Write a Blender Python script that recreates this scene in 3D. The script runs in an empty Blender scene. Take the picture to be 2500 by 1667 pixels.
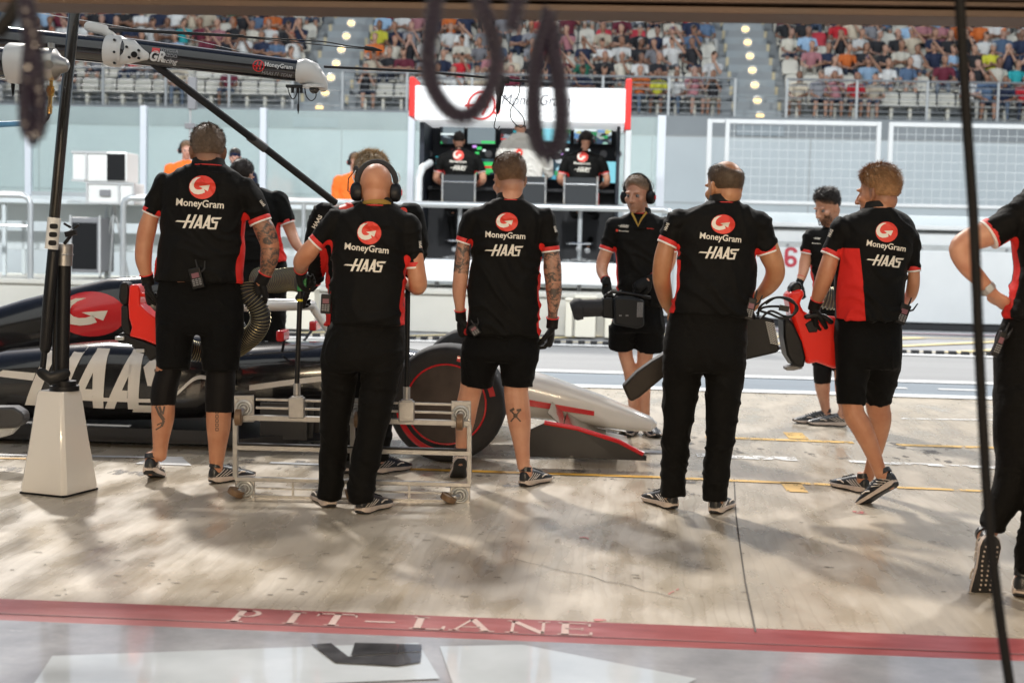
import bpy, bmesh, math, random
import numpy as np
from mathutils import Vector, Matrix, noise
from mathutils.bvhtree import BVHTree
random.seed(7); RNG = np.random.default_rng(7)
PI = math.pi; R = math.radians
SC = bpy.context.scene; COL = SC.collection

# ---------------------------------------------------------------- camera
CAMZ = 1.38; YAW = R(3.3); PITCH = math.atan(254.5/3472.0); ROLL = R(1.36)
fh = Vector((-math.sin(YAW), math.cos(YAW), 0)); rt = Vector((math.cos(YAW), math.sin(YAW), 0)); UP = Vector((0, 0, 1))
CAMP = Vector((0, 0, CAMZ))
fwd = (fh*math.cos(PITCH) - UP*math.sin(PITCH)).normalized()
up0 = rt.cross(fwd)
crt = rt*math.cos(ROLL) + up0*math.sin(ROLL)
cup = crt.cross(fwd)
camd = bpy.data.cameras.new('camera'); camd.lens = 50; camd.sensor_width = 36; camd.clip_start = 0.05; camd.clip_end = 600
cam = bpy.data.objects.new('camera', camd); COL.objects.link(cam)
M = Matrix((crt, cup, -fwd)).transposed().to_4x4(); M.translation = CAMP
cam.matrix_world = M
camd.dof.use_dof = True; camd.dof.focus_distance = 7.5; camd.dof.aperture_fstop = 2.7
SC.camera = cam
# ---------------------------------------------------------------- world and lamps (floodlit night)
w = bpy.data.worlds.new('World'); SC.world = w; w.use_nodes = True
nt = w.node_tree; nt.nodes.clear()
sky = nt.nodes.new('ShaderNodeTexSky'); sky.sky_type = 'NISHITA'; sky.sun_disc = False
bg = nt.nodes.new('ShaderNodeBackground'); wo = nt.nodes.new('ShaderNodeOutputWorld')
bg.inputs['Strength'].default_value = 0.05
nt.links.new(sky.outputs[0], bg.inputs[0]); nt.links.new(bg.outputs[0], wo.inputs[0])
SUN_EL = R(41); SUN_AZ = R(-27)           # seen from the floor: ahead, to the left
sky.sun_elevation = SUN_EL; sky.sun_rotation = SUN_AZ
sd = bpy.data.lights.new('sun', 'SUN'); sd.energy = 2.2; sd.angle = R(3.4); sd.color = (1, .95, .88)
so = bpy.data.objects.new('sun', sd); COL.objects.link(so)
sdir = Vector((math.sin(SUN_AZ)*math.cos(SUN_EL), math.cos(SUN_AZ)*math.cos(SUN_EL), math.sin(SUN_EL)))
so.rotation_euler = sdir.to_track_quat('Z', 'Y').to_euler()
def spot(loc, tgt, watts, color, size, cone, blend=.4):
    l = bpy.data.lights.new('floodlight', 'SPOT'); l.energy = watts; l.color = color; l.shadow_soft_size = size
    l.spot_size = R(cone); l.spot_blend = blend
    o = bpy.data.objects.new('floodlight', l); COL.objects.link(o); o.location = loc
    o.rotation_euler = (Vector(loc)-Vector(tgt)).to_track_quat('Z', 'Y').to_euler(); return o
def area(loc, tgt, watts, color, sx, sy):
    l = bpy.data.lights.new('garage_light', 'AREA'); l.shape = 'RECTANGLE'; l.size = sx; l.size_y = sy; l.energy = watts; l.color = color
    o = bpy.data.objects.new('garage_light', l); COL.objects.link(o); o.location = loc
    o.rotation_euler = (Vector(loc)-Vector(tgt)).to_track_quat('Z', 'Y').to_euler(); return o
spot((27, 44, 34), (1, 7, 0), 46000, (1, .97, .92), 1.6, 40)
spot((-2, 50, 36), (0, 10, 0), 20000, (1, .98, .95), 1.6, 40)
# floodlights on the pit building's facade, lighting the pit wall and the stand
for fx in (-14, 0, 14):
    spot((fx, 6.0, 13.5), (fx, 40, 5.5), 8300, (.95, .99, 1), .5, 132, .8)
area((0.2, -3.2, 3.0), (0, 8.5, 1.0), 430, (1, .77, .52), 6, .5)
SC.view_settings.view_transform = 'Standard'; SC.view_settings.look = 'None'
SC.view_settings.exposure = 0.38; SC.view_settings.gamma = 1
SC.cycles.use_denoising = True; SC.cycles.max_bounces = 7; SC.cycles.transparent_max_bounces = 12
SC.cycles.sample_clamp_indirect = 6

# ---------------------------------------------------------------- picture to place: a point on the ray through (x, y) at a horizontal distance
def W(x, y, dist, F=3472.0, cx=1250.0, cy=833.5):
    r = crt*((x-cx)/F) - cup*((y-cy)/F) + fwd
    return CAMP + r*(dist/r.dot(fh))
def WD(x, y, dist): return W(x*1.06293, y*1.06293, dist)
def GD(x, y, z=0.0):
    r = W(x*1.06293, y*1.06293, 1.0)-CAMP
    return CAMP + r*((z-CAMZ)/r.z)
def WY(x, y, Y):                       # D pixel on the vertical plane y = Y
    r = W(x*1.06293, y*1.06293, 1.0)-CAMP
    return CAMP + r*(Y/r.y)
# ---------------------------------------------------------------- materials
MATS = {}
def mat(name, col, rough=.5, metal=0.0, bump=0.0, bscale=40, var=0.0, vscale=3, emit=None, estr=1, coat=0, sheen=0, spec=.5, alpha=None):
    if name in MATS: return MATS[name]
    m = bpy.data.materials.new(name); m.use_nodes = True; n = m.node_tree; b = n.nodes['Principled BSDF']
    c = (*col, 1); b.inputs['Base Color'].default_value = c; b.inputs['Roughness'].default_value = rough; b.inputs['Metallic'].default_value = metal
    b.inputs['Specular IOR Level'].default_value = spec; b.inputs['Coat Weight'].default_value = coat; b.inputs['Sheen Weight'].default_value = sheen
    tc = n.nodes.new('ShaderNodeTexCoord')
    if var > 0:
        nz = n.nodes.new('ShaderNodeTexNoise'); nz.inputs['Scale'].default_value = vscale; nz.inputs['Detail'].default_value = 6; n.links.new(tc.outputs['Object'], nz.inputs['Vector'])
        mr = n.nodes.new('ShaderNodeMapRange'); mr.inputs['From Min'].default_value = .3; mr.inputs['From Max'].default_value = .7
        mr.inputs['To Min'].default_value = 1-var; mr.inputs['To Max'].default_value = 1+var; n.links.new(nz.outputs['Fac'], mr.inputs['Value'])
        vm = n.nodes.new('ShaderNodeVectorMath'); vm.operation = 'SCALE'; vm.inputs[0].default_value = col; n.links.new(mr.outputs[0], vm.inputs['Scale']); n.links.new(vm.outputs[0], b.inputs['Base Color'])
        mr2 = n.nodes.new('ShaderNodeMapRange'); mr2.inputs['To Min'].default_value = max(0, rough-.12); mr2.inputs['To Max'].default_value = min(1, rough+.12); n.links.new(nz.outputs['Fac'], mr2.inputs['Value']); n.links.new(mr2.outputs[0], b.inputs['Roughness'])
    if bump > 0:
        nb = n.nodes.new('ShaderNodeTexNoise'); nb.inputs['Scale'].default_value = bscale; nb.inputs['Detail'].default_value = 5; n.links.new(tc.outputs['Object'], nb.inputs['Vector'])
        bp = n.nodes.new('ShaderNodeBump'); bp.inputs['Strength'].default_value = bump; bp.inputs['Distance'].default_value = .01; n.links.new(nb.outputs['Fac'], bp.inputs['Height']); n.links.new(bp.outputs[0], b.inputs['Normal'])
    if emit: b.inputs['Emission Color'].default_value = (*emit, 1); b.inputs['Emission Strength'].default_value = estr
    MATS[name] = m; return m
def nodes(name):
    m = bpy.data.materials.new(name); m.use_nodes = True; MATS[name] = m
    n = m.node_tree; return m, n, n.nodes['Principled BSDF'], n.nodes.new('ShaderNodeTexCoord')
def L(n, a, b): n.links.new(a, b)
def ramp(n, fac, stops):
    r = n.nodes.new('ShaderNodeValToRGB'); e = r.color_ramp.elements
    while len(e) < len(stops): e.new(.5)
    for i, (p, c) in enumerate(stops): e[i].position = p; e[i].color = (*c, 1)
    L(n, fac, r.inputs[0]); return r.outputs[0]
def mth(n, op, a, b=None, c=None):
    q = n.nodes.new('ShaderNodeMath'); q.operation = op
    for i, v in enumerate((a, b, c)):
        if v is None: continue
        if isinstance(v, (int, float)): q.inputs[i].default_value = v
        else: L(n, v, q.inputs[i])
    return q.outputs[0]
def mixc(n, fac, a, b):
    q = n.nodes.new('ShaderNodeMix'); q.data_type = 'RGBA'
    if isinstance(fac, (int, float)): q.inputs[0].default_value = fac
    else: L(n, fac, q.inputs[0])
    for i, v in ((6, a), (7, b)):
        if isinstance(v, tuple): q.inputs[i].default_value = (*v, 1)
        else: L(n, v, q.inputs[i])
    return q.outputs[2]
def tex(n, kind, vec, scale, detail=4, **kw):
    t = n.nodes.new(kind); L(n, vec, t.inputs['Vector']); t.inputs['Scale'].default_value = scale
    if 'Detail' in t.inputs: t.inputs['Detail'].default_value = detail
    for k, v in kw.items():
        if k in t.inputs: t.inputs[k].default_value = v
        else: setattr(t, k, v)
    return t
def mapping(n, vec, scale=(1, 1, 1), rot=(0, 0, 0)):
    q = n.nodes.new('ShaderNodeMapping'); q.inputs['Scale'].default_value = scale; q.inputs['Rotation'].default_value = rot; L(n, vec, q.inputs[0]); return q.outputs[0]
def bumpn(n, h, b, strength=.3, dist=.01):
    q = n.nodes.new('ShaderNodeBump'); q.inputs['Strength'].default_value = strength; q.inputs['Distance'].default_value = dist
    L(n, h, q.inputs['Height']); L(n, q.outputs[0], b.inputs['Normal']); return q

# ---------------------------------------------------------------- geometry
class Geo:
    def __init__(s): s.v = []; s.f = []; s.m = []; s.n = 0
    def add(s, vs, fs, m=0):
        s.v.extend([tuple(p) for p in vs]); s.f.extend([tuple(i+s.n for i in f) for f in fs]); s.m.extend([m]*len(fs)); s.n += len(vs); return s
    def box(s, c, size, rot=None, m=0, taper=1.0):
        hx, hy, hz = [q/2 for q in size]; c = Vector(c)
        vs = [Vector((x*hx*(taper if z > 0 else 1), y*hy*(taper if z > 0 else 1), z*hz)) for z in (-1, 1) for y in (-1, 1) for x in (-1, 1)]
        if rot is not None:
            rm = rot if isinstance(rot, Matrix) else Matrix.Rotation(rot, 3, 'Z')
            vs = [rm @ v for v in vs]
        return s.add([v+c for v in vs], [(0, 2, 3, 1), (4, 5, 7, 6), (0, 1, 5, 4), (2, 6, 7, 3), (0, 4, 6, 2), (1, 3, 7, 5)], m)
    def b2(s, p0, p1, m=0):                # axis box from corner to corner
        a = Vector(p0); b = Vector(p1); return s.box((a+b)/2, [abs(q) for q in (b-a)], m=m)
    def loft(s, rings, caps=True, m=0, closed=True):
        N = len(rings[0]); vs = [p for r in rings for p in r]; fs = []
        for i in range(len(rings)-1):
            for j in range(N if closed else N-1):
                k = (j+1) % N; fs.append((i*N+j, i*N+k, (i+1)*N+k, (i+1)*N+j))
        if caps and closed: fs.append(tuple(range(N-1, -1, -1))); fs.append(tuple((len(rings)-1)*N+j for j in range(N)))
        return s.add(vs, fs, m)
    def tube(s, pts, rad, n=12, m=0, caps=True, flat=1.0, upv=None, round_=False):
        pts = [Vector(p) for p in pts]
        if isinstance(rad, (int, float)): rad = [rad]*len(pts)
        rings = []; prev = None
        if round_ and len(pts) > 1:
            d0 = (pts[0]-pts[1]).normalized(); d1 = (pts[-1]-pts[-2]).normalized(); r0, r1 = rad[0], rad[-1]
            pts = [pts[0]+d0*r0*.95, pts[0]+d0*r0*.7]+pts+[pts[-1]+d1*r1*.7, pts[-1]+d1*r1*.95]; rad = [r0*.3, r0*.72]+list(rad)+[r1*.72, r1*.3]
        for i, p in enumerate(pts):
            t = (pts[min(i+1, len(pts)-1)]-pts[max(i-1, 0)]).normalized()
            if prev is None:
                u = Vector(upv) if upv is not None else (Vector((0, 0, 1)) if abs(t.z) < .9 else Vector((1, 0, 0)))
            else: u = prev
            u = (u-t*u.dot(t)).normalized(); prev = u; q = t.cross(u)
            rings.append([p+(u*math.cos(a)*flat+q*math.sin(a))*rad[i] for a in [2*PI*k/n for k in range(n)]])
        return s.loft(rings, caps, m)
    def ell(s, c, r, rot=None, n=16, m=0):
        vs = []; fs = []; c = Vector(c); h = n//2
        for i in range(1, h):
            th = PI*i/h
            for j in range(n):
                a = 2*PI*j/n; p = Vector((r[0]*math.sin(th)*math.cos(a), r[1]*math.sin(th)*math.sin(a), r[2]*math.cos(th)))
                if rot is not None: p = rot @ p
                vs.append(c+p)
        t = Vector((0, 0, r[2])); b = Vector((0, 0, -r[2]))
        if rot is not None: t = rot @ t; b = rot @ b
        vs += [c+t, c+b]; T = len(vs)-2; B = T+1
        for i in range(h-2):
            for j in range(n): k = (j+1) % n; fs.append((i*n+j, (i+1)*n+j, (i+1)*n+k, i*n+k))
        for j in range(n): k = (j+1) % n; fs.append((T, j, k)); fs.append((B, (h-2)*n+k, (h-2)*n+j))
        return s.add(vs, fs, m)
    def cyl(s, a, b, r, r2=None, n=20, m=0, caps=True): return s.tube([a, b], [r, r if r2 is None else r2], n, m, caps)
    def torus(s, c, axis, Rr, r, n=24, k=8, m=0, a0=0, a1=2*PI):
        ax = Vector(axis).normalized(); u = ax.orthogonal().normalized(); q = ax.cross(u); c = Vector(c)
        full = abs(a1-a0-2*PI) < 1e-6; cnt = n if full else n+1; rings = []
        for i in range(cnt):
            a = a0+(a1-a0)*i/n; d = u*math.cos(a)+q*math.sin(a)
            rings.append([c+d*(Rr+r*math.cos(b))+ax*r*math.sin(b) for b in [2*PI*j/k for j in range(k)]])
        if full:
            vs = [p for g in rings for p in g]; fs = []
            for i in range(cnt):
                for j in range(k): fs.append((i*k+j, ((i+1) % cnt)*k+j, ((i+1) % cnt)*k+(j+1) % k, i*k+(j+1) % k))
            return s.add(vs, fs, m)
        return s.loft(rings, True, m)
    def poly(s, pts, m=0): return s.add(pts, [tuple(range(len(pts)))], m)
    def mesh(s, name='m'):
        me = bpy.data.meshes.new(name); me.from_pydata(s.v, [], s.f); return me
def finish(me, name, mats, parent=None, loc=None, smooth=True, angle=40, midx=None, bevel=0):
    if not isinstance(mats, (list, tuple)): mats = [mats]
    for q in mats: me.materials.append(q)
    o = bpy.data.objects.new(name, me); COL.objects.link(o); me.name = name
    if midx is not None and len(mats) > 1: me.polygons.foreach_set('material_index', midx)
    if smooth:
        me.polygons.foreach_set('use_smooth', [True]*len(me.polygons))
        if angle: 
            try: me.set_sharp_from_angle(angle=R(angle))
            except Exception: pass
    if bevel:
        bv = o.modifiers.new('bevel', 'BEVEL'); bv.width = bevel; bv.segments = 2; bv.limit_method = 'ANGLE'; bv.angle_limit = R(40)
    if parent is not None:
        o.parent = parent
    if loc is not None: o.location = loc
    return o
def build(g, name, mats, parent=None, smooth=True, angle=40, bevel=0, origin=None):
    """g is in world coordinates; the object is stored relative to its parent / origin"""
    off = Vector((0, 0, 0))
    if parent is not None:
        q = parent
        while q is not None: off += q.location; q = q.parent
    elif origin is not None: off = Vector(origin)
    else:
        a = np.array(g.v); off = Vector(((a[:, 0].min()+a[:, 0].max())/2, (a[:, 1].min()+a[:, 1].max())/2, a[:, 2].min()))
    g.v = [(p[0]-off.x, p[1]-off.y, p[2]-off.z) for p in g.v]
    me = g.mesh(name); bm = bmesh.new(); bm.from_mesh(me); bmesh.ops.recalc_face_normals(bm, faces=bm.faces[:]); bm.to_mesh(me); bm.free()
    return finish(me, name, mats, parent, None if parent is not None else off, smooth, angle, g.m, bevel)
def tag(o, label=None, cat=None, group=None, kind=None):
    if label: o['label'] = label
    if cat: o['category'] = cat
    if group: o['group'] = group
    if kind: o['kind'] = kind
    return o
def empty(name, loc, label, cat, group=None):
    o = bpy.data.objects.new(name, None); COL.objects.link(o); o.location = loc; o.empty_display_size = .1
    return tag(o, label, cat, group)
def remesh(g, voxel, smooth=2, name='b'):
    me = g.mesh(name); o = bpy.data.objects.new('tmp', me); COL.objects.link(o)
    md = o.modifiers.new('r', 'REMESH'); md.mode = 'VOXEL'; md.voxel_size = voxel; md.use_smooth_shade = True
    if smooth: sm = o.modifiers.new('s', 'SMOOTH'); sm.iterations = smooth; sm.factor = .5
    dg = bpy.context.evaluated_depsgraph_get(); dg.update()
    out = bpy.data.meshes.new_from_object(o.evaluated_get(dg)); bpy.data.objects.remove(o); bpy.data.meshes.remove(me); out.materials.clear()
    return out
def vco(me):
    a = np.empty(len(me.vertices)*3); me.vertices.foreach_get('co', a); return a.reshape(-1, 3)
def vset(me, a): me.vertices.foreach_set('co', a.reshape(-1)); me.update()
def vno(me):
    a = np.empty(len(me.vertices)*3); me.vertices.foreach_get('normal', a); return a.reshape(-1, 3)
def fattr(me, name, vals):
    at = me.attributes.new(name, 'FLOAT', 'POINT'); at.data.foreach_set('value', np.asarray(vals, dtype=np.float32))
# ---------------------------------------------------------------- lettering as flat 2D shapes: (verts2d, faces)
TXT = {}
def text2d(s, bold=0.0, shear=0.0, spacing=1.0):
    key = (s, bold, shear, spacing)
    if key in TXT: return TXT[key]
    c = bpy.data.curves.new('t', 'FONT'); c.body = s; c.size = 1; c.offset = bold; c.shear = shear; c.space_character = spacing; c.resolution_u = 3
    o = bpy.data.objects.new('t', c); COL.objects.link(o); dg = bpy.context.evaluated_depsgraph_get(); dg.update()
    me = bpy.data.meshes.new_from_object(o.evaluated_get(dg)); v = vco(me)[:, :2]; f = [tuple(p.vertices) for p in me.polygons]
    bpy.data.objects.remove(o); bpy.data.curves.remove(c); bpy.data.meshes.remove(me)
    mn, mx = v.min(0), v.max(0); v = (v-(mn+mx)/2)/(mx[0]-mn[0])     # unit width, centred
    TXT[key] = (v, f); return TXT[key]
def polys2d(polys):
    """list of polygons -> (verts, faces)"""
    v = []; f = []
    for p in polys: f.append(tuple(range(len(v), len(v)+len(p)))); v += list(p)
    return np.array(v, float), f
def stroke(a, b, w):
    a = np.array(a, float); b = np.array(b, float); d = (b-a)/np.linalg.norm(b-a); n = np.array((-d[1], d[0]))*w/2
    return [a-n, b-n, b+n, a+n]
def haas2d():
    def par(x0, y0, x1, y1, wd): return [(x0, y0), (x0+wd, y0), (x1+wd, y1), (x1, y1)]
    P = [[(0, 37), (62, 33), (66, 43), (14, 45)], par(48, 0, 84, 80, 17), [(80, 33), (102, 33), (107, 44), (85, 44)], par(88, 0, 124, 80, 17),
         par(116, 0, 158, 78, 14), [(156, 78), (176, 78), (170, 0), (154, 0)], par(172, 0, 212, 78, 14), [(210, 78), (228, 78), (222, 0), (206, 0)], [(134, 14), (154, 14), (155, 25), (140, 25)], [(190, 14), (206, 14), (207, 25), (196, 25)],
         [(240, 66), (300, 66), (290, 54), (240, 54)], [(240, 66), (240, 54), (246, 54), (250, 34), (236, 34), (230, 56)], [(237, 42), (275, 42), (272, 30), (236, 32)], [(262, 42), (277, 42), (264, -4), (250, -4)], [(216, 6), (262, 6), (262, -4), (212, -4)]]
    v, f = polys2d(P); v = (v-[150, 37])/300; return v, f
HAAS = haas2d()
G_OUT = [(-.12, .86), (-.45, .82), (-.75, .62), (-.93, .27), (-.97, -.05), (-.85, -.35), (-.6, -.56), (-.3, -.62), (0, -.55), (.22, -.42)]
G_IN = [(-.12, .86), (-.4, .66), (-.58, .42), (-.64, .18), (-.62, .0), (-.52, -.14), (-.35, -.22), (-.15, -.2), (0, -.12), (.1, -.05)]
def garrow():
    v = []; f = []
    for i in range(9):
        f.append((len(v), len(v)+1, len(v)+2, len(v)+3)); v += [G_OUT[i], G_OUT[i+1], G_IN[i+1], G_IN[i]]
    f.append((len(v), len(v)+1, len(v)+2)); v += [(.42, -.32), (.56, .22), (-.26, .08)]
    return np.array(v), f
GARROW = garrow()
def disc2d(n=28, k=5):
    v = [(0, 0)]; f = []
    for i in range(1, k+1):
        for j in range(n): v.append((i/k*math.cos(2*PI*j/n), i/k*math.sin(2*PI*j/n)))
    for j in range(n): f.append((0, 1+j, 1+(j+1) % n))
    for i in range(k-1):
        for j in range(n): a = 1+i*n; f.append((a+j, a+n+j, a+n+(j+1) % n, a+(j+1) % n))
    return np.array(v), f
DISC = disc2d()
def subdiv2d(sh, mx):
    """split long faces so that a print follows the cloth"""
    bm = bmesh.new(); vs = [bm.verts.new((p[0], p[1], 0)) for p in sh[0]]
    for f in sh[1]:
        try: bm.faces.new([vs[i] for i in f])
        except ValueError: pass
    bmesh.ops.triangulate(bm, faces=bm.faces[:])
    for _ in range(4):
        e = [q for q in bm.edges if q.calc_length() > mx]
        if not e: break
        bmesh.ops.subdivide_edges(bm, edges=e, cuts=1); bmesh.ops.triangulate(bm, faces=bm.faces[:])
    bm.verts.index_update(); v = np.array([q.co[:2] for q in bm.verts]); f = [tuple(q.index for q in p.verts) for p in bm.faces]; bm.free(); return v, f
def flat(g, sh, c, ux, uy, w, h=None, m=0, lift=0.0):
    """lay a 2D shape flat: centre c, unit vectors ux, uy, width w"""
    c = Vector(c); ux = Vector(ux).normalized(); uy = Vector(uy).normalized(); n = ux.cross(uy)
    hh = w if h is None else h
    g.add([c+ux*(p[0]*w)+uy*(p[1]*hh)+n*lift for p in sh[0]], sh[1], m)
# ================================================================ setting materials
def concrete_floor():
    m, n, b, tc = nodes('pit apron concrete'); o = tc.outputs['Object']
    wv = tex(n, 'ShaderNodeTexWave', mapping(n, o, (1, .22, 1), (0, 0, R(8))), 6, 4, wave_type='BANDS', bands_direction='X', Distortion=13, **{'Detail Scale': .45})
    nz = tex(n, 'ShaderNodeTexNoise', o, .55, 6); n2 = tex(n, 'ShaderNodeTexNoise', mapping(n, o, (1, .35, 1)), 5, 8); n3 = tex(n, 'ShaderNodeTexNoise', o, 60, 4)
    c = ramp(n, nz.outputs['Fac'], [(.3, (.44, .37, .275)), (.55, (.50, .435, .345)), (.75, (.54, .485, .40))])
    ln = ramp(n, wv.outputs['Fac'], [(.0, (.86, .84, .82)), (.10, (1, 1, 1)), (1, (1, 1, 1))])
    q = n.nodes.new('ShaderNodeMix'); q.data_type = 'RGBA'; q.blend_type = 'MULTIPLY'; L(n, ramp(n, tex(n, 'ShaderNodeTexNoise', o, 1.1, 3).outputs['Fac'], [(.38, (0, 0, 0)), (.62, (1, 1, 1))]), q.inputs[0]); L(n, c, q.inputs[6]); L(n, ln, q.inputs[7])
    sp = ramp(n, n2.outputs['Fac'], [(.3, (.93, .92, .9)), (.6, (1.02, 1.02, 1.02))])
    q2 = n.nodes.new('ShaderNodeMix'); q2.data_type = 'RGBA'; q2.blend_type = 'MULTIPLY'; q2.inputs[0].default_value = 1; L(n, q.outputs[2], q2.inputs[6]); L(n, sp, q2.inputs[7])
    L(n, q2.outputs[2], b.inputs['Base Color'])
    rr = n.nodes.new('ShaderNodeMapRange'); rr.inputs['From Min'].default_value = .35; rr.inputs['From Max'].default_value = .65; rr.inputs['To Min'].default_value = .16; rr.inputs['To Max'].default_value = .46
    L(n, n2.outputs['Fac'], rr.inputs['Value']); L(n, rr.outputs[0], b.inputs['Roughness']); b.inputs['Specular IOR Level'].default_value = .75
    h = mth(n, 'ADD', mth(n, 'MULTIPLY', wv.outputs['Fac'], .3), mth(n, 'MULTIPLY', n3.outputs['Fac'], .5)); bumpn(n, h, b, .35, .004); return m
M_APRON = concrete_floor()
def asphalt(name, col, var=.18):
    m, n, b, tc = nodes(name); o = tc.outputs['Object']
    a = tex(n, 'ShaderNodeTexNoise', o, 90, 3); c = tex(n, 'ShaderNodeTexNoise', mapping(n, o, (.3, 2, 1)), 1.2, 6)
    v = mth(n, 'ADD', mth(n, 'MULTIPLY', a.outputs['Fac'], var*2), mth(n, 'MULTIPLY', c.outputs['Fac'], var*2)); v = mth(n, 'ADD', v, 1-var*2)
    vm = n.nodes.new('ShaderNodeVectorMath'); vm.operation = 'SCALE'; vm.inputs[0].default_value = col; L(n, v, vm.inputs['Scale']); L(n, vm.outputs[0], b.inputs['Base Color'])
    b.inputs['Roughness'].default_value = .7; bumpn(n, a.outputs['Fac'], b, .5, .004); return m
M_TRACK = asphalt('fast lane asphalt', (.25, .25, .25)); M_BAND = asphalt('blue grey band', (.17, .20, .23)); M_STRIP = asphalt('far strip', (.28, .28, .29))
M_WLINE = mat('white road paint', (.70, .70, .69), .5, var=.08, vscale=6); M_YLINE = mat('yellow road paint', (.72, .38, .035), .5, var=.22, vscale=8)
M_YPALE = mat('worn yellow paint', (.74, .60, .30), .6, var=.15, vscale=5); M_PINK = mat('pink kerb paint', (.62, .38, .42), .5)
def wornpaint(name, col, thr, sc):
    m, n, b, tc = nodes(name); nz = tex(n, 'ShaderNodeTexNoise', mapping(n, tc.outputs['Object'], (1, .5, 1)), sc, 9, Roughness=.7)
    b.inputs['Base Color'].default_value = (*col, 1); b.inputs['Roughness'].default_value = .5
    a = ramp(n, nz.outputs['Fac'], [(thr-.04, (0, 0, 0)), (thr+.04, (1, 1, 1))]); L(n, a, b.inputs['Alpha']); return m
M_WORN_Y = wornpaint('scuffed yellow paint', (.76, .47, .12), .42, 16); M_WORN_W = wornpaint('scuffed white paint', (.78, .77, .74), .47, 9)
M_RUBBER = wornpaint('tyre rubber marks', (.10, .085, .07), .60, 5); M_SCUFF = wornpaint('red scuff', (.55, .16, .15), .52, 30)
def gar_floor():
    m, n, b, tc = nodes('polished garage floor'); o = tc.outputs['Object']
    nz = tex(n, 'ShaderNodeTexNoise', o, 3, 9, Roughness=.65); ns = tex(n, 'ShaderNodeTexNoise', mapping(n, o, (1, 6, 1)), 8, 6)
    c = ramp(n, nz.outputs['Fac'], [(.3, (.28, .285, .31)), (.52, (.38, .385, .41)), (.7, (.48, .49, .52))])
    L(n, c, b.inputs['Base Color']); r = mth(n, 'MULTIPLY_ADD', ns.outputs['Fac'], .35, .02); L(n, r, b.inputs['Roughness']); b.inputs['Coat Weight'].default_value = .5; b.inputs['Coat Roughness'].default_value = .08
    bumpn(n, nz.outputs['Fac'], b, .12, .006); return m
M_GFLOOR = gar_floor()
def redstrip():
    m, n, b, tc = nodes('red floor strip'); o = tc.outputs['Object']
    nz = tex(n, 'ShaderNodeTexNoise', mapping(n, o, (1, 4, 1)), 2.5, 9, Roughness=.7)
    L(n, ramp(n, nz.outputs['Fac'], [(.3, (.22, .025, .025)), (.5, (.30, .05, .048)), (.72, (.40, .12, .12))]), b.inputs['Base Color']); b.inputs['Roughness'].default_value = .32; bumpn(n, nz.outputs['Fac'], b, .1); return m
M_RED_FLOOR = redstrip()
M_WHITE = mat('white painted steel', (.62, .635, .64), .4, var=.04, vscale=2); M_WALL = mat('pale painted concrete', (.58, .62, .63), .75, var=.07, vscale=.7, bump=.1, bscale=8)
M_STANDW = mat('grandstand wall panels', (.64, .69, .70), .8, var=.06, vscale=.5); M_STAND = mat('grandstand concrete', (.33, .35, .36), .85, var=.08, vscale=1)
M_STEEL = mat('brushed steel rail', (.55, .57, .58), .35, .6); M_STEELD = mat('dull stand rail', (.30, .31, .32), .5, .5); M_GALV = mat('galvanised grey', (.42, .43, .43), .5, .4, var=.1, vscale=6)
M_BLACK = mat('satin black', (.008, .008, .009), .42, spec=.28); M_BLACKM = mat('matt black', (.018, .018, .02), .75, bump=.15, bscale=200); M_RED = mat('signal red', (.62, .018, .015), .32, coat=.3)
M_REDSIGN = mat('red gantry paint', (.72, .03, .025), .4); M_NAVY = mat('dark navy cladding', (.012, .016, .026), .5); M_GREY = mat('mid grey plastic', (.20, .20, .21), .5)
M_ALU = mat('bare aluminium', (.38, .37, .36), .34, .7, var=.08, vscale=25, bump=.05, bscale=90); M_CARBON = None
M_YSTEP = mat('stair edge yellow', (.62, .53, .34), .7); M_SEAT = mat('cream plastic seat', (.66, .63, .54), .45); M_SEATR = mat('red seat cover', (.55, .03, .05), .6)
def glassm():
    m = bpy.data.materials.new('tinted screen glass'); m.use_nodes = True; n = m.node_tree; n.nodes.clear(); MATS['glass'] = m
    out = n.nodes.new('ShaderNodeOutputMaterial'); tr = n.nodes.new('ShaderNodeBsdfTransparent'); tr.inputs[0].default_value = (.93, .975, .965, 1)
    df = n.nodes.new('ShaderNodeBsdfDiffuse'); df.inputs[0].default_value = (.70, .80, .78, 1); gl = n.nodes.new('ShaderNodeBsdfGlossy'); gl.inputs['Roughness'].default_value = .08
    tc = n.nodes.new('ShaderNodeTexCoord'); nz = tex(n, 'ShaderNodeTexNoise', tc.outputs['Object'], 1.3, 6)
    a = n.nodes.new('ShaderNodeMixShader'); L(n, mth(n, 'MULTIPLY_ADD', nz.outputs['Fac'], .2, .06), a.inputs[0]); L(n, tr.outputs[0], a.inputs[1]); L(n, df.outputs[0], a.inputs[2])
    c = n.nodes.new('ShaderNodeMixShader'); c.inputs[0].default_value = .05; L(n, a.outputs[0], c.inputs[1]); L(n, gl.outputs[0], c.inputs[2]); L(n, c.outputs[0], out.inputs[0]); return m
M_GLASS = glassm()
M_LAMP = mat('warm lamp glow', (1, .85, .5), .5, emit=(1, .62, .20), estr=1.5)
M_WOOD = mat('brown header cladding', (.085, .052, .036), .6, var=.2, vscale=4)

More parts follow.
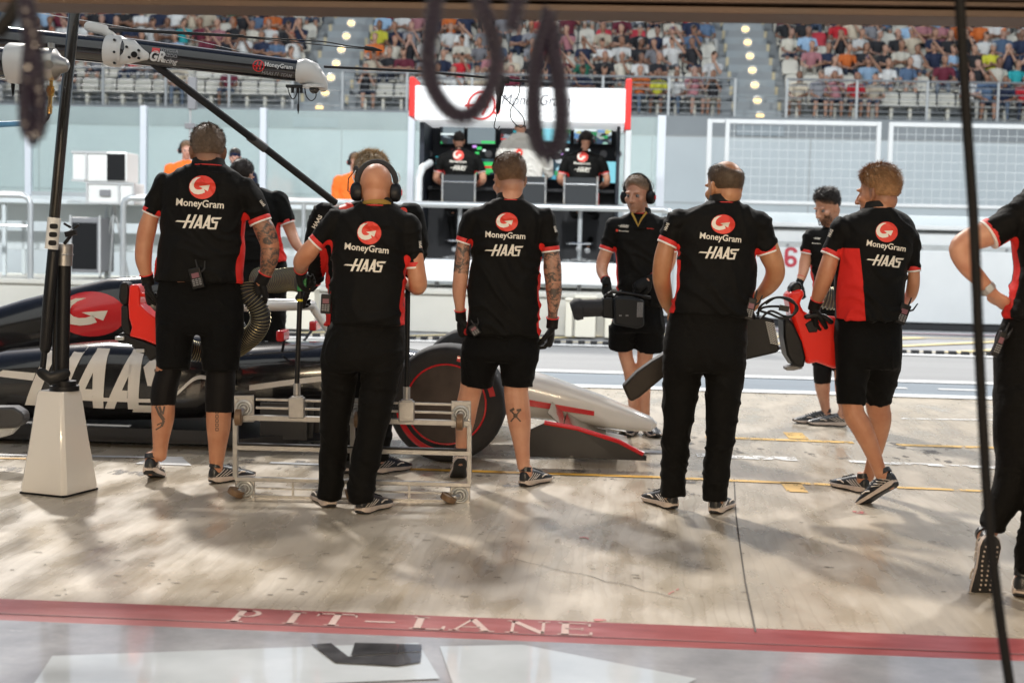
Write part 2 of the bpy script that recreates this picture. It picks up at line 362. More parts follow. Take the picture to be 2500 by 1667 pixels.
# ================================================================ ground
def sheet(name, x0, x1, y0, y1, z, m, label=None, kind='structure', cat=None):
    g = Geo(); g.add([(x0, y0, z), (x1, y0, z), (x1, y1, z), (x0, y1, z)], [(0, 1, 2, 3)]); o = build(g, name, m, smooth=False, origin=(0, 0, 0)); tag(o, kind=kind); return o
sheet('ground', -150, 150, -30, 150, -.012, M_STRIP)
sheet('pit_lane_road', -60, 60, 13.3, 18.6, -.004, M_TRACK)
sheet('concrete_apron', -60, 60, 5.07, 13.4, .0, M_APRON)
sheet('garage_floor', -9, 9, -8, 4.79, .0, M_GFLOOR)
sheet('threshold_strip', -9, 9, 4.79, 5.07, .0, M_RED_FLOOR)
g = Geo(); g.box((0, 4.868, .0005), (18, .008, .002)); build(g, 'threshold_groove', mat('dark groove', (.08, .02, .02), .6), smooth=False).__setitem__('kind', 'structure')
def marking(name, pts, m, z=.004):
    g = Geo(); 
    for p in pts: g.add([(q[0], q[1], z) for q in p], [tuple(range(len(p)))])
    o = build(g, name, m, smooth=False, origin=(0, 0, 0)); tag(o, kind='structure'); return o
def rect(x0, x1, y0, y1): return [(x0, y0), (x1, y0), (x1, y1), (x0, y1)]
marking('grey_band_marking', [rect(-60, 60, 13.45, 14.55)], M_BAND, .004)
marking('white_line_marking', [rect(-60, 60, 13.15, 13.42)], M_WLINE, .008)
marking('white_edge_line_marking', [rect(-60, 60, 14.6, 14.85), rect(-60, 60, 18.25, 18.5)], M_WLINE, .008)
marking('dashed_line_marking', [rect(x, x+.45, 13.9, 14.02) for x in [2.6+.75*i for i in range(6)]]+[rect(x, x+.45, 13.9, 14.02) for x in [-9+.75*i for i in range(5)]], M_WLINE, .009)
marking('yellow_hatch_marking', [[(x, 19.0), (x+.25, 19.0), (x+3.6, 21.9), (x+3.3, 21.9)] for x in np.arange(-30, 30, 1.5)]+[rect(-60, 60, 18.95, 19.03), rect(-60, 60, 21.9, 22.0)], M_YPALE, .004)
marking('pink_kerb_marking', [rect(-60, 60, 22.9, 23.1)], M_PINK, .004); marking('white_kerb_marking', [rect(-60, 60, 23.15, 23.35)], M_WLINE, .004)
g = Geo()
for x in np.arange(-16, 16, .16): g.box((x, 18.66, .02), (.09, .1, .05))
build(g, 'rumble_strip', M_BLACKM, smooth=False).__setitem__('kind', 'structure')
def gd(x, y): p = GD(x, y); return (p.x, p.y)
def quadline(x0, y0, x1, y1, w): # D pixels, width in metres along y
    a = GD(x0, y0); b = GD(x1, y1); return [(a.x, a.y-w/2), (b.x, b.y-w/2), (b.x, b.y+w/2), (a.x, a.y+w/2)]
marking('yellow_box_marking', [quadline(940, 1078, 1500, 1096, .07)], M_YLINE)
marking('worn_yellow_box_marking', [quadline(1500, 1096, 1960, 1116, .07), quadline(2060, 1120, 2300, 1130, .06), quadline(1800, 1119, 1848, 1121, .30),
    quadline(1620, 1004, 1960, 1017, .09), quadline(2060, 1022, 2290, 1029, .09), quadline(1805, 1000, 1850, 1002, .34)], M_WORN_Y)
marking('worn_white_box_marking', [quadline(1600, 1046, 1830, 1055, .16), quadline(1950, 1060, 2300, 1075, .1), quadline(2070, 962, 2330, 966, .06), quadline(1180, 1028, 1560, 1040, .12)], M_WORN_W)
marking('white_box_marking', [quadline(-300, 1040, 420, 1052, .06), quadline(620, 1063, 935, 1075, .06), [gd(310, 1066), gd(340, 1054), gd(420, 1053), gd(440, 1070)]], M_WLINE)
marking('yellow_bay_marking', [quadline(-300, 1048, 120, 1055, .05)], M_YLINE)
marking('tyre_marks', [rect(-6.5, .9, 8.1, 8.45), rect(-5, .6, 7.7, 7.95), rect(-7, 2.5, 9.2, 10.2)], M_RUBBER, .0015)
marking('red_scuffs', [quadline(1330, 1232, 1352, 1238, .05), quadline(1362, 1424, 1402, 1425, .03), quadline(1955, 1176, 1990, 1178, .07), quadline(1535, 1365, 1560, 1352, .02)], M_SCUFF, .0025)
# expansion joints and cracks
def crack(pts, w):
    P = [Vector((*gd(*p), .0055)) for p in pts]; g = []
    for i in range(len(P)-1):
        d = (P[i+1]-P[i]).normalized(); s = Vector((-d.y, d.x, 0))*w/2; g.append([tuple(P[i]-s)[:2], tuple(P[i+1]-s)[:2], tuple(P[i+1]+s)[:2], tuple(P[i]+s)[:2]])
    return g
rj = random.Random(3); CR = crack([(1686, 1100), (1690, 1180), (1700, 1260), (1712, 1340), (1735, 1452)], .007)
CR += crack([(1180+30*i, 1285+i*7+rj.uniform(-3, 3)) for i in range(14)], .004)
marking('expansion_joints', CR, mat('dark joint', (.10, .085, .07), .8), .0030)
rj = random.Random(5); spots_ = []
for i in range(90):
    x = rj.uniform(20, 2330); y = rj.uniform(1180, 1370); a = GD(x, y); l = rj.uniform(.004, .022); spots_.append([(a.x-l, a.y-.003), (a.x+l, a.y-.004), (a.x+l*.8, a.y+.004), (a.x-l*.6, a.y+.005)])
marking('oil_specks', spots_, mat('specks', (.11, .085, .06), .7), .0028)
# --- lettering on the threshold (serif capitals)
def serif(ch):
    s = .10; t = .17; P = []
    def st(a, b, w): P.append(stroke(a, b, w))
    if ch in 'PIL' : st((.25, 0), (.25, 1), t); st((.08, .03), (.45, .03), .06); st((.08, .97), (.45, .97), .06)
    if ch == 'P':
        for i in range(8):
            a0 = PI/2-PI*i/8; a1 = PI/2-PI*(i+1)/8
            P.append([(.45+.28*math.cos(a0), .72+.28*math.sin(a0)), (.45+.28*math.cos(a1), .72+.28*math.sin(a1)), (.45+.14*math.cos(a1), .72+.22*math.sin(a1)), (.45+.14*math.cos(a0), .72+.22*math.sin(a0))])
        st((.25, .97), (.46, .97), .06); st((.25, .47), (.46, .47), .06)
    if ch == 'L': st((.25, .03), (.85, .03), .07); P.append([(.78, .0), (.88, .0), (.88, .3), (.82, .3)])
    if ch == 'T': st((.45, 0), (.45, 1), t); st((.0, .96), (.9, .96), .08); P.append([(0, 1), (.07, 1), (.0, .72), (-.03, .72)]); P.append([(.9, 1), (.83, 1), (.9, .72), (.93, .72)]); st((.27, .03), (.63, .03), .06)
    if ch == '-': st((.1, .45), (.8, .45), .1)
    if ch == 'A': st((.1, .0), (.46, 1), .07); st((.46, 1), (.85, 0), t); st((.25, .33), (.68, .33), .06); st((-.02, .03), (.24, .03), .06); st((.68, .03), (1.02, .03), .06)
    if ch == 'N': st((.15, 0), (.15, 1), .07); st((.15, .97), (.85, .03), t); st((.85, 0), (.85, 1), .07); st((.0, .03), (.3, .03), .06); st((.0, .97), (.25, .97), .06); st((.72, .97), (1.0, .97), .06)
    if ch == 'E': st((.25, 0), (.25, 1), t); st((.08, .03), (.85, .03), .07); st((.08, .97), (.8, .97), .07); st((.25, .5), (.66, .5), .06); P.append([(.79, 0), (.87, 0), (.87, .28), (.82, .28)]); P.append([(.76, 1), (.83, 1), (.83, .74), (.78, .74)]); st((.64, .4), (.64, .62), .05)
    return P
g = Geo(); LW = .155; LH = .155
for ch, px in zip('PIT-LANE', (512, 640, 716, 822, 932, 1032, 1160, 1272)):
    p = GD(px, 1440+(px-900)*.037)
    for q in serif(ch): g.add([(p.x+a*LW*(1.0), 4.885+b*LH, .0015) for a, b in q], [tuple(range(len(q)))])
tag(build(g, 'threshold_lettering', mat('cream floor lettering', (.50, .34, .29), .45), smooth=False, origin=(0, 0, 0)), kind='structure')
# garage floor: reflection painted as flat pale bands, plus dark emblem pieces
def fl(pts): return [tuple(GD(x, y))[:2] for x, y in pts]
marking('painted_floor_reflection', [fl([(120, 1508), (960, 1478), (1010, 1560), (60, 1600)]), fl([(1010, 1486), (1200, 1482), (1600, 1560), (1500, 1620), (1050, 1600)])], mat('painted floor reflection', (.62, .67, .71), .12, var=.08, vscale=4, coat=.6), .004)
marking('dark_floor_emblem', [fl([(715, 1484), (760, 1481), (800, 1512), (968, 1502), (965, 1525), (912, 1534), (770, 1526)]), fl([(815, 1480), (968, 1484), (968, 1500), (806, 1510)])], mat('dark floor emblem', (.05, .05, .055), .2, var=.3, vscale=9, coat=.5), .008)

# ================================================================ garage shell (frame of the doorway)
g = Geo(); zb = WY(1176, 33, 4.6).z
g.b2((-9, 4.52, zb), (9, 4.72, zb+.020)); g.b2((-9, 4.56, zb+.020), (9, 4.70, zb+.029), 1); g.b2((-9, 4.50, zb+.029), (9, 4.72, zb+.042)); g.b2((-9, 4.56, zb+.042), (9, 4.70, zb+.046), 1); g.b2((-9, 4.47, zb+.046), (9, 4.74, zb+.16)); g.b2((-9, 4.46, zb+.16), (9, 4.72, zb+.2), 1); g.b2((-9, 4.38, zb+.2), (9, 4.74, zb+.45))
hb = build(g, 'header_beam', [M_WOOD, mat('dark gap strip', (.02, .015, .015), .8)], smooth=False, bevel=.008)  # second material: dark strips between the brown layers
tag(hb, 'brown layered header beam across the top of the garage doorway', 'beam')
g = Geo(); g.b2((-9, 4.75, zb+.45), (9, 5.0, 9)); tag(build(g, 'garage_facade', M_WALL, smooth=False), kind='structure')
g = Geo(); g.b2((-9, -8, 3.2), (9, 4.35, 3.35)); tag(build(g, 'ceiling', M_WALL, smooth=False), kind='structure')
g = Geo(); g.b2((-9.2, -8, 0), (-9, 5, 3.2)); g.b2((9, -8, 0), (9.2, 5, 3.2)); g.b2((-9, -8.2, 0), (9, -8, 3.2)); tag(build(g, 'garage_walls', M_WALL, smooth=False), kind='structure')

# ================================================================ pit wall
YW = 24.3
g = Geo(); g.b2((-40, YW, 0), (40, YW+.35, 1.9)); tag(build(g, 'pit_wall', M_WALL, smooth=False, bevel=.02), 'long pale concrete pit wall beyond the pit lane', 'wall')
zt = WY(1900, 505, YW-.2).z; x0 = WY(1700, 600, YW).x; pw = 2.9; nid = {}
xs6 = WY(1816, 600, YW-.25).x
def digit6(g, c, h):
    rg = []
    for i in range(22):
        a = 2*PI*i/22; rg.append(a)
    o = [(.5*math.cos(a)*.62, .29+.29*math.sin(a)) for a in rg]; n = [(.5*math.cos(a)*.62*.40, .29+.29*math.sin(a)*.42) for a in rg]
    for i in range(22): j = (i+1) % 22; g.add([(c[0]+p[0]*h, c[1], c[2]+p[1]*h) for p in (o[i], o[j], n[j], n[i])], [(0, 1, 2, 3)])
    L_ = [(-.31, .29), (-.31, .72), (-.29, .84), (-.2, .95), (0, 1.0), (.2, .95), (.29, .84), (.31, .72)]; I_ = [(-.13, .29), (-.13, .72), (-.12, .78), (-.08, .82), (0, .83), (.08, .82), (.11, .78), (.12, .72)]
    for i in range(7): g.add([(c[0]+p[0]*h, c[1]-.0005, c[2]+p[1]*h) for p in (L_[i], L_[i+1], I_[i+1], I_[i])], [(0, 1, 2, 3)])
for i in range(-1, 4):
    cx_ = xs6+.35+i*pw; 
    t = empty('barrier_panel', (cx_, YW-.25, 0), ['', 'white barrier panel with a fully visible red 6 left of the bearded man', 'white steel barrier panel right of the walking blond man', 'white steel barrier panel behind the elbow at the right edge', 'white steel barrier panel past the right edge'][i+1] or 'white steel barrier panel behind the balding man in black', 'barrier', 'white steel barrier panels along the pit wall')
    g = Geo(); g.b2((cx_-pw/2+.02, YW-.25, .12), (cx_+pw/2-.02, YW-.02, 1.32)); g.b2((cx_-pw/2+.03, YW-.16, 1.40), (cx_+pw/2-.03, YW-.02, 1.62)); g.b2((cx_-pw/2, YW-.28, 1.66), (cx_+pw/2-.01, YW+.4, 1.74)); build(g, 'panel', M_WHITE, t, smooth=False, bevel=.015)
    g = Geo(); g.b2((cx_-pw/2, YW-.2, 1.32), (cx_+pw/2, YW-.012, 1.40)); build(g, 'rail_recess', M_GALV, t, smooth=False)
    g = Geo(); g.b2((cx_+pw/2-.62, YW-.30, .10), (cx_+pw/2-.04, YW-.253, 1.72)); build(g, 'post_plate', M_WHITE, t, smooth=False, bevel=.008)
    g = Geo()
    for z in (.3, .62, .94, 1.24):
        for dx in (-.55, .0): g.cyl((cx_+pw/2-.08+dx, YW-.325, z), (cx_+pw/2-.08+dx, YW-.30, z), .022, n=8)
    for dx in (-1.1, -.4, .3): g.cyl((cx_+dx, YW-.24, 1.36), (cx_+dx, YW-.2, 1.36), .02, n=8)
    build(g, 'bolt', M_GREY, t)
    g = Geo(); g.tube([(cx_+.4, YW-.1, 1.74), (cx_+.4, YW-.1, 1.88), (cx_+.8, YW-.1, 1.88), (cx_+.8, YW-.1, 1.74)], .018, 8); build(g, 'lifting_handle', M_GALV, t)
    if i in (0, 1):
        g = Geo(); digit6(g, (cx_-.35, YW-.2555, WY(1816+i*392, 614+i*9, YW-.25).z), .34); build(g, 'number', mat('crimson number paint', (.42, .03, .05), .5), t, smooth=False)
    g = Geo(); g.b2((cx_-pw/2, YW-.2, 0), (cx_+pw/2, YW-.03, .11)); build(g, 'rubber_foot', M_BLACKM, t, smooth=False)
# mesh debris fences
def fence(xa, xb, zt, zb_, label):
    t = empty('mesh_fence', (xa, YW-.05, 1.9), label, 'fence', 'white mesh fences on the pit wall'); g = Geo(); y = YW-.05
    g.b2((xa, y-.04, 1.9), (xa+.07, y+.04, zt)); g.b2((xb-.07, y-.04, 1.9), (xb, y+.04, zt)); g.b2((xa+.07, y-.035, zt-.07), (xb-.07, y+.035, zt)); g.b2((xa+.07, y-.035, zb_), (xb-.07, y+.035, zb_+.05)); build(g, 'frame', M_WHITE, t, smooth=False, bevel=.006)
    g = Geo(); 
    for x in np.arange(xa+.15, xb-.1, .15): g.cyl((x, y, zb_), (x, y, zt-.03), .0036, n=5)
    for z in np.arange(zb_+.15, zt-.1, .15): g.cyl((xa+.03, y+.012, z), (xb-.03, y+.012, z), .0036, n=5)
    build(g, 'wire_mesh', mat('mesh wire', (.60, .63, .64), .5), t, smooth=False)
fx = WY(1662, 400, YW).x; fz = WY(1840, 278, YW).z; fb = WY(1840, 470, YW).z; fw = WY(2018, 400, YW).x-fx
fence(fx, fx+fw, fz, fb, 'white framed mesh fence above the barrier with the red 6')
fence(fx+fw+.13, fx+2*fw+.13, fz, fb, 'white framed mesh fence behind the hanging black cable at right')
fence(fx+2*fw+.26, fx+3*fw+.26, fz, fb, 'white framed mesh fence past the right edge')
g = Geo(); g.b2((fx-.3, YW-.05, 1.9), (fx-.22, YW+.05, fz)); g.b2((fx-.22, YW-.03, fz-.06), (fx-.003, YW+.03, fz)); tag(build(g, 'fence_post', M_WHITE, smooth=False, bevel=.006), 'single white post left of the mesh fences', 'post')
# glass screens
gz0 = 2.0; gz1 = WY(600, 252, YW).z
edges = [WY(x, 400, YW).x for x in (-560, -250, 60, 325, 600, 940)]+[WY(1255, 400, YW).x, WY(1517, 400, YW).x]
for i in range(len(edges)-1):
    a, b_ = edges[i], edges[i+1]
    t = empty('glass_screen', (a, YW+.1, 1.9), ['greenish glass screen past the left edge', 'greenish glass screen at the left edge behind the carbon pole', 'greenish glass screen behind the white monitor case', 'greenish glass screen behind the tallest man\'s head', 'greenish glass screen behind the diagonal black strut', 'greenish glass screen behind the pit gantry monitors', 'greenish glass screen between the gantry and the mesh fence'][i], 'glass screen', 'tinted glass screens on the pit wall')
    g = Geo(); g.b2((a+.05, YW+.09, 1.9), (b_-.03, YW+.11, gz1)); build(g, 'pane', M_GLASS, t, smooth=False)
    g = Geo(); g.b2((b_-.04 if i < 6 else b_-.07, YW+.02, 1.9), (b_+.07, YW+.18, gz1+.03)); build(g, 'post', mat('pale lilac post', (.62, .65, .70), .5), t, smooth=False, bevel=.01)
    g = Geo(); g.b2((a+.07, YW+.06, 1.9), (b_-.04, YW+.14, 1.98)); build(g, 'bottom_channel', M_STEEL, t, smooth=False)

# ================================================================ low platform in front of the wall
px1 = WY(1440, 700, 20.2).x; ZP = .61
g = Geo(); g.b2((-16, 20.2, 0), (px1, 22.6, ZP-.07)); g.b2((-16, 20.16, ZP-.068), (px1+.04, 22.62, ZP)); tag(build(g, 'pit_wall_platform', mat('cream platform', (.55, .53, .48), .6, var=.06, vscale=1.5), smooth=False, bevel=.01), 'long low cream platform under the pit gantry', 'platform')
for k, (xa, xb) in enumerate(((560, 640), (640, 735), (1300, 1322), (1322, 1375), (1390, 1440))):
    a = WY(xa, 700, 19.9).x; b_ = WY(xb-6, 700, 19.9).x; g = Geo(); hh = .52+.04*(k % 2); g.b2((a, 19.7, .02), (b_, 20.05, hh)); g.b2((a-.01, 19.68, hh), (b_+.01, 20.07, hh+.03))
    tag(build(g, 'storage_box', mat('cream locker', (.72, .68, .58), .55), smooth=False, bevel=.01), ['cream storage box behind the young dark-haired man', 'cream storage box left of the car cooling pole', 'narrow cream box right of the short-haired man\'s elbow', 'cream storage box below the black barrel held by the headset man', 'cream storage box behind the legs of the headset man facing us'][k], 'box', 'cream boxes at the platform foot')
# tubular rail on the platform
def rail(xa, xb, label, bar=True, r=.045):
    ya = 20.35; t = empty('guard_rail', (xa, ya, ZP), label, 'rail', 'silver tubular guard rails'); zz = WY(1176, 474, ya).z; g = Geo()
    g.tube([(xa, ya, ZP), (xa, ya, zz-.12), (xa+.03, ya, zz-.04), (xa+.12, ya, zz), (xb-.12, ya, zz), (xb-.03, ya, zz-.04), (xb, ya, zz-.12), (xb, ya, ZP)], r, 12); build(g, 'tube_frame', M_STEEL, t)
    n = max(1, round((xb-xa)/2.4)); g = Geo()
    for i in range(1, n): x = xa+(xb-xa)*i/n; g.cyl((x, ya, ZP), (x, ya, zz), .032, n=10)
    if n > 1: build(g, 'upright', M_STEEL, t)
    if bar: g = Geo(); g.cyl((xa, ya, zz-.45), (xb, ya, zz-.45), .016, n=8); build(g, 'mid_rail', M_STEEL, t)
rail(WY(283, 500, 20.35).x, WY(1545, 500, 20.35).x, 'long silver tubular rail in front of the pit gantry', False)
rail(WY(-560, 500, 20.35).x, WY(70, 500, 20.35).x, 'silver tubular rail at the left edge behind the carbon pole')
g = Geo(); g.b2((-16, 21.3, 1.72), (WY(930, 500, 21.3).x, 22.2, 1.78)); g.b2((-16, 22.0, 1.45), (WY(930, 500, 22).x, 22.05, 1.72)); g.b2((-16, 22.1, 1.0), (WY(930, 500, 22).x, 22.15, 1.3)); 
for x in np.arange(-15.5, -2, 1.6): g.b2((x, 21.35, ZP), (x+.06, 21.41, 1.72)); g.b2((x, 22.1, ZP), (x+.06, 22.16, 1.72))
tag(build(g, 'counter', M_WALL, smooth=False, bevel=.01), 'long white counter behind the silver rails at left', 'counter')
# equipment at left
def casebox(name, x0, y0, x1, y1, Y, dep, m, label, cat, extra=None):
    a = WY(x0, y1, Y); b_ = WY(x1, y0, Y); t = empty(name, ((a.x+b_.x)/2, Y, a.z), label, cat); g = Geo(); g.b2((a.x, Y, a.z), (b_.x, Y+dep, b_.z)); build(g, 'body', m, t, smooth=False, bevel=.02); return t, a, b_
M_WHCASE = mat('white case panel', (.72, .72, .70), .45); M_ALUC = mat('case edging', (.66, .66, .66), .35, .5)
t, a, b_ = casebox('monitor_case', 166, 350, 292, 416, 20.9, .55, M_WHCASE, 'white monitor case with black screen opening on the flight case', 'monitor case')
g = Geo(); sx = a.x+(b_.x-a.x)*.64; g.b2((sx, 20.89, a.z+.02), (b_.x-.03, 20.9-.003, b_.z-.03)); build(g, 'screen', M_BLACK, t, smooth=False)
g = Geo(); g.b2((a.x-.01, 20.88, a.z-.005), (a.x+.2, 20.899, a.z+.03)); g.b2((a.x-.01, 20.88, b_.z-.03), (sx, 20.899, b_.z+.005)); g.b2((a.x+.21, 20.87, a.z+.03), (a.x+.235, 20.899, b_.z-.03)); build(g, 'case_edge', M_ALUC, t, smooth=False)
t, a, b_ = casebox('flight_case', 200, 421, 308, 468, 20.9, .5, M_WHCASE, 'silver edged white flight case under the monitor case', 'case')
g = Geo(); 
for zz in (a.z, b_.z-.025): g.b2((a.x-.01, 20.88, zz), (b_.x+.01, 20.898, zz+.03))
for xx in (a.x-.01, (a.x+b_.x)/2+.12, b_.x-.02): g.b2((xx, 20.875, a.z), (xx+.03, 20.899, b_.z))
build(g, 'case_edge', M_ALUC, t, smooth=False); g = Geo(); g.b2((a.x+.2, 20.87, (a.z+b_.z)/2-.04), (a.x+.36, 20.895, (a.z+b_.z)/2+.05)); build(g, 'handle', M_GREY, t, smooth=False)
t, a, b_ = casebox('equipment_cabinet', 160, 500, 232, 625, 20.8, .6, M_GREY, 'dark equipment cabinet on the counter behind the carbon pole', 'cabinet')
g = Geo(); g.b2((a.x+.04, 20.79, a.z+.05), (b_.x-.06, 20.797, b_.z-.08)); build(g, 'door', M_BLACK, t, smooth=False, bevel=.004)
g = Geo()
for xx in (a.x, b_.x-.03): g.b2((xx, 20.78, a.z-.05), (xx+.03, 20.799, b_.z+.03))
build(g, 'frame', M_ALUC, t, smooth=False)
for (q, lab) in ((355, 'tripod stand behind the tallest man\'s left arm'), (560, 'tripod stand behind the young dark-haired man')):
    if q == 560: continue
    p = WY(262, 470, 21.1); t = empty('tripod', (p.x, 21.1, ZP), 'thin grey tripod legs under the silver edged case', 'tripod')
    for dx in (-.28, -.05, .2): g = Geo(); g.cyl((p.x, 21.1, p.z-.02), (p.x+dx, 21.0+abs(dx), ZP), .018, n=8); build(g, 'leg', M_GALV, t)
# slim mast with camera behind the tallest man
p = WY(437, 290, 22.0); t = empty('mast', (p.x, 22.0, ZP), 'slim grey mast with clamp rising behind the tallest man', 'mast')
g = Geo(); g.cyl((p.x, 22, ZP), (p.x, 22, WY(437, 205, 22).z), .02, n=8); build(g, 'pole', M_GALV, t); g = Geo(); g.box((p.x, 22, p.z), (.16, .08, .09)); g.box((p.x+.03, 22, WY(437, 215, 22).z), (.13, .1, .5)); build(g, 'clamp', M_GREY, t, bevel=.01)
# ================================================================ pit gantry (team stand on the wall)
YP = 21.0
def wp(x, y, Y=YP): return WY(x, y, Y)
pl = wp(957, 300).x; pr = wp(1434, 300).x; zr0 = wp(1200, 282).z; zr1 = wp(1200, 205).z
T = empty('pit_gantry', ((pl+pr)/2, YP, ZP), 'black and white pit wall gantry with monitors under a white banner', 'gantry')
g = Geo(); g.b2((pl, YP-.25, zr0), (pr, YP+1.5, zr1)); BN = build(g, 'roof_banner', mat('white lit banner', (.85, .85, .85), .4, emit=(.95, .97, 1), estr=.35), T, smooth=False, bevel=.01)
g = Geo(); yb = YP-.254
def onb(x, y): return WY(x, y, yb)
def uxz(sh, px, py, wpx, col, gg, hs=1.0):
    c = onb(px, py); wd = wpx/3267*yb; flat(gg, sh, c, (1, 0, 0), (0, 0, 1), wd, wd*hs)
g1 = Geo(); uxz(text2d('MoneyGram', .0, .25, 1.0), 1230, 234, 155, 0, g1, 1.15); build(g1, 'dark_lettering', mat('dark banner print', (.05, .05, .06), .5), BN, smooth=False)
g1 = Geo(); uxz(text2d('HAAS F1 TEAM', .01, .0, 1.25), 1230, 262, 150, 0, g1); build(g1, 'pale_lettering', mat('pale banner print', (.62, .62, .64), .5), BN, smooth=False)
g1 = Geo(); c = onb(1106, 243); rr_ = 30/3267*yb
g1.torus((c.x, yb-.002, c.z), (0, 1, 0), rr_, rr_*.09, 40, 6); 
for a_, b2_ in (((-.55, -.62), (-.05, .72)), ((.05, -.68), (.55, .62)), ((-1.25, -.05), (.5, -.05))): g1.add([(c.x+q[0]*rr_, yb-.001, c.z+q[1]*rr_) for q in stroke(a_, b2_, .2)], [(0, 1, 2, 3)])
g1.torus((c.x+rr_*1.15, yb-.002, c.z-rr_*.35), (0, 1, 0), rr_*.22, rr_*.09, 20, 6); build(g1, 'red_emblem', M_REDSIGN, BN, smooth=False)
# end posts
for (xa, xb, ya, yb_, yc) in ((944, 957, 182, 272, 0), (1434, 1448, 186, 302, 1)):
    a = wp(xa, 300).x; b_ = wp(xb, 300).x; z1 = wp((xa+xb)/2, ya).z; z0 = wp((xa+xb)/2, yb_).z
    g = Geo(); g.b2((a, YP-.3, z0), (b_-.003, YP+.4, z1)); build(g, 'end_post', M_REDSIGN, T, smooth=False, bevel=.015)
a = wp(1433, 400).x; b_ = wp(1447, 400).x
g = Geo(); g.b2((a, YP-.28, 1.06), (b_, YP+.3, z0-.003)); build(g, 'side_post', M_WHITE, T, smooth=False, bevel=.02)
g = Geo(); xw = wp(966, 400).x; xq = wp(980, 400).x; g.tube([(xw, YP-.2, .9), (xw, YP-.2, wp(966, 410).z), (xw+.03, YP-.1, wp(966, 388).z), (xw+.1, YP+.3, wp(966, 372).z)], .055, 12); build(g, 'side_post', M_WHITE, T)
# body: back wall, floor, desk, side
g = Geo(); zf = wp(1200, 600).z; g.b2((pl+.03, YP+1.3, zf), (pr-.06, YP+1.42, zr0-.002)); g.b2((pl+.02, YP+.2, zf), (pl+.09, YP+1.3, zr0-.002)); g.b2((pr-.1, YP+.35, zf), (pr-.05, YP+1.3, zr0-.002)); build(g, 'cabin_wall', M_NAVY, T, smooth=False)
g = Geo(); zd = wp(1200, 432, YP+.5).z; g.b2((pl+.1, YP+.55, zd-.05), (pr-.11, YP+1.29, zd)); g.b2((pl+.1, YP+.75, zf), (pr-.11, YP+.8, zd-.05)); build(g, 'desk', M_BLACKM, T, smooth=False, bevel=.01)
zw = wp(1200, 650).z
g = Geo(); g.b2((pl-.02, YP-.3, zw), (pr+.12, YP+1.5, zf)); build(g, 'base', mat('white glossy base', (.8, .81, .82), .3), T, smooth=False, bevel=.02)
g = Geo()
for px in (1005, 1330, 1400): p = wp(px, 663); g.cyl((p.x-.03, YP-.1, ZP+.05), (p.x+.03, YP-.1, ZP+.05), .05, n=14)
build(g, 'castor', M_GREY, T)
# monitors
def scr(name, cols, scale, seed):
    m, n, b, tc = nodes(name); o = tc.outputs['Object']; mp = mapping(n, o, scale); mp2 = n.nodes.new('ShaderNodeVectorMath'); mp2.operation = 'ADD'; mp2.inputs[1].default_value = (seed*3.7, seed*1.3, seed); L(n, mp, mp2.inputs[0])
    nz = tex(n, 'ShaderNodeTexVoronoi', mp2.outputs[0], 1.0, 0, distance='CHEBYCHEV'); s = n.nodes.new('ShaderNodeSeparateColor'); L(n, nz.outputs['Color'], s.inputs[0])
    c = ramp(n, s.outputs[0], cols); b.inputs['Base Color'].default_value = (.01, .01, .01, 1); L(n, c, b.inputs['Emission Color']); b.inputs['Emission Strength'].default_value = 1.0; b.inputs['Roughness'].default_value = .2; return m
BK = (.005, .006, .01)
S1 = scr('timing screen', [(0, BK), (.42, (.01, .02, .03)), (.5, (.02, .35, .1)), (.62, (.5, .6, .65)), (.7, BK), (.85, (.1, .25, .5)), (1, (.5, .45, .1))], (11, 11, 22), 1)
S2 = scr('telemetry screen', [(0, BK), (.5, BK), (.56, (.4, .02, .02)), (.66, BK), (.75, (.02, .3, .35)), (.9, BK), (1, (.4, .45, .5))], (7, 7, 26), 2)
S3 = scr('data screen', [(0, (.01, .02, .03)), (.5, (.02, .05, .07)), (.6, (.05, .5, .12)), (.7, (.01, .02, .03)), (.86, (.1, .4, .55)), (1, (.6, .6, .6))], (14, 14, 14), 3)
def simple_scr(name, c, s=1.0): return mat(name, (.01, .01, .01), .2, emit=c, estr=s)
def monitor(x0, y0, x1, y1, m, Y=YP+1.12, extra=None):
    a = WY(x0, y1, Y); b_ = WY(x1, y0, Y); g = Geo(); g.b2((a.x-.02, Y, a.z-.02), (b_.x+.02, Y+.05, b_.z+.02)); mo = build(g, 'monitor', M_BLACK, T, smooth=False, bevel=.006)
    g = Geo(); g.b2((a.x, Y-.006, a.z), (b_.x, Y-.001, b_.z)); build(g, 'display', m, mo, smooth=False)
    if extra:
        for (u0, v0, u1, v1, mm) in extra:
            g = Geo(); g.b2((a.x+(b_.x-a.x)*u0, Y-.011, a.z+(b_.z-a.z)*v0), (a.x+(b_.x-a.x)*u1, Y-.007, a.z+(b_.z-a.z)*v1)); build(g, 'picture', mm, mo, smooth=False)
EG = simple_scr('grey tarmac picture', (.16, .20, .22), 1); EW = simple_scr('bright picture', (.75, .85, .85), 1); EGR = simple_scr('green picture', (.03, .45, .10), 1.2); ERD = simple_scr('red picture', (.6, .03, .03), 1); ECY = simple_scr('cyan picture', (.2, .55, .65), 1); EPU = simple_scr('violet picture', (.5, .25, .7), 1.2)
monitor(1012, 284, 1066, 330, S1, extra=[(0, .42, 1, .50, EW), (.1, .5, 1, .95, EG)])
monitor(1074, 284, 1138, 330, EG, extra=[(.0, .8, 1, .9, EW), (.5, .02, 1, .14, EGR)])
monitor(1150, 284, 1232, 326, S2, extra=[(.0, .1, .95, .18, ERD), (.0, .4, .3, .85, S2)])
monitor(1240, 288, 1310, 328, S3, extra=[(.05, .1, .5, .9, ECY)])
monitor(1318, 290, 1405, 330, S1, extra=[(0, .7, .6, .95, EW)])
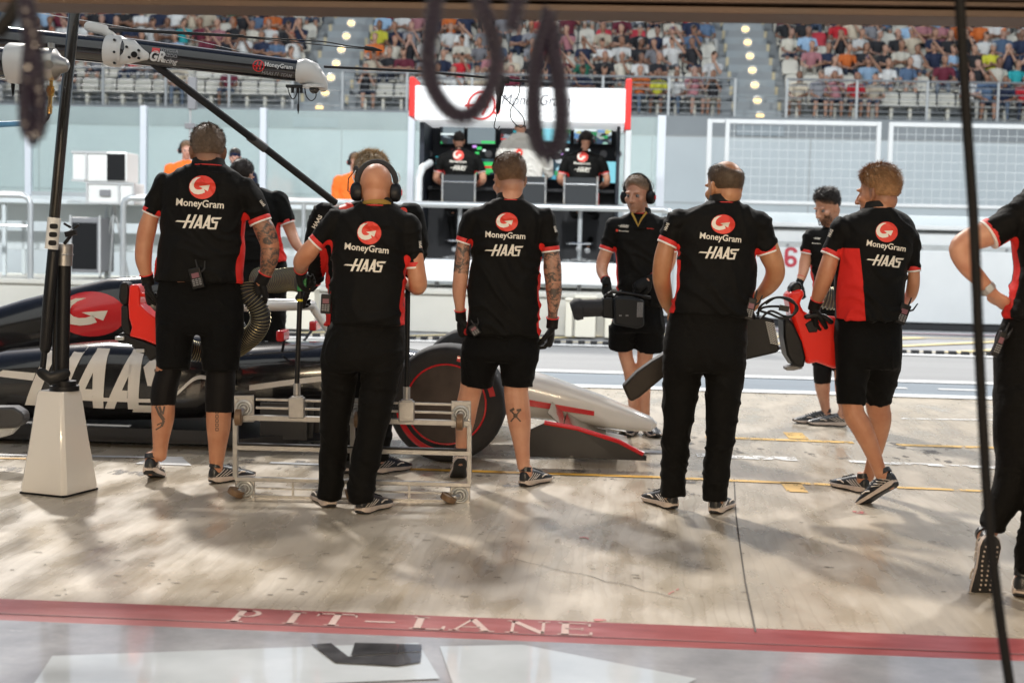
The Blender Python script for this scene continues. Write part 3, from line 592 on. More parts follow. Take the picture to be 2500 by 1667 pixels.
monitor(1085, 366, 1135, 400, S3, Y=YP+.95, extra=[(0, .55, 1, .8, EGR), (0, .4, 1, .55, ERD)])
monitor(1245, 366, 1290, 412, S3, Y=YP+.95); monitor(1385, 372, 1415, 420, ECY, Y=YP+.95); monitor(1000, 360, 1040, 400, S2, Y=YP+.95)
for (x, y, r, mm) in ((1090, 337, 5, EPU), (1101, 341, 6, EGR), (1112, 346, 4, EW), (1096, 352, 5, EGR), (1040, 345, 3, ERD), (1283, 348, 5, EW), (1302, 344, 5, EW), (1352, 346, 4, EW), (1290, 354, 3, EPU)):
    p = WY(x, y, YP+1.0); g = Geo(); g.box(p, (r*.012, .02, r*.007)); build(g, 'status_light', mm, T, smooth=False)
g = Geo()
for x in (985, 1065, 1122, 1386, 1420): p = WY(x, 354, YP+1.02); g.cyl((p.x, p.y, p.z), (p.x, p.y+.05, p.z), .055, n=18)
build(g, 'speaker_dial', M_GREY, T)
# chairs
M_STRAP = mat('charcoal chair mesh', (.035, .038, .042), .7); M_CHROME = mat('polished chrome', (.7, .7, .7), .15, .95)
def chair(px, label, copyof=None):
    p = WY(px, 470, YP+.0); zs = wp(1200, 478, YP+.0).z
    if copyof is not None:
        r = copyof.copy(); COL.objects.link(r); r.location = (p.x, YP+.0, zf); r['label'] = label
        for ch in copyof.children: c = ch.copy(); COL.objects.link(c); c.parent = r
        return r
    t = empty('high_chair', (p.x, YP+.0, zf), label, 'chair', 'mesh backed high chairs at the gantry desk'); X = p.x; Y = YP+.0
    g = Geo(); g.b2((X-.22, Y-.02, zs), (X+.22, Y+.42, zs+.05)); build(g, 'seat', M_STRAP, t, bevel=.02)
    g = Geo(); g.loft([[(X-.22, Y-.06+dy, zs+z), (X+.22, Y-.06+dy, zs+z), (X+.22, Y-.04+dy, zs+z), (X-.22, Y-.04+dy, zs+z)] for z, dy in ((.06, .02), (.14, 0), (.3, -.02), (.46, -.06))]); build(g, 'backrest', M_STRAP, t)
    g = Geo()
    for s in (-1, 1): g.tube([(X+s*.24, Y+.42, zs+.02), (X+s*.24, Y, zs+.0), (X+s*.24, Y-.06, zs+.08), (X+s*.24, Y-.1, zs+.48)], .018, 8)
    g.cyl((X-.24, Y-.09, zs+.36), (X+.24, Y-.09, zs+.36), .015, n=8); build(g, 'frame', M_CHROME, t)
    g = Geo(); g.cyl((X, Y+.2, zf+.02), (X, Y+.2, zs), .035, n=14); build(g, 'column', M_STEEL, t)
    g = Geo(); g.torus((X, Y+.2, zf+.28), (0, 0, 1), .2, .015, 24, 6); g.cyl((X-.2, Y+.2, zf+.28), (X+.2, Y+.2, zf+.28), .012, n=6); build(g, 'foot_ring', M_CHROME, t)
    g = Geo(); 
    for k in range(5): a = 2*PI*k/5+.3; g.tube([(X, Y+.2, zf+.05), (X+.26*math.cos(a), Y+.2+.26*math.sin(a), zf+.025)], .02, 6)
    build(g, 'star_base', M_CHROME, t); return t
c0 = chair(1054, 'left one of the three mesh backed high chairs at the gantry desk'); chair(1215, 'middle high chair under the seated man in the white hooded top', c0); chair(1333, 'right one of the three mesh backed high chairs at the gantry desk', c0)

# ================================================================ grandstand
Y0 = 39.0; RISE = .5; RUN = .8; Z0 = WY(1176, 262, Y0).z; NR = 9; XL, XR = -21, 21
aisle = [(WY(734, 260, Y0).x, 1.25), (WY(1742, 285, Y0).x, 1.25)]; aisle.append((aisle[0][0]-8.9-1.2, 1.2)); aisle.append((aisle[1][0]+10.6, 1.25))
ST = empty('grandstand', (0, Y0, 0), 'pale concrete grandstand rising behind the pit wall', 'grandstand')
g = Geo(); g.b2((-60, Y0-.4, 0), (60, Y0-.1, Z0-.12)); build(g, 'front_wall', M_STANDW, ST, smooth=False)
g = Geo()
for z in (1.2, 2.4, Z0-.55): g.b2((-60, Y0-.43, z), (60, Y0-.401, z+.03))
for x in np.arange(-28, 28, 4.2): g.b2((x, Y0-.425, .0), (x+.03, Y0-.4, Z0-.2))
build(g, 'panel_joint', M_GALV, ST, smooth=False)
g = Geo()
for k in range(NR+1): g.b2((-60, Y0-.1+k*RUN-(.35 if k == 0 else 0), Z0-.12+k*RISE-.4), (60, Y0-.1+(k+1)*RUN+.02, Z0+k*RISE))
g.b2((-60, Y0+NR*RUN+.8, Z0), (60, Y0+NR*RUN+1.4, Z0+NR*RISE+2.6)); build(g, 'terrace', M_STAND, ST, smooth=False)
for ax, aw in aisle:
    g = Geo()
    for k in range(NR):
        g.b2((ax-aw/2, Y0-.1+k*RUN-RUN/2, Z0+(k-1)*RISE), (ax+aw/2, Y0-.1+k*RUN, Z0+(k-.5)*RISE))
    build(g, 'stair_step', mat('stair concrete', (.36, .40, .42), .8, var=.05), ST, smooth=False)
for ax, aw in aisle:
    for s in (-1, 1):
        g = Geo()
        for k in range(NR): g.b2((ax+s*aw/2-.045, Y0-.1+k*RUN-.02, Z0+(k-.5)*RISE), (ax+s*aw/2+.045, Y0-.08+k*RUN, Z0+k*RISE+.004)); g.b2((ax+s*aw/2-.045, Y0-.1+k*RUN, Z0+k*RISE), (ax+s*aw/2+.045, Y0-.1+(k+1)*RUN-.02, Z0+k*RISE+.006))
        build(g, 'stair_edge', M_YSTEP, ST, smooth=False)
lampp = None
for ai, (ax, aw) in enumerate(aisle):
    for k in range(NR):
        x = ax+.02; lab = '%s step lamp from the bottom on the %s grandstand stairs' % (['lowest', 'second', 'third', 'fourth', 'fifth', 'sixth', 'seventh', 'eighth', 'ninth'][k], ['middle', 'right-hand', 'far left', 'far right'][ai])
        loc = (x, Y0-.13+k*RUN, Z0+(k-.5)*RISE+.3)
        if lampp is None:
            lampp = empty('step_lamp', loc, lab, 'lamp', 'round lamps on the grandstand stair risers'); g = Geo(); g.torus(loc, (0, 1, 0), .115, .016, 24, 6); build(g, 'rim', M_STEEL, lampp); g = Geo(); g.ell(loc, (.105, .05, .075)); build(g, 'lens', M_LAMP, lampp)
        else:
            r = lampp.copy(); COL.objects.link(r); r.location = loc; r['label'] = lab
            for ch in lampp.children: c = ch.copy(); COL.objects.link(c); c.parent = r
# front handrails
ai = 0
def frail(xa, xb, label):
    y = Y0-.32; t = empty('handrail', (xa, y, Z0-.1), label, 'railing', 'steel railings along the front of the grandstand'); zt_ = Z0+1.02; g = Geo(); g.cyl((xa, y, zt_), (xb, y, zt_), .03, n=10); build(g, 'top_rail', M_STEELD, t)
    g = Geo()
    for z in np.linspace(Z0+.05, zt_-.16, 6): g.cyl((xa, y, z), (xb, y, z), .012, n=6)
    build(g, 'cross_bar', M_STEELD, t)
    n = max(1, round((xb-xa)/1.7))
    for i in range(n+1): x = xa+(xb-xa)*i/n; g = Geo(); g.b2((x-.03, y-.03, Z0-.5), (x+.03, y+.03, zt_)); g.b2((x-.07, y-.045, Z0-.55), (x+.07, y+.04, Z0-.3)); build(g, 'post', M_GALV, t, smooth=False)
a_ = sorted(aisle); cuts = [XL]+sum([[a-w_/2, a+w_/2] for a, w_ in a_], [])+[XR]; blocks = [(cuts[i]+.06, cuts[i+1]-.06) for i in range(0, len(cuts), 2)]; blocks = [q for q in blocks if q[1]-q[0] > 1]
bn = ['far left', 'left', 'middle', 'right', 'far right']
for i, (a, b_) in enumerate(blocks): frail(a, b_, 'steel railing along the front row of the %s seating block' % bn[i])
for ax, aw in aisle[:2]:
    y = Y0-.36; g = Geo()
    for z in (Z0+.1, Z0+.5): g.cyl((ax-aw/2, y, z), (ax+aw/2, y, z), .014, n=6)
    tag(build(g, 'safety_bar', M_STEELD), 'thin bars closing the foot of the %s grandstand stairs' % ('middle' if ax < 2 else 'right-hand'), 'bar')
# ---------------------------------------------------------------- spectators
def cmat(name, kind):
    m, n, b, tc = nodes(name); oi = n.nodes.new('ShaderNodeObjectInfo'); b.inputs['Roughness'].default_value = .8
    if kind == 'shirt': L(n, oi.outputs['Color'], b.inputs['Base Color'])
    if kind == 'skin': L(n, ramp(n, oi.outputs['Random'], [(0, (.52, .30, .21)), (.35, (.44, .24, .16)), (.6, (.30, .15, .09)), (.8, (.20, .10, .06)), (1, (.56, .33, .25))]), b.inputs['Base Color']); b.inputs['Roughness'].default_value = .55
    if kind == 'hair': r = mth(n, 'FRACT', mth(n, 'MULTIPLY', oi.outputs['Random'], 7.3)); L(n, ramp(n, r, [(0, (.02, .014, .01)), (.5, (.04, .025, .015)), (.7, (.14, .08, .04)), (.82, (.55, .55, .53)), (.9, (.6, .15, .02)), (1, (.05, .07, .16))]), b.inputs['Base Color'])
    if kind == 'pants': r = mth(n, 'FRACT', mth(n, 'MULTIPLY', oi.outputs['Random'], 13.7)); L(n, ramp(n, r, [(0, (.02, .022, .03)), (.4, (.03, .045, .08)), (.6, (.10, .14, .20)), (.8, (.35, .31, .24)), (1, (.5, .5, .48))]), b.inputs['Base Color'])
    return m
CM = [cmat('spectator shirt', 'shirt'), cmat('spectator skin', 'skin'), cmat('spectator hair', 'hair'), cmat('spectator trousers', 'pants'), mat('spectator shoes', (.25, .24, .23), .7)]
def seated(pose, female, cap):
    """faces -Y, feet at origin level 0, seat .42"""
    prim = []   # (pts, radii, mat, flat)
    def P(pts, r, m): prim.append(([Vector(p) for p in pts], r, m))
    q = random.Random(pose*7+female*3+cap); ln = q.uniform(-.03, .12); tw = q.uniform(-.05, .05); sw = .165 if female else .19
    hip = Vector((0, .02, .52)); ch = Vector((tw, -.02-ln*.4, .88)); nk = Vector((tw, -.04-ln*.7, 1.03)); hd = Vector((tw*1.5, -.08-ln, 1.2))
    P([hip, (hip+ch)/2, ch], [.15, .145, .165], 0); P([ch+Vector((-sw*.75, 0, .05)), ch+Vector((sw*.75, 0, .05))], [.085, .085], 0); P([nk-Vector((0, 0, .03)), hd], [.055, .055], 1)
    P([hd+Vector((0, -.01, -.04)), hd+Vector((0, 0, .03))], [.078, .092], 1); P([hd+Vector((0, .02, .045)), hd+Vector((0, .03, .04))], [.092, .094], 2)
    if cap: P([hd+Vector((0, -.02, .075)), hd+Vector((0, -.12, .055))], [.07, .03], 2)
    if female: P([hd+Vector((0, .06, .02)), hd+Vector((0, .08, -.16))], [.085, .06], 2)
    fs = [(.0, 0), (.5, 1), (1, 2)]
    for s in (-1, 1):
        sh = ch+Vector((s*(sw+.02), 0, .06)); kn = Vector((s*.13+q.uniform(-.05, .05), -.42, .50)); ft = Vector((kn.x*1.1, -.42+q.uniform(-.08, .1), .06))
        P([hip+Vector((s*.09, 0, -.01)), (hip+kn)/2+Vector((s*.03, 0, 0)), kn], [.1, .085, .065], 3); bare = pose % 2
        P([kn, (kn+ft)/2, ft+Vector((0, .03, .03))], [.062, .052, .038], 1 if bare else 3); P([ft+Vector((0, .04, -.02)), ft+Vector((0, -.13, -.03))], [.045, .035], 4)
        if pose % 4 in (0, 3) and not (cap and pose == 3): el = sh+Vector((s*.06, -.08, -.27)); ha = Vector((s*.09, -.33, .60))
        elif pose % 4 == 1 and (s > 0 or female): el = sh+Vector((s*.03, -.22, -.22)); ha = hd+Vector((s*.05, -.16, -.12-.05*s))
        elif pose % 4 in (1, 2): el = sh+Vector((s*.05, -.1, -.26)); ha = (ch+Vector((-s*.1, -.24, -.13))) if pose % 4 == 2 else Vector((s*.1, -.34, .58))
        else: el = sh+Vector((s*.12, -.16, -.06)) if s > 0 else sh+Vector((s*.05, -.1, -.26)); ha = hd+Vector((.03, -.22, .05)) if s > 0 else Vector((-.12, -.36, .58))
        mid = sh.lerp(el, .55); P([sh, mid], [.065, .055], 0); P([mid, el, el.lerp(ha, .5), ha], [.046, .043, .04, .03], 1); P([ha, ha+(ha-el).normalized()*.08], [.036, .03], 1)
    g = Geo()
    for pts, r, m in prim: g.tube(pts, r, 10, round_=True)
    me = remesh(g, .021, 1); co = vco(me); best = np.full(len(co), 1e9); mi = np.zeros(len(co), int)
    for pts, r, m in prim:
        for i in range(len(pts)-1):
            a = np.array(pts[i]); b_ = np.array(pts[i+1]); d = b_-a; t = np.clip(((co-a) @ d)/max(d @ d, 1e-9), 0, 1); dd = np.linalg.norm(co-a-t[:, None]*d, axis=1)-(r[i]+(r[i+1]-r[i])*t)
            k = dd < best; best[k] = dd[k]; mi[k] = m
    for q_ in CM: me.materials.append(q_)
    me.polygons.foreach_set('material_index', [int(mi[p.vertices[0]]) for p in me.polygons]); me.polygons.foreach_set('use_smooth', [True]*len(me.polygons)); me.name = 'spectator'; return me
SP = [seated(p, f, c) for p in range(4) for f, c in ((0, 0), (0, 1), (1, 0))]
g = Geo()
def seatgeo(g):
    for z, y, h in ((.40, -.2, .04),): g.box((0, -.02, .41), (.44, .42, .045))
    rg = []
    for z, hw, dy in ((.43, .20, .19), (.55, .225, .2), (.72, .225, .23), (.80, .20, .25), (.835, .14, .26)): rg.append([(-hw, dy, z), (hw, dy, z), (hw, dy+.03, z), (-hw, dy+.03, z)])
    g.loft(rg); g.box((0, .05, .2), (.08, .2, .4))
seatgeo(g); bm_ = g.mesh('stadium_seat'); 
def seatobj(loc, label, red=False):
    o = bpy.data.objects.new('stadium_seat', SEATR if red else SEATM); COL.objects.link(o); o.location = loc; tag(o, label, 'seat', 'cream plastic stadium seats'); return o
SEATM = bm_; SEATM.materials.append(M_SEAT); SEATR = bm_.copy(); SEATR.materials.clear(); SEATR.materials.append(M_SEATR)
SHIRTS = [('white', (.72, .72, .70), 26), ('black', (.02, .02, .024), 27), ('navy', (.02, .03, .07), 17), ('grey', (.25, .25, .27), 8), ('light blue', (.32, .48, .66), 6), ('orange', (.62, .15, .03), 3), ('red', (.55, .02, .03), 4), ('beige', (.58, .50, .38), 6), ('dark green', (.02, .16, .10), 2), ('teal', (.03, .45, .48), 1), ('pink', (.42, .18, .20), 2), ('yellow', (.60, .58, .05), 1), ('maroon', (.16, .02, .04), 3), ('cream', (.66, .62, .52), 5), ('denim blue', (.10, .16, .26), 5)]
SW = [s[2] for s in SHIRTS]; rc = random.Random(21)
rown = ['front', 'second', 'third', 'fourth', 'fifth', 'sixth', 'seventh', 'eighth', 'ninth']
ordn = lambda k: ['zero', 'first', 'second', 'third', 'fourth', 'fifth', 'sixth', 'seventh', 'eighth', 'ninth', 'tenth', '11th', '12th', '13th', '14th', '15th', '16th', '17th', '18th', '19th', '20th', '21st', '22nd', '23rd', '24th', '25th', '26th'][k]
crowd = []; seats = []
for k in range(NR):
    for bi, (a, b_) in enumerate(blocks):
        n = int((b_-a-.1)/.5); off = (b_-a-n*.5)/2
        for s in range(n):
            x = a+off+.25+s*.5; y = Y0+k*RUN+.2; z = Z0+k*RISE
            px = 1176+(x+.058*y)/y*3267
            if px < -60 or px > 2420: continue
            occ = .89
            if k == 0: occ = .22 if px < 780 else (.45 if px < 940 else .88)
            if k == 1: occ = .40 if px < 700 else .86
            if k == 2 and px < 700: occ = .85
            if k == 4 and 1330 < px < 1500: occ = .1
            if k == 0 and 2060 < px < 2180: occ = 0
            if k in (1, 2) and 990 < px < 1300: occ = .7
            o_ = rc.random() < occ
            row = '%s row, %s block, %s from left' % (rown[k], bn[bi], ordn(s+1))
            if o_: crowd.append((k, x, y, z, row))
            seats.append((0 if not o_ else 1, k, x, y, z, row, o_))
hidden_by = []
for i, (k, x, y, z, row) in enumerate(crowd):
    c = rc.choices(SHIRTS, SW)[0]; me = SP[rc.randrange(len(SP))]
    if i < 300:
        o = bpy.data.objects.new('spectator', me); COL.objects.link(o); o.location = (x+rc.uniform(-.04, .04), y, z); o.rotation_euler = (0, 0, rc.uniform(-.35, .35)); s = rc.uniform(.94, 1.05); o.scale = (s, s, s)
        v = rc.uniform(.8, 1.15); o.color = (*[min(1, q*v) for q in c[1]], 1)
        tag(o, '%s-shirted spectator in the %s' % (c[0], row), 'spectator', 'spectators seated in the grandstand')
rest = crowd[300:]
if rest:
    g = Geo(); cols = []; RM = {}
    mats = [CM[1], CM[2], CM[3], CM[4]]; 
    for c in SHIRTS: RM[c[0]] = len(mats); mats.append(mat('shirt '+c[0], c[1], .8))
    for (k, x, y, z, row) in rest:
        c = rc.choices(SHIRTS, SW)[0]; me = SP[rc.randrange(len(SP))]; co = vco(me)+np.array((x, y, z))
        mi = [p.material_index for p in me.polygons]; base = g.n; g.v.extend(map(tuple, co)); g.f.extend([tuple(i+base for i in p.vertices) for p in me.polygons]); g.m.extend([RM[c[0]] if q == 0 else q-1 for q in mi]); g.n += len(co)
    o = build(g, 'spectators_crowd', mats); tag(o, 'upper rows of the seated crowd just under the header beam', 'crowd', kind='stuff')
seats.sort(key=lambda q: (q[0], q[1])); 
for i, (occf, k, x, y, z, row, o_) in enumerate(seats[:300]):
    red = (not o_) and (k == 4) and rc.random() < .3
    seatobj((x, y, z), ('red covered seat in the ' if red else ('empty cream seat in the ' if not o_ else 'cream seat under spectator in the '))+row, red)
if len(seats) > 300:
    g = Geo()
    for (occf, k, x, y, z, row, o_) in seats[300:]:
        h = Geo(); seatgeo(h); g.add([(p[0]+x, p[1]+y, p[2]+z) for p in h.v], h.f)
    tag(build(g, 'stadium_seats', M_SEAT, smooth=False), 'remaining cream seats hidden under the upper crowd rows', 'seats', kind='stuff')
# ================================================================ people: materials
def cloth(name, col, rough=.72, panel=None, sheen=.03, bs=1.0):
    m, n, b, tc = nodes(name); o = tc.outputs['Object']; b.inputs['Specular IOR Level'].default_value = .12; b.inputs['Roughness'].default_value = rough; b.inputs['Sheen Weight'].default_value = sheen; b.inputs['Sheen Roughness'].default_value = .4
    if panel:
        at = n.nodes.new('ShaderNodeAttribute'); at.attribute_name = 'panel'; f = mth(n, 'GREATER_THAN', at.outputs['Fac'], 0.0); L(n, mixc(n, f, col, panel), b.inputs['Base Color'])
    else: b.inputs['Base Color'].default_value = (*col, 1)
    a = tex(n, 'ShaderNodeTexNoise', mapping(n, o, (1, 1, .55), (.5, .3, .4)), 9, 3); c = tex(n, 'ShaderNodeTexNoise', mapping(n, o, (1, .8, 1.6)), 26, 4); d = tex(n, 'ShaderNodeTexNoise', o, 420, 1)
    h = mth(n, 'ADD', mth(n, 'MULTIPLY', a.outputs['Fac'], 1.0), mth(n, 'ADD', mth(n, 'MULTIPLY', c.outputs['Fac'], .35), mth(n, 'MULTIPLY', d.outputs['Fac'], .06))); bumpn(n, h, b, .55*bs, .02); return m
RED_C = (.60, .025, .02)
M_SHIRT = cloth('black team shirt', (.0048, .0046, .0042), .68, RED_C); M_SUIT = cloth('black race suit', (.008, .008, .008), .8); M_PANTS = cloth('black work trousers', (.0046, .0043, .0038), .75, bs=1.2)
M_SHORT = cloth('black shorts', (.0040, .0040, .0040), .8); M_COMP = cloth('black compression fabric', (.008, .007, .007), .6, bs=.3); M_GLOVE = cloth('black gloves', (.011, .011, .011), .6, bs=.6)
M_TRIMR = mat('red sleeve trim', RED_C, .6, bump=.2, bscale=120); M_TRIMW = mat('white sleeve trim', (.74, .70, .66), .6); M_ORANGE = cloth('orange overalls', (.80, .17, .03), .7); M_WHITEC = cloth('white hooded top', (.60, .57, .52), .8)
M_COLLAR = cloth('black collar', (.016, .015, .014), .7, bs=.2)
def skinm(name, col, ink=True, red=.3):
    m, n, b, tc = nodes(name); o = tc.outputs['Object']; nz = tex(n, 'ShaderNodeTexNoise', o, 14, 5); fine = tex(n, 'ShaderNodeTexNoise', o, 160, 3)
    d = tuple(c*f for c, f in zip(col, (.84, .72, .68))); base = mixc(n, ramp(n, nz.outputs['Fac'], [(.35, (0, 0, 0)), (.7, (1, 1, 1))]), col, d)
    if ink:
        at = n.nodes.new('ShaderNodeAttribute'); at.attribute_name = 'ink'
        w_ = tex(n, 'ShaderNodeTexWave', o, 9, 4, wave_type='RINGS', Distortion=14, **{'Detail Scale': 2.2}); v_ = tex(n, 'ShaderNodeTexVoronoi', o, 26, 0, feature='DISTANCE_TO_EDGE'); n2 = tex(n, 'ShaderNodeTexNoise', o, 22, 6)
        f1 = ramp(n, w_.outputs['Fac'], [(.35, (1, 1, 1)), (.6, (.25, .25, .25))]); f2 = ramp(n, v_.outputs['Distance'], [(.0, (1, 1, 1)), (.08, (.15, .15, .15))]); f3 = ramp(n, n2.outputs['Fac'], [(.42, (.25, .25, .25)), (.6, (1, 1, 1))])
        f = mth(n, 'MULTIPLY', mth(n, 'MINIMUM', mth(n, 'ADD', mth(n, 'MULTIPLY', f1, .75), mth(n, 'MULTIPLY', f2, .5)), 1.0), f3); f = mth(n, 'MINIMUM', mth(n, 'MULTIPLY', mth(n, 'ADD', mth(n, 'MULTIPLY', f, 1.25), .20), at.outputs['Fac']), .93)
        base = mixc(n, f, base, (.045, .042, .038))
    st = n.nodes.new('ShaderNodeAttribute'); st.attribute_name = 'stubble'; base = mixc(n, mth(n, 'MULTIPLY', st.outputs['Fac'], .75), base, (.06, .035, .022))
    L(n, base, b.inputs['Base Color']); b.inputs['Roughness'].default_value = .48; b.inputs['Subsurface Weight'].default_value = .0; bumpn(n, fine.outputs['Fac'], b, .15, .002); return m
SK = {'tan': skinm('tanned skin', (.50, .235, .13)), 'fair': skinm('fair skin', (.56, .29, .185)), 'olive': skinm('olive skin', (.44, .215, .105)), 'pink': skinm('pinkish skin', (.56, .30, .22))}
def hairm(name, col):
    m, n, b, tc = nodes(name); nz = tex(n, 'ShaderNodeTexNoise', tc.outputs['Object'], 60, 3); v = mth(n, 'MULTIPLY_ADD', nz.outputs['Fac'], 1.2, .4)
    vm = n.nodes.new('ShaderNodeVectorMath'); vm.operation = 'SCALE'; vm.inputs[0].default_value = col; L(n, v, vm.inputs['Scale']); at = n.nodes.new('ShaderNodeAttribute'); at.attribute_name = 'cover'; cv = mth(n, 'ADD', at.outputs['Fac'], mth(n, 'MULTIPLY_ADD', nz.outputs['Fac'], .5, -.25)); cv = ramp(n, cv, [(.12, (0, 0, 0)), (.85, (1, 1, 1))]); L(n, mixc(n, cv, (.40, .20, .12), vm.outputs[0]), b.inputs['Base Color']); b.inputs['Roughness'].default_value = .5; b.inputs['Specular IOR Level'].default_value = .3; return m
HM = {'brown': hairm('brown hair', (.15, .083, .043)), 'dark': hairm('dark hair', (.018, .012, .009)), 'ginger': hairm('sandy hair', (.36, .19, .085)), 'blond': hairm('blond hair', (.55, .42, .27)), 'greybrown': hairm('greying hair', (.19, .125, .08)), 'stub': hairm('cropped dark hair', (.075, .048, .028))}
M_SOLE = mat('off white shoe sole', (.55, .46, .40), .6, var=.12, vscale=30); M_OUT = mat('black outsole', (.015, .015, .016), .7); M_SHOE = mat('black leather shoe', (.016, .017, .019), .38, bump=.2, bscale=60); M_STRIPE = mat('pale shoe stripes', (.62, .55, .48), .5)
M_PRINT = mat('cream print', (.74, .69, .60), .6); M_DISC = mat('red print', (.68, .04, .02), .5); M_INK = mat('tattoo ink', (.085, .055, .040), .55)
M_EYEW = mat('eye white', (.22, .20, .19), .5); M_EYED = mat('iris dark', (.02, .015, .012), .2)

def lerp_rows(rows, y):
    ys = [r[0] for r in rows]; return [np.interp(y, ys, [r[i] for r in rows]) for i in (1, 2)]
def cat(pts, n=4):
    """Catmull-Rom through tuples"""
    P = [np.array(p, float) for p in pts]
    if len(P) < 3: return [tuple(p) for p in P]
    P = [2*P[0]-P[1]]+P+[2*P[-1]-P[-2]]; out = []
    for i in range(1, len(P)-2):
        for j in range(n):
            t = j/n; out.append(.5*((2*P[i])+(-P[i-1]+P[i+1])*t+(2*P[i-1]-5*P[i]+4*P[i+1]-P[i+2])*t*t+(-P[i-1]+3*P[i]-3*P[i+1]+P[i+2])*t**3))
    out.append(P[-2]); return [tuple(q) for q in out]
def hand(g, wr, d, nrm, side, curl=.6, grow=0.0, size=1.0, spread=.0, thumb=.6):
    """wr wrist, d towards the knuckles, nrm the way the palm faces, side +1/-1 puts the thumb along d x nrm"""
    d = Vector(d).normalized(); nrm = Vector(nrm); nrm = (nrm-d*nrm.dot(d)).normalized(); lat = d.cross(nrm)*side; s = size
    B = lambda v: Vector(wr)+v*s
    g.tube([B(-d*.02), B(d*.02), B(d*.055), B(d*.088)], [(.027+grow)*s, (.031+grow)*s, (.040+grow)*s, (.037+grow)*s], 14, round_=True, flat=.48, upv=nrm)
    ln = (.074, .083, .077, .060)
    for i in range(4):
        b0 = d*.088+lat*(.030-.0205*i); dd = (d+lat*(spread*(1.5-i)*.12)).normalized(); pts = [B(b0-d*.012)]; p = b0.copy(); a = 0
        for k, fr in enumerate((.45, .31, .26)):
            a += curl*(.75 if k == 0 else 1.0)*(1+.08*i); q = dd*math.cos(a)+nrm*math.sin(a); pts.append(B(p+q*0)); p = p+q*(ln[i]*fr*1.25)
        pts.append(B(p)); r0 = (.0098, .0100, .0095, .0084)[i]+grow
        g.tube(pts, [r0*s, r0*s, r0*.95*s, r0*.9*s, r0*.8*s], 9, round_=True)
    t0 = d*.025+lat*.028; t1 = t0+(d*.6+lat*.62+nrm*.35).normalized()*.042; t2 = t1+(d*.85+lat*(.35-.5*thumb)+nrm*(.25+.5*thumb)).normalized()*.034; t3 = t2+(d*.8+lat*(.1-.6*thumb)+nrm*(.3+.5*thumb)).normalized()*.028
    g.tube([B(t0), B(t1), B(t2), B(t3)], [(.017+grow)*s, (.0135+grow)*s, (.0115+grow)*s, (.0095+grow)*s], 10, round_=True)
class Frame:
    def __init__(s, c, yaw, pitch, hs, tilt=0, face=None):
        f = Vector(fh) if face is None else Vector(face); f = Matrix.Rotation(R(yaw), 3, 'Z') @ f; r = f.cross(UP); f2 = f*math.cos(R(pitch))-UP*math.sin(R(pitch)); u = r.cross(f2)
        if tilt: q = Matrix.Rotation(R(tilt), 3, f2); r = q @ r; u = q @ u
        s.c = Vector(c); s.r = r.normalized(); s.f = f2.normalized(); s.u = u.normalized(); s.hs = hs; s.m = Matrix((s.r, s.f, s.u)).transposed()
    def p(s, x, y, z): return s.c+(s.r*x+s.f*y+s.u*z)*s.hs
    def loc(s, P): return (P-np.array(s.c)) @ np.array(s.m)/s.hs
def headgeo(g, F, face=False, jaw=1.0):
    e = lambda c, r, n=18: g.ell(F.p(*c), [q*F.hs for q in r], F.m, n)
    e((0, -.012, .036), (.0745, .095, .086), 24); e((0, .0, .0), (.071, .083, .085)); e((0, .034, -.03), (.060*jaw, .060, .082)); e((0, .022, -.073), (.052*jaw, .056, .040)); e((0, .074, -.096), (.024, .017, .018)); e((0, -.035, -.035), (.060, .055, .055))
    g.tube([F.p(0, .092, .012), F.p(0, .108, -.012), F.p(0, .117, -.030)], [.0085*F.hs, .0105*F.hs, .013*F.hs], 8, round_=True)
    for s in (-1, 1):
        e((s*.012, .106, -.035), (.010, .011, .009), 10); e((s*.030, .083, .024), (.026, .013, .0085), 10); e((s*.043, .058, -.022), (.023, .026, .022), 12)
        er = F.m @ Matrix.Rotation(s*R(20), 3, 'Z'); g.ell(F.p(s*.078, -.012, -.004), (.0085*F.hs, .018*F.hs, .030*F.hs), er, 12); g.ell(F.p(s*.083, -.020, .004), (.008*F.hs, .009*F.hs, .024*F.hs), er, 10); g.ell(F.p(s*.076, -.004, -.03), (.008*F.hs, .010*F.hs, .011*F.hs), er, 10)
    e((0, .089, -.060), (.024, .0115, .0065), 10); e((0, .087, -.071), (.021, .0115, .0075), 10)
def hairfield(q, style):
    """q Nx3 in head units -> cover 0..1"""
    x, y, z = q[:, 0], q[:, 1], q[:, 2]
    t = np.clip((y+.02)/.035, 0, 1)      # 0 behind the ear, 1 in front
    line = -.040*(1-t)+(.030+.55*np.clip(y-.03, 0, 1))*t; h = np.clip((z-line+.01)/.050, 0, 1)
    front = np.clip((.085+(.10-z)*-.2-y)/.012, 0, 1); h = h*np.where(z < .12, np.clip(front, 0, 1), 1)
    if style == 'bald': tt = np.clip((y+.065)/.12, 0, 1); h = h*np.clip((np.sqrt((x-.008)**2+(y+.065-.12*tt)**2+(z-.098-.02*tt)**2)-.040)/.022, 0, 1)*np.where(y > .045, np.clip((.07-z)/.02, 0, 1), 1)
    return h
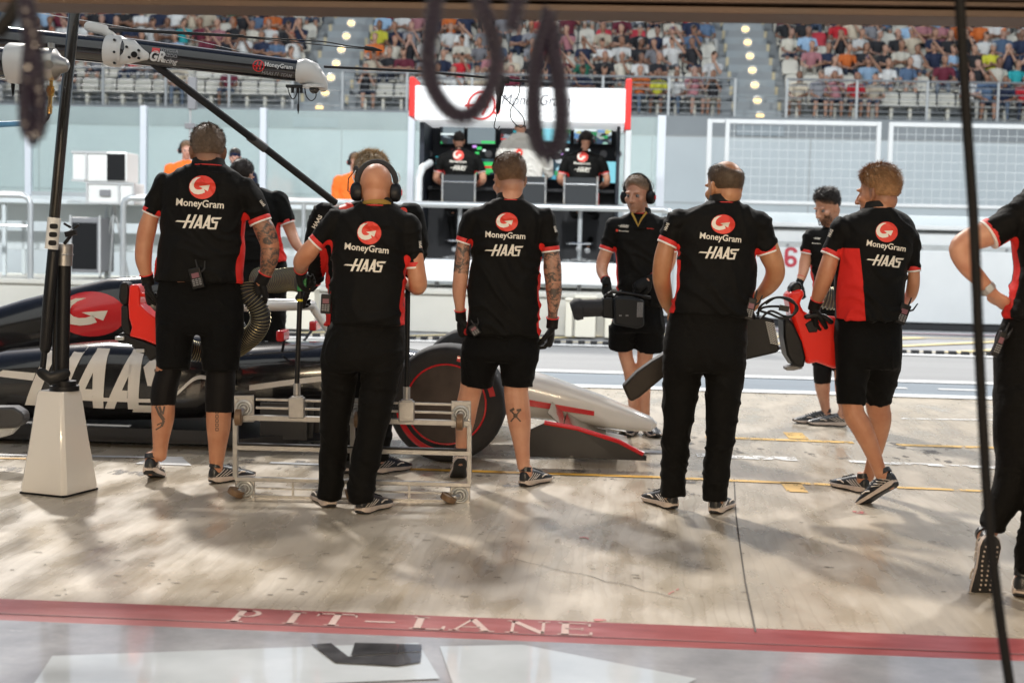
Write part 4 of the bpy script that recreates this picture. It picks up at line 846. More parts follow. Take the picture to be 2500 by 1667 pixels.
def hair(F, style, m, parent, thick=.010, length=.012, nstr=2600, messy=.5, seed=1, beard=0, label=None):
    rg = np.random.default_rng(seed); N = 56; H = 40; th = np.linspace(.02, 2.45, H); ph = np.linspace(0, 2*PI, N, endpoint=False); T_, P_ = np.meshgrid(th, ph, indexing='ij')
    d = np.stack([np.sin(T_)*np.cos(P_), np.sin(T_)*np.sin(P_), np.cos(T_)], -1).reshape(-1, 3); q = d*np.array((.0765, .097, .088))+np.array((0, -.012, .036)); h = hairfield(q, style)
    nz = np.array([noise.noise(Vector((a[0]*45+seed, a[1]*18, a[2]*18))) + .5*noise.noise(Vector((a[0]*75+seed, a[1]*75, a[2]*75))) for a in q])
    up = np.clip((q[:, 2]-.02)/.08, 0, 1); thk = thick*(.22+.78*up)*(1+messy*1.2*nz)
    q2 = q+d*(thk*h-.006*(1-h))[:, None]; g = Geo(); pts = [F.p(*a) for a in q2]; fs = []
    for i in range(H-1):
        for j in range(N): k = (j+1) % N; fs.append((i*N+j, (i+1)*N+j, (i+1)*N+k, i*N+k))
    fs.append(tuple(range(N-1, -1, -1)))
    g.add(pts, fs)
    idx = rg.choice(len(q), nstr, p=np.sin(T_).reshape(-1)*(h > .35)/(np.sin(T_).reshape(-1)*(h > .35)).sum()); vs = []; fc = []
    for i in idx:
        p = np.array(q2[i])+rg.normal(0, .002, 3); n_ = d[i]; l = length*(.6+1.0*rg.random())*(.35+.65*up[i])*h[i]; fw = np.array((n_[0]*.3, -.55, -.65)); fw = fw-n_*(fw @ n_); dr = n_*(.22+.35*messy)+fw*.9+rg.normal(0, .12+.28*messy, 3); dr /= np.linalg.norm(dr)
        s = np.cross(dr, n_); s = s/(np.linalg.norm(s)+1e-6)*.0017; b0 = len(vs); vs += [F.p(*(p-s)), F.p(*(p+s)), F.p(*(p+dr*l))]; fc.append((b0, b0+1, b0+2))
    g.add(vs, fc)
    if beard:
        bv = []; bf = []
        for _ in range(int(1500*beard)):
            a = rg.uniform(-1.35, 1.35); z = rg.uniform(-.105, -.02); 
            if abs(a) < .55 and z > -.055: continue
            if abs(a) > .9 and z < -.085: continue
            p = np.array((math.sin(a)*.064, .03+math.cos(a)*.064, z)); n_ = np.array((math.sin(a), math.cos(a), -.3)); dr = n_+rg.normal(0, .35, 3); dr /= np.linalg.norm(dr); s = np.cross(dr, (0, 0, 1)); s = s/(np.linalg.norm(s)+1e-6)*.0012; b0 = len(bv); bv += [F.p(*(p-s)), F.p(*(p+s)), F.p(*(p+dr*.008))]; bf.append((b0, b0+1, b0+2))
        g.add(bv, bf)
    cov = np.ones(len(g.v)); cov[:len(h)] = h; o = build(g, 'hair', m, parent, angle=0); fattr(o.data, 'cover', cov); return o
def wrinkle(me, amp, f=1.0, seed=0, ztop=None, zbot=None, lowamp=1.6):
    co = vco(me); no = vno(me); out = np.zeros(len(co)); z0, z1 = co[:, 2].min(), co[:, 2].max()
    for i, p in enumerate(co):
        x, y, z = p; w_ = noise.noise(Vector((x*4+seed, y*4, z*4)))*.12
        a = noise.noise(Vector((x*7*f+seed+w_*6, y*7*f, z*13*f+x*5))); r = 1-abs(noise.noise(Vector((x*6*f+seed+9, y*6*f, z*15*f+w_*20+x*7))))*2.2
        out[i] = a*.7+max(0, r-.45)*1.5-.25
    t = (co[:, 2]-z0)/(z1-z0+1e-9); out *= amp*(1+(lowamp-1)*(1-t)); vset(me, co+no*out[:, None])
def shoe(P, heel, yaw, lift=0, parent=None, s=1.0, toe=None, plain=False, style=0):
    """heel: ground point under the heel (or toe= ground point under the ball when the heel is lifted)"""
    f = Matrix.Rotation(R(-yaw), 3, 'Z') @ fh; r = f.cross(UP); f2 = f*math.cos(R(lift))-UP*math.sin(R(lift)); u2 = r.cross(f2)
    if toe is not None: org = Vector(toe)-f2*.235*s
    else: org = Vector(heel)
    org = org+UP*.002
    T_ = lambda x, y, z: org+(r*x+f2*y+u2*z)*s
    Y = [0, .012, .04, .08, .13, .18, .23, .265, .29, .302]; hw = [.018, .030, .038, .037, .036, .042, .047, .043, .032, .014]; st = [.034, .036, .036, .033, .030, .028, .026, .024, .024, .026]; sp = [.012, .004, 0, .001, .003, .001, 0, .004, .012, .018]
    uh = [.078, .094, .100, .100, .088, .070, .056, .046, .036, .028]
    rs = []; ro = []
    for y, w_, t, z0 in zip(Y, hw, st, sp):
        rs.append([T_(x*w_*1.06, y, z) for x, z in ((-1, z0+.008), (-1.06, z0+.016), (-1.03, t), (-.8, t+.002), (.8, t+.002), (1.03, t), (1.06, z0+.016), (1, z0+.008))])
        ro.append([T_(x*w_*1.0, y, z) for x, z in ((-.9, z0), (-1.05, z0+.009), (1.05, z0+.009), (.9, z0))])
    g = Geo(); 
    for i, (y, w_, t, h) in enumerate(zip(Y, hw, st, uh)):
        ring = []
        for k in range(14):
            a = PI*k/13; ring.append(T_(w_*math.cos(a)*(1 if h < .09 else .92+.08*math.sin(a)), y, t-.004+(h-t+.004)*max(0.0, math.sin(a))**.75))
        g.add([], []); rs_ = ring; 
        if i == 0: U = []
        U.append(ring)
    g.loft(U); up_ = build(g, 'shoe', M_SHOE, parent, angle=60)
    g = Geo(); g.loft(rs); build(g, 'sole', M_SOLE, up_, angle=50, bevel=0); g = Geo(); g.loft(ro); build(g, 'outsole', M_OUT, up_, angle=30)
    g = Geo(); g.tube([T_(0, .035, .085), T_(0, .038, .112)], [.036*s, .034*s], 16); build(g, 'ankle_collar', M_SHOE, up_)
    if not plain:
        g = Geo()
        for sd in (-1, 1):
            for k in range(4):
                y0 = .012+.022*k; y1 = y0+.03; xx = lambda y, z: sd*(np.interp(y, Y, hw)*(math.sqrt(max(.05, 1-((z-.03)/(np.interp(y, Y, uh)-.02))**2)))**.9+.0035)
                a, b_ = (y0, .040), (y1+.028, .078-.006*k); P4 = []
                for t in np.linspace(0, 1, 5):
                    yy = a[0]+(b_[0]-a[0])*t; zz = a[1]+(b_[1]-a[1])*t; P4.append(T_(xx(yy, zz), yy, zz))
                g.tube(P4, .0022*s, 5)
            g.tube([T_(sd*(np.interp(y, Y, hw)*.93+.004), y, z) for y, z in ((.155, .042), (.18, .052), (.205, .05))], .004*s, 5)
        build(g, 'shoe_stripes', M_STRIPE, up_)
        g = Geo()
        for k in range(5): y = .125+.018*k; z = np.interp(y, Y, uh)+.002; g.tube([T_(-.016, y, z-.003), T_(0, y+.004, z+.003), T_(.016, y, z-.003)], .0028*s, 5)
        build(g, 'laces', M_BLACKM, up_)
    return T_(0, .042, .10), T_(0, .045, .03)

class Person:
    def __init__(s, o, k, D, foot, label, skin='tan'):
        s.o = o; s.k = k; s.D = D; s.base = s.gr(*foot) if len(foot) == 2 else Vector(foot); s.skin = skin
        s.t = empty('person', s.base, label, 'person'); s.B = Geo(); s.ink = []; s.label = label; s.gl = []
    def pt(s, x, y, do=0): return W(s.o[0]+x/s.k, s.o[1]+y/s.k, s.D+do)
    def gr(s, x, y, z=0): 
        r = W(s.o[0]+x/s.k, s.o[1]+y/s.k, 1.0)-CAMP; return CAMP+r*((z-CAMZ)/r.z)
    def m(s, px, do=0): return px/s.k*(s.D+do)/3472.0
    def rows(s, rows, thick=1.0, ex=2.5, g=None, grow=0.0, off=0.0, prof=None, scale=1.0):
        g = g or Geo(); y0 = rows[0][0]; y1 = rows[-1][0]; rg = []; s.R = []
        prof = prof or [(0, .062), (.06, .078), (.14, .105), (.3, .128), (.5, .125), (.75, .12), (1, .125)]
        ys = np.linspace(y0, y1, max(10, len(rows)*3))
        for y in ys:
            xl, xr = lerp_rows(rows, y); t = (y-y0)/(y1-y0); b = (np.interp(t, [p[0] for p in prof], [p[1] for p in prof])*thick+grow)*scale
            l = s.pt(xl, y, off); r = s.pt(xr, y, off); c = (l+r)/2; a = ((r-l).length/2+grow)*scale; c = c+fh*(.02*math.sin(PI*min(1, t*1.3))); ring = []
            for j in range(36):
                th = 2*PI*j/36; ct, sn = math.cos(th), math.sin(th); ring.append(c+rt*(a*math.copysign(abs(ct)**(2/ex), ct))+fh*(b*math.copysign(abs(sn)**(2/ex), sn)))
            rg.append(ring); s.R.append((c.z, c.dot(rt), c.dot(fh), a, b))
        g.loft(rg); return g
    def chain(s, pts, g, n=14, sm=4, round_=True, flat=1.0):
        P = cat([(x, y, r, (q[0] if q else 0)) for x, y, r, *q in pts], sm) if len(pts) > 2 else [(x, y, r, (q[0] if q else 0)) for x, y, r, *q in pts]
        g.tube([s.pt(a[0], a[1], a[3]) for a in P], [s.m(a[2], a[3]) for a in P], n, round_=round_, flat=flat); return P
    def head(s, x, y, do, yaw, pitch, hs, neck, face=False, tilt=0, facing=None, jaw=1.0, nr=.058):
        s.F = Frame(s.pt(x, y, do), yaw, pitch, hs, tilt, facing); headgeo(s.B, s.F, face, jaw)
        nb = s.pt(*neck); s.B.tube([nb-UP*.05, nb, s.F.p(0, -.02, -.06), s.F.p(0, -.015, .0)], [nr*1.25, nr*1.05, nr*.98, nr*.9], 18)
        s.nb = nb; s.nr = nr
    def body(s, vox=.0065, ink=None, stub=None):
        me = remesh(s.B, vox, 3); co = vco(me); v = np.zeros(len(co))
        for (a, b_, r) in s.ink:
            a = np.array(a); b_ = np.array(b_); d = b_-a; t = np.clip(((co-a) @ d)/(d @ d), 0, 1); dd = np.linalg.norm(co-a-t[:, None]*d, axis=1); v = np.maximum(v, np.clip((r-dd)/.02, 0, 1)*((t > .001) & (t < .999)))
        fattr(me, 'ink', v); st = np.zeros(len(co))
        if stub is not None and hasattr(s, 'F'):
            q = s.F.loc(co)
            if 'beard' in stub: st = np.maximum(st, np.clip((-.03-q[:, 2]+.0)/.02, 0, 1)*np.clip((q[:, 1]-.0)/.03, 0, 1)*(q[:, 2] > -.125)*.32)
            if 'scalp' in stub: k_ = .62 if 'bald' not in stub else .0; st = np.maximum(st, hairfield(q*.97+np.array((0, 0, .022)), 'x')*.62)
        fattr(me, 'stubble', st); vset(me, co-np.array(s.base)); s.bo = finish(me, 'body', SK[s.skin], s.t, angle=0)
        if hasattr(s, 'F') and getattr(s, 'eyes', False):
            for q in (-1, 1):
                g = Geo(); g.ell(s.F.p(q*.031, .0765, .003), [.0125*s.F.hs]*3, None, 12); e = build(g, 'eye', M_EYEW, s.t); g = Geo(); g.ell(s.F.p(q*.030, .0850, .0015), [.0062*s.F.hs]*3, None, 10); build(g, 'iris', M_EYED, e)
        return s.bo
    def garment(s, name, g, m, vox=.009, amp=.004, f=1.0, sm=3, seed=0, panel=None, low=1.6, label=None):
        me = remesh(g, vox, sm); 
        if amp: wrinkle(me, amp, f, seed, lowamp=low)
        co = vco(me)
        if panel is not None:
            ztop, zbot, yawp, wid = panel; Z = np.array([r[0] for r in s.R]); o_ = np.argsort(Z); Zs = Z[o_]; I = lambda i: np.interp(co[:, 2], Zs, np.array([r[i] for r in s.R])[o_])
            u = (co @ np.array(rt)-I(1))/I(3); v = (co @ np.array(fh)-I(2))/I(4); ph = np.arctan2(v, u)-R(yawp); t = np.clip((co[:, 2]-zbot)/(ztop-zbot), 0, 1); hw = R(wid)*np.interp(t, [0, .5, .85, 1], [.95, .8, .62, .5])
            dd = np.minimum(abs((ph+PI) % (2*PI)-PI), abs((ph) % (2*PI)-PI)); val = (hw-dd)*I(3); inside = (abs(u) < 1.12) & (co[:, 2] < ztop) ; val = np.where(inside, val, -.05); val = np.minimum(val, ztop-co[:, 2]+.0)
            for ap in s.ap: val = np.maximum(val, .042-np.linalg.norm(co-np.array(ap), axis=1))
            fattr(me, 'panel', val)
        s.bvh = BVHTree.FromPolygons([Vector(c) for c in co], [tuple(p.vertices) for p in me.polygons])
        vset(me, co-np.array(s.base)); o = finish(me, name, m, s.t, angle=0); 
        if label: o['label'] = label
        return o
    def decal(s, sh, x, y, w_, m, name, parent, rot=0, hs=1.0, lift=.0035, shear=0, bvh=None):
        v, f = subdiv2d(sh, .09); ca, sa = math.cos(R(rot)), math.sin(R(rot)); P = []; bvh = bvh or s.bvh
        for a, b_ in v:
            b_ = b_*hs; a = a+shear*b_; px = x+(a*ca-b_*sa)*w_; py = y-(a*sa+b_*ca)*w_; q = s.pt(px, py, 0); d = (q-CAMP).normalized(); st = q-d*1.2; h = bvh.ray_cast(st, d, 2.6)
            if h[0] is None: h = bvh.find_nearest(q); 
            P.append(h[0]-d*lift)
        g = Geo(); g.add(P, f); 
        return build(g, name, m, parent, smooth=True, angle=0)
    def logos(s, parent, disc, money, haas, rot=-2, shear=0):
        x, y, w_, h_ = disc; s.decal(DISC, x, y, w_/2, M_DISC, 'back_emblem', parent, rot, h_/w_, .0035); s.decal(GARROW, x, y, w_/2, M_PRINT, 'emblem_arrow', parent, rot, h_/w_, .0065)
        x, y, w_ = money[:3]; s.decal(text2d('MoneyGram', .018), x, y, w_, M_PRINT, 'back_lettering', parent, money[3] if len(money) > 3 else rot, 1.05)
        x, y, w_ = haas[:3]; s.decal(HAAS, x, y, w_, M_PRINT, 'back_lettering', parent, haas[3] if len(haas) > 3 else rot, 1.1)
    def collar(s, x, y, do, w_, tilt=0, lab=None):
        c = s.pt(x, y, do)+UP*.004; a = s.nr*1.20; g = Geo(); rg = []; n = 28
        for z, k, q in ((-.022, 1.22, 0), (.004, 1.06, .006), (.034, .96, .012), (.036, .90, .012), (.010, .9, .004)):
            rg.append([c+rt*(a*k*math.cos(t))+fh*(a*.92*k*math.sin(t)+.012)+UP*(z-.035*math.sin(t)*(1 if math.sin(t) > 0 else .25)+tilt*math.cos(t)) for t in [2*PI*j/n for j in range(n)]])
        g.loft(rg, caps=False); co = build(g, 'collar', M_COLLAR, s.t); g = Geo(); k = 1.15
        rp = [c+rt*(a*k*math.cos(t))+fh*(a*.92*k*math.sin(t)+.012)+UP*(-.008-.035*math.sin(t)*(1 if math.sin(t) > 0 else .25)+tilt*math.cos(t)) for t in [2*PI*j/n for j in range(n+1)]]
        g.tube(rp, .0032, 6, caps=False); build(g, 'red_piping', M_TRIMR, co)
    def trim(s, P, grow=1.04, w1=.022, w2=.009):
        """red and white bands at the end of a sleeve; P two last chain points (x,y,r,do)"""
        a = s.pt(P[-2][0], P[-2][1], P[-2][3]); b_ = s.pt(P[-1][0], P[-1][1], P[-1][3]); d = (b_-a).normalized(); r = s.m(P[-1][2], P[-1][3])
        for nm, o0, o1, m_, k in (('sleeve_trim', .004-w1, .004, M_TRIMR, grow), ('sleeve_edge', .004, .004+w2, M_TRIMW, grow*1.005)):
            g = Geo(); g.tube([b_+d*o0, b_+d*(o0+.002), b_+d*(o1-.002), b_+d*o1], [r*k*.985, r*k, r*k, r*k*.985], 28); build(g, nm, m_, s.t)
    def glove(s, P0, P1, **kw):
        g = Geo(); hand(g, P1, kw['h'][0], kw['h'][1], kw['h'][2], kw.get('curl', .6), .0022, kw.get('size', 1.0), kw.get('spread', .1), kw.get('thumb', .6))
        d = (Vector(P1)-Vector(P0)).normalized(); g.tube([Vector(P1)-d*.045, Vector(P1)-d*.01, Vector(P1)+Vector(kw['h'][0]).normalized()*.02], [.034*kw.get('size', 1), .032*kw.get('size', 1), .033*kw.get('size', 1)], 14)
        me = remesh(g, .0042, 2); co = vco(me); vset(me, co-np.array(s.base)); o = finish(me, 'glove', M_GLOVE, s.t, angle=0)
        g = Geo(); c = Vector(P1)-d*.042; g.torus(c, d, .033*kw.get('size', 1), .0035, 24, 6); build(g, 'glove_cuff', M_TRIMR, o); return o
    def sleeve(s, pts, S, trim=True):
        P = s.chain(pts, S, 18, 3, False)
        # round the shoulder end
        a = P[0]; S.ell(s.pt(a[0], a[1], a[3]), [s.m(a[2])*1.0]*3, None, 16)
        if trim: s.trims.append(P)
    def radio(s, x, y, w_, h_, rot=0, do=-.17, ant=True):
        c = s.pt(x, y, do); rm = Matrix.Rotation(R(rot), 3, fh); W_ = s.m(w_); H_ = s.m(h_); g = Geo(); g.box(c, (W_, .034, H_*.86), rm); r = build(g, 'radio', M_BLACK, s.t, bevel=.005, smooth=False)
        g = Geo(); g.box(c+rm @ Vector((0, -.0165, H_*.12)), (W_*.62, .003, H_*.2), rm); build(g, 'radio_screen', mat('radio screen', (.22, .10, .12), .2), r, smooth=False)
        g = Geo()
        for i in range(3):
            for j in range(4): g.box(c+rm @ Vector(((i-1)*W_*.27, -.0165, -H_*.05-j*H_*.075)), (W_*.2, .004, H_*.045), rm)
        build(g, 'radio_keys', M_GREY, r, smooth=False)
        g = Geo(); top = c+rm @ Vector((W_*.25, 0, H_*.36)); g.cyl(top, top+rm @ Vector((0, 0, H_*.4)), .0055, .0035, 10); g.cyl(c+rm @ Vector((-W_*.25, 0, H_*.36)), c+rm @ Vector((-W_*.25, 0, H_*.42)), .008, n=10)
        g.tube([c+rm @ Vector((W_*.45, 0, H_*.2)), c+rm @ Vector((W_*.8, 0, H_*.3)), c+rm @ Vector((W_*1.0, 0, H_*.62))], [.006, .005, .003], 8); build(g, 'antenna', M_BLACKM, r)
    def start(s): s.trims = []; s.ap = []
def headset(p, F, band=True, mic=-1, nm='headset'):
    g = Geo(); R_ = .098; pts = []
    for i in range(17):
        a = R(-8)+(PI+R(16))*i/16; pts.append(F.p(math.cos(a)*.092, -.005, .03+math.sin(a)*.105))
    g.tube(pts, .0085*F.hs, 8, flat=1.6); o = build(g, nm, M_BLACKM, p)
    for s in (-1, 1):
        g = Geo(); rm = F.m @ Matrix.Rotation(R(90), 3, 'Y'); prof = [(.066, .030), (.070, .038), (.082, .041), (.100, .040), (.112, .034), (.118, .022), (.1185, .004)]; rg = []
        for x, r in prof: rg.append([F.p(s*x, -.008+r*.86*math.cos(t), -.012+r*1.12*math.sin(t)) for t in [2*PI*j/20 for j in range(20)]])
        g.loft(rg); c = build(g, 'ear_cup', M_BLACK, o); g = Geo(); g.tube([F.p(s*.10, -.008, .03), F.p(s*.112, -.008, .06), F.p(s*.098, -.006, .09)], .003*F.hs, 6); build(g, 'yoke_wire', M_STEEL, c)
        g = Geo(); g.box(F.p(s*.1215, -.008, -.012), (.004, .02, .026), F.m); build(g, 'cup_mark', M_TRIMR, c, smooth=False)
    if mic:
        g = Geo(); g.tube([F.p(mic*.115, .0, -.02), F.p(mic*.135, .03, .0), F.p(mic*.135, .035, .06), F.p(mic*.105, .03, .10)], .0028*F.hs, 6); g.ell(F.p(mic*.1, .03, .105), (.014, .014, .02), F.m, 10); build(g, 'microphone', M_BLACKM, o)
    return o
# ================================================================ people
def std_person(sp):
    p = Person(sp['o'], sp['k'], sp['D'], sp['foot'], sp['label'], sp.get('skin', 'tan')); p.start()
    th = sp.get('thick', 1.0); rows = [tuple(q) for q in sp['rows']]; l_ = rows[-1]; e_ = (l_[2]-l_[1])*.014; rows = rows[:-1]+[(l_[0], l_[1]-e_, l_[2]+e_)]; ex = sp.get('ex', 2.4)
    # shoes first: they say where the ankles are
    ank = []
    for q in sp.get('shoes', ()):
        if 'toe' in q: a = shoe(p, None, q['yaw'], q.get('lift', 0), p.t, q.get('s', 1.0), toe=p.gr(*q['toe']))
        else: a = shoe(p, p.gr(*q['heel']), q['yaw'], q.get('lift', 0), p.t, q.get('s', 1.0))
        ank.append(a)
    legdo = [((a[0]-CAMP).dot(fh)-p.D) for a in ank]
    def leg(i, pts, g, **kw):
        y0 = pts[0][1]; y1 = sp['legy']; d = legdo[i] if i < len(legdo) else 0
        return p.chain([(x, y, r, (q[0] if q else 0)+d*min(1, max(0, (y-sp['hipy'])/(y1-sp['hipy'])))) for x, y, r, *q in pts], g, **kw)
    # body
    p.rows(rows, th, ex, p.B, scale=.80)
    for ai, a in enumerate(sp['arms']):
        c = [tuple(q)+((0,) if len(q) == 3 else ()) for q in a['c']]
        if ai < len(sp['sleeves']) and sp.get('trim', True):
            sl = sp['sleeves'][ai]; e = sl[-1]; L0 = math.hypot(sl[0][0]-e[0], sl[0][1]-e[1]); c = [(x, y, min(r, e[2]*.86) if math.hypot(x-sl[0][0], y-sl[0][1]) < L0*1.06 else min(r, e[2]*1.06), d) for x, y, r, d in c]
        elif ai < len(sp['sleeves']): c = [(x, y, min(r, sp['sleeves'][ai][-1][2]*.8), d) for x, y, r, d in c]
        p.chain(c, p.B)
    for i, l in enumerate(sp['legs']):
        P = leg(i, l, p.B, round_=False); 
        if i < len(ank): e = p.pt(*P[-1][:2], P[-1][3]); p.B.tube([e, ank[i][0], ank[i][1]], [p.m(P[-1][2]), .036, .034], 14, round_=True)
    hd = sp['head']; p.eyes = hd.get('face', False); p.head(hd['x'], hd['y'], hd.get('do', .02), hd['yaw'], hd.get('pitch', 0), hd.get('hs', 1.05), hd['neck'], p.eyes, hd.get('tilt', 0), hd.get('facing'), nr=hd.get('nr', .058))
    hands = []
    for a in sp['arms']:
        if 'h' in a:
            c = a['c'][-1]; wr = p.pt(c[0], c[1], c[3] if len(c) > 3 else 0); c0 = a['c'][-2]; w0 = p.pt(c0[0], c0[1], c0[3] if len(c0) > 3 else 0)
            vec = lambda v: rt*v[0]+fh*v[1]+UP*v[2]
            hh = (vec(a['h'][0]), vec(a['h'][1]), a['h'][2]); hand(p.B, wr, *hh, a.get('curl', .6), 0, a.get('size', 1.0), a.get('spread', .15), a.get('thumb', .6)); hands.append((a, w0, wr, hh))
    for i, j, k_, r in sp.get('ink', ()):
        c = sp['arms'][i]['c']; p.ink.append((p.pt(*c[j][:2], c[j][3] if len(c[j]) > 3 else 0), p.pt(*c[k_][:2], c[k_][3] if len(c[k_]) > 3 else 0), r))
    p.body(sp.get('vox', .0068), stub=hd.get('stub'))
    if hd.get('hair'):
        hr = hd['hair']; hair(p.F, hr[0], HM[hr[1]], p.t, *hr[2:5], messy=hr[5], seed=hr[6], beard=hd.get('beard', 0))
    for a, w0, wr, hh in hands:
        if a.get('glove'): p.glove(w0, wr, h=hh, curl=a.get('curl', .6), size=a.get('size', 1.0), spread=a.get('spread', .15), thumb=a.get('thumb', .6))
    # trousers / shorts
    if 'prow' in sp:
        g = Geo(); pr_ = [tuple(q) for q in sp['prow']]; pr_ = [(y, a+(7 if i < 1 else 3 if i < 2 else 0)*p.k/1.594*(760 if p.k > 2 else 1)/(760 if p.k > 2 else 1), b_-(7 if i < 1 else 3 if i < 2 else 0)*p.k/1.594) for i, (y, a, b_) in enumerate(pr_)]
        pr_ = [(pr_[0][0]-26*p.k/1.594*(1 if p.k > 1 else .8), pr_[0][1]+3*p.k/1.594, pr_[0][2]-3*p.k/1.594)]+pr_
        p.rows(pr_, sp.get('pthick', 1.05), 2.2, g, prof=[(0, .112), (.3, .120), (.6, .13), (.85, .12), (1, .105)])
        for i, l in enumerate(sp['plegs']): leg(i, l, g, n=18, round_=False)
        kind = sp.get('pants', 'trousers'); po = p.garment(kind, g, M_PANTS if kind == 'trousers' else M_SHORT, .010, .0058 if kind == 'trousers' else .0045, .55, 5, sp.get('seed', 0), low=2.0)
        p.pbvh = p.bvh
    for i, l in enumerate(sp.get('ksl', ())):
        if not l: continue
        g = Geo(); leg(i, l, g, n=18, round_=False); p.garment('knee_sleeve', g, M_COMP, .008, .001, seed=3)
    # shirt
    S = Geo(); p.rows(rows, th, ex, S); top = rows[0]
    for a in sp['sleeves']: p.sleeve(a, S)
    nb = p.nb; S.tube([nb-UP*.10, nb-UP*.03, nb+UP*.008], [p.nr*1.9, p.nr*1.35, p.nr*1.12], 20, round_=False)
    for q in sp.get('fold', ()): S.ell(p.pt(*q[:2], q[4] if len(q) > 4 else 0), (p.m(q[2]), .1, p.m(q[3])), None, 16)
    R_ = p.R; ap = sp.get('armpit')
    if ap: p.ap = [p.pt(x, y, q[0] if q else 0) for x, y, *q in ap]
    pn = sp.get('panel')
    pan = None
    if pn: zt = p.pt(sp['rows'][0][1], pn[0]).z; zb_ = p.pt(sp['rows'][0][1], pn[1]).z; pan = (zt, zb_, pn[2], pn[3])
    name = sp.get('top', 'shirt'); p.shirt = p.garment(name, S, sp.get('tmat', M_SHIRT), .009, sp.get('wr', .0085), .62, 3, sp.get('seed', 0)+5, pan if pan else ((-9, -10, 0, 1) if sp.get('tmat') is None else None), 1.9)
    p.sbvh = p.bvh
    if sp.get('trim', True):
        for P in p.trims: p.trim(P)
    if sp.get('collar', True): c = sp.get('collar') if isinstance(sp.get('collar'), tuple) else None; p.collar(*(c or (hd['neck'][0], hd['neck'][1], 0, top[2]-top[1])))
    if 'logo' in sp: lg = sp['logo']; p.logos(p.shirt, lg[0], lg[1], lg[2], lg[3] if len(lg) > 3 else -2)
    return p
# --- 1 tallest man, left
P1 = std_person(dict(o=(280, 280), k=1.594, D=7.76, foot=(300, 1420), label='tallest man seen from behind, tattooed right arm and calves, carrying a red fan', skin='tan', seed=1, thick=1.12,
    rows=[(186, 302, 424), (200, 280, 442), (218, 238, 474), (240, 200, 500), (270, 176, 522), (310, 170, 524), (360, 176, 514), (410, 180, 508), (460, 178, 504), (520, 168, 500), (570, 163, 494), (620, 163, 491), (652, 165, 491)],
    head=dict(x=362, y=147, do=.03, yaw=16, pitch=6, hs=1.14, neck=(364, 200, .0), hair=('short', 'greybrown', .010, .012, 4200, .45, 3), nr=.074, stub='scalp'),
    arms=[dict(c=[(192, 275, 40), (150, 370, 38), (128, 440, 36), (116, 500, 34), (112, 560, 33), (120, 610, 25), (130, 648, 21, .02)], h=((.05, .10, -1), (1, .1, 0), 1), glove=True, curl=1.15, size=1.08),
          dict(c=[(518, 300, 44), (560, 400, 42), (585, 450, 41), (604, 508, 37), (602, 560, 36), (590, 610, 27, .02), (574, 645, 23, .03)], h=((-.55, .15, -.8), (.3, .9, -.2), 1), glove=True, curl=1.0, size=1.12)],
    sleeves=[[(196, 270, 44), (165, 330, 40), (143, 380, 35, 0)], [(508, 296, 52), (540, 350, 47), (566, 412, 43, 0)]], armpit=[(172, 392), (514, 400)], panel=(378, 640, -5, 22),
    ink=[(1, 1, 3, .09), (1, 3, 6, .09)], prow=[(628, 168, 490), (690, 161, 497), (750, 159, 503), (810, 160, 502), (852, 161, 500)], pants='shorts', hipy=760, legy=1340,
    plegs=[[(240, 820, 76), (230, 915, 68), (226, 992, 65)], [(416, 830, 82), (413, 925, 75), (412, 997, 68)]],
    ksl=[[(222, 960, 47), (200, 1040, 51), (190, 1095, 51), (190, 1134, 47)], [(412, 975, 54), (412, 1050, 58), (408, 1115, 57), (407, 1157, 54)]],
    legs=[[(240, 780, 62), (202, 1030, 46), (190, 1100, 46), (188, 1175, 45), (180, 1260, 33), (176, 1325, 27)], [(420, 780, 62), (410, 1050, 53), (405, 1150, 50), (404, 1215, 47), (400, 1290, 36), (396, 1350, 29)]],
    shoes=[dict(toe=(163, 1412), yaw=-4, lift=14), dict(heel=(372, 1436), yaw=40, s=1.0)],
    logo=((341, 283, 104, 92), (332, 350, 186, -4), (326, 418, 182, -1))))
P1.radio(320, 636, 46, 92, -14, -.165)
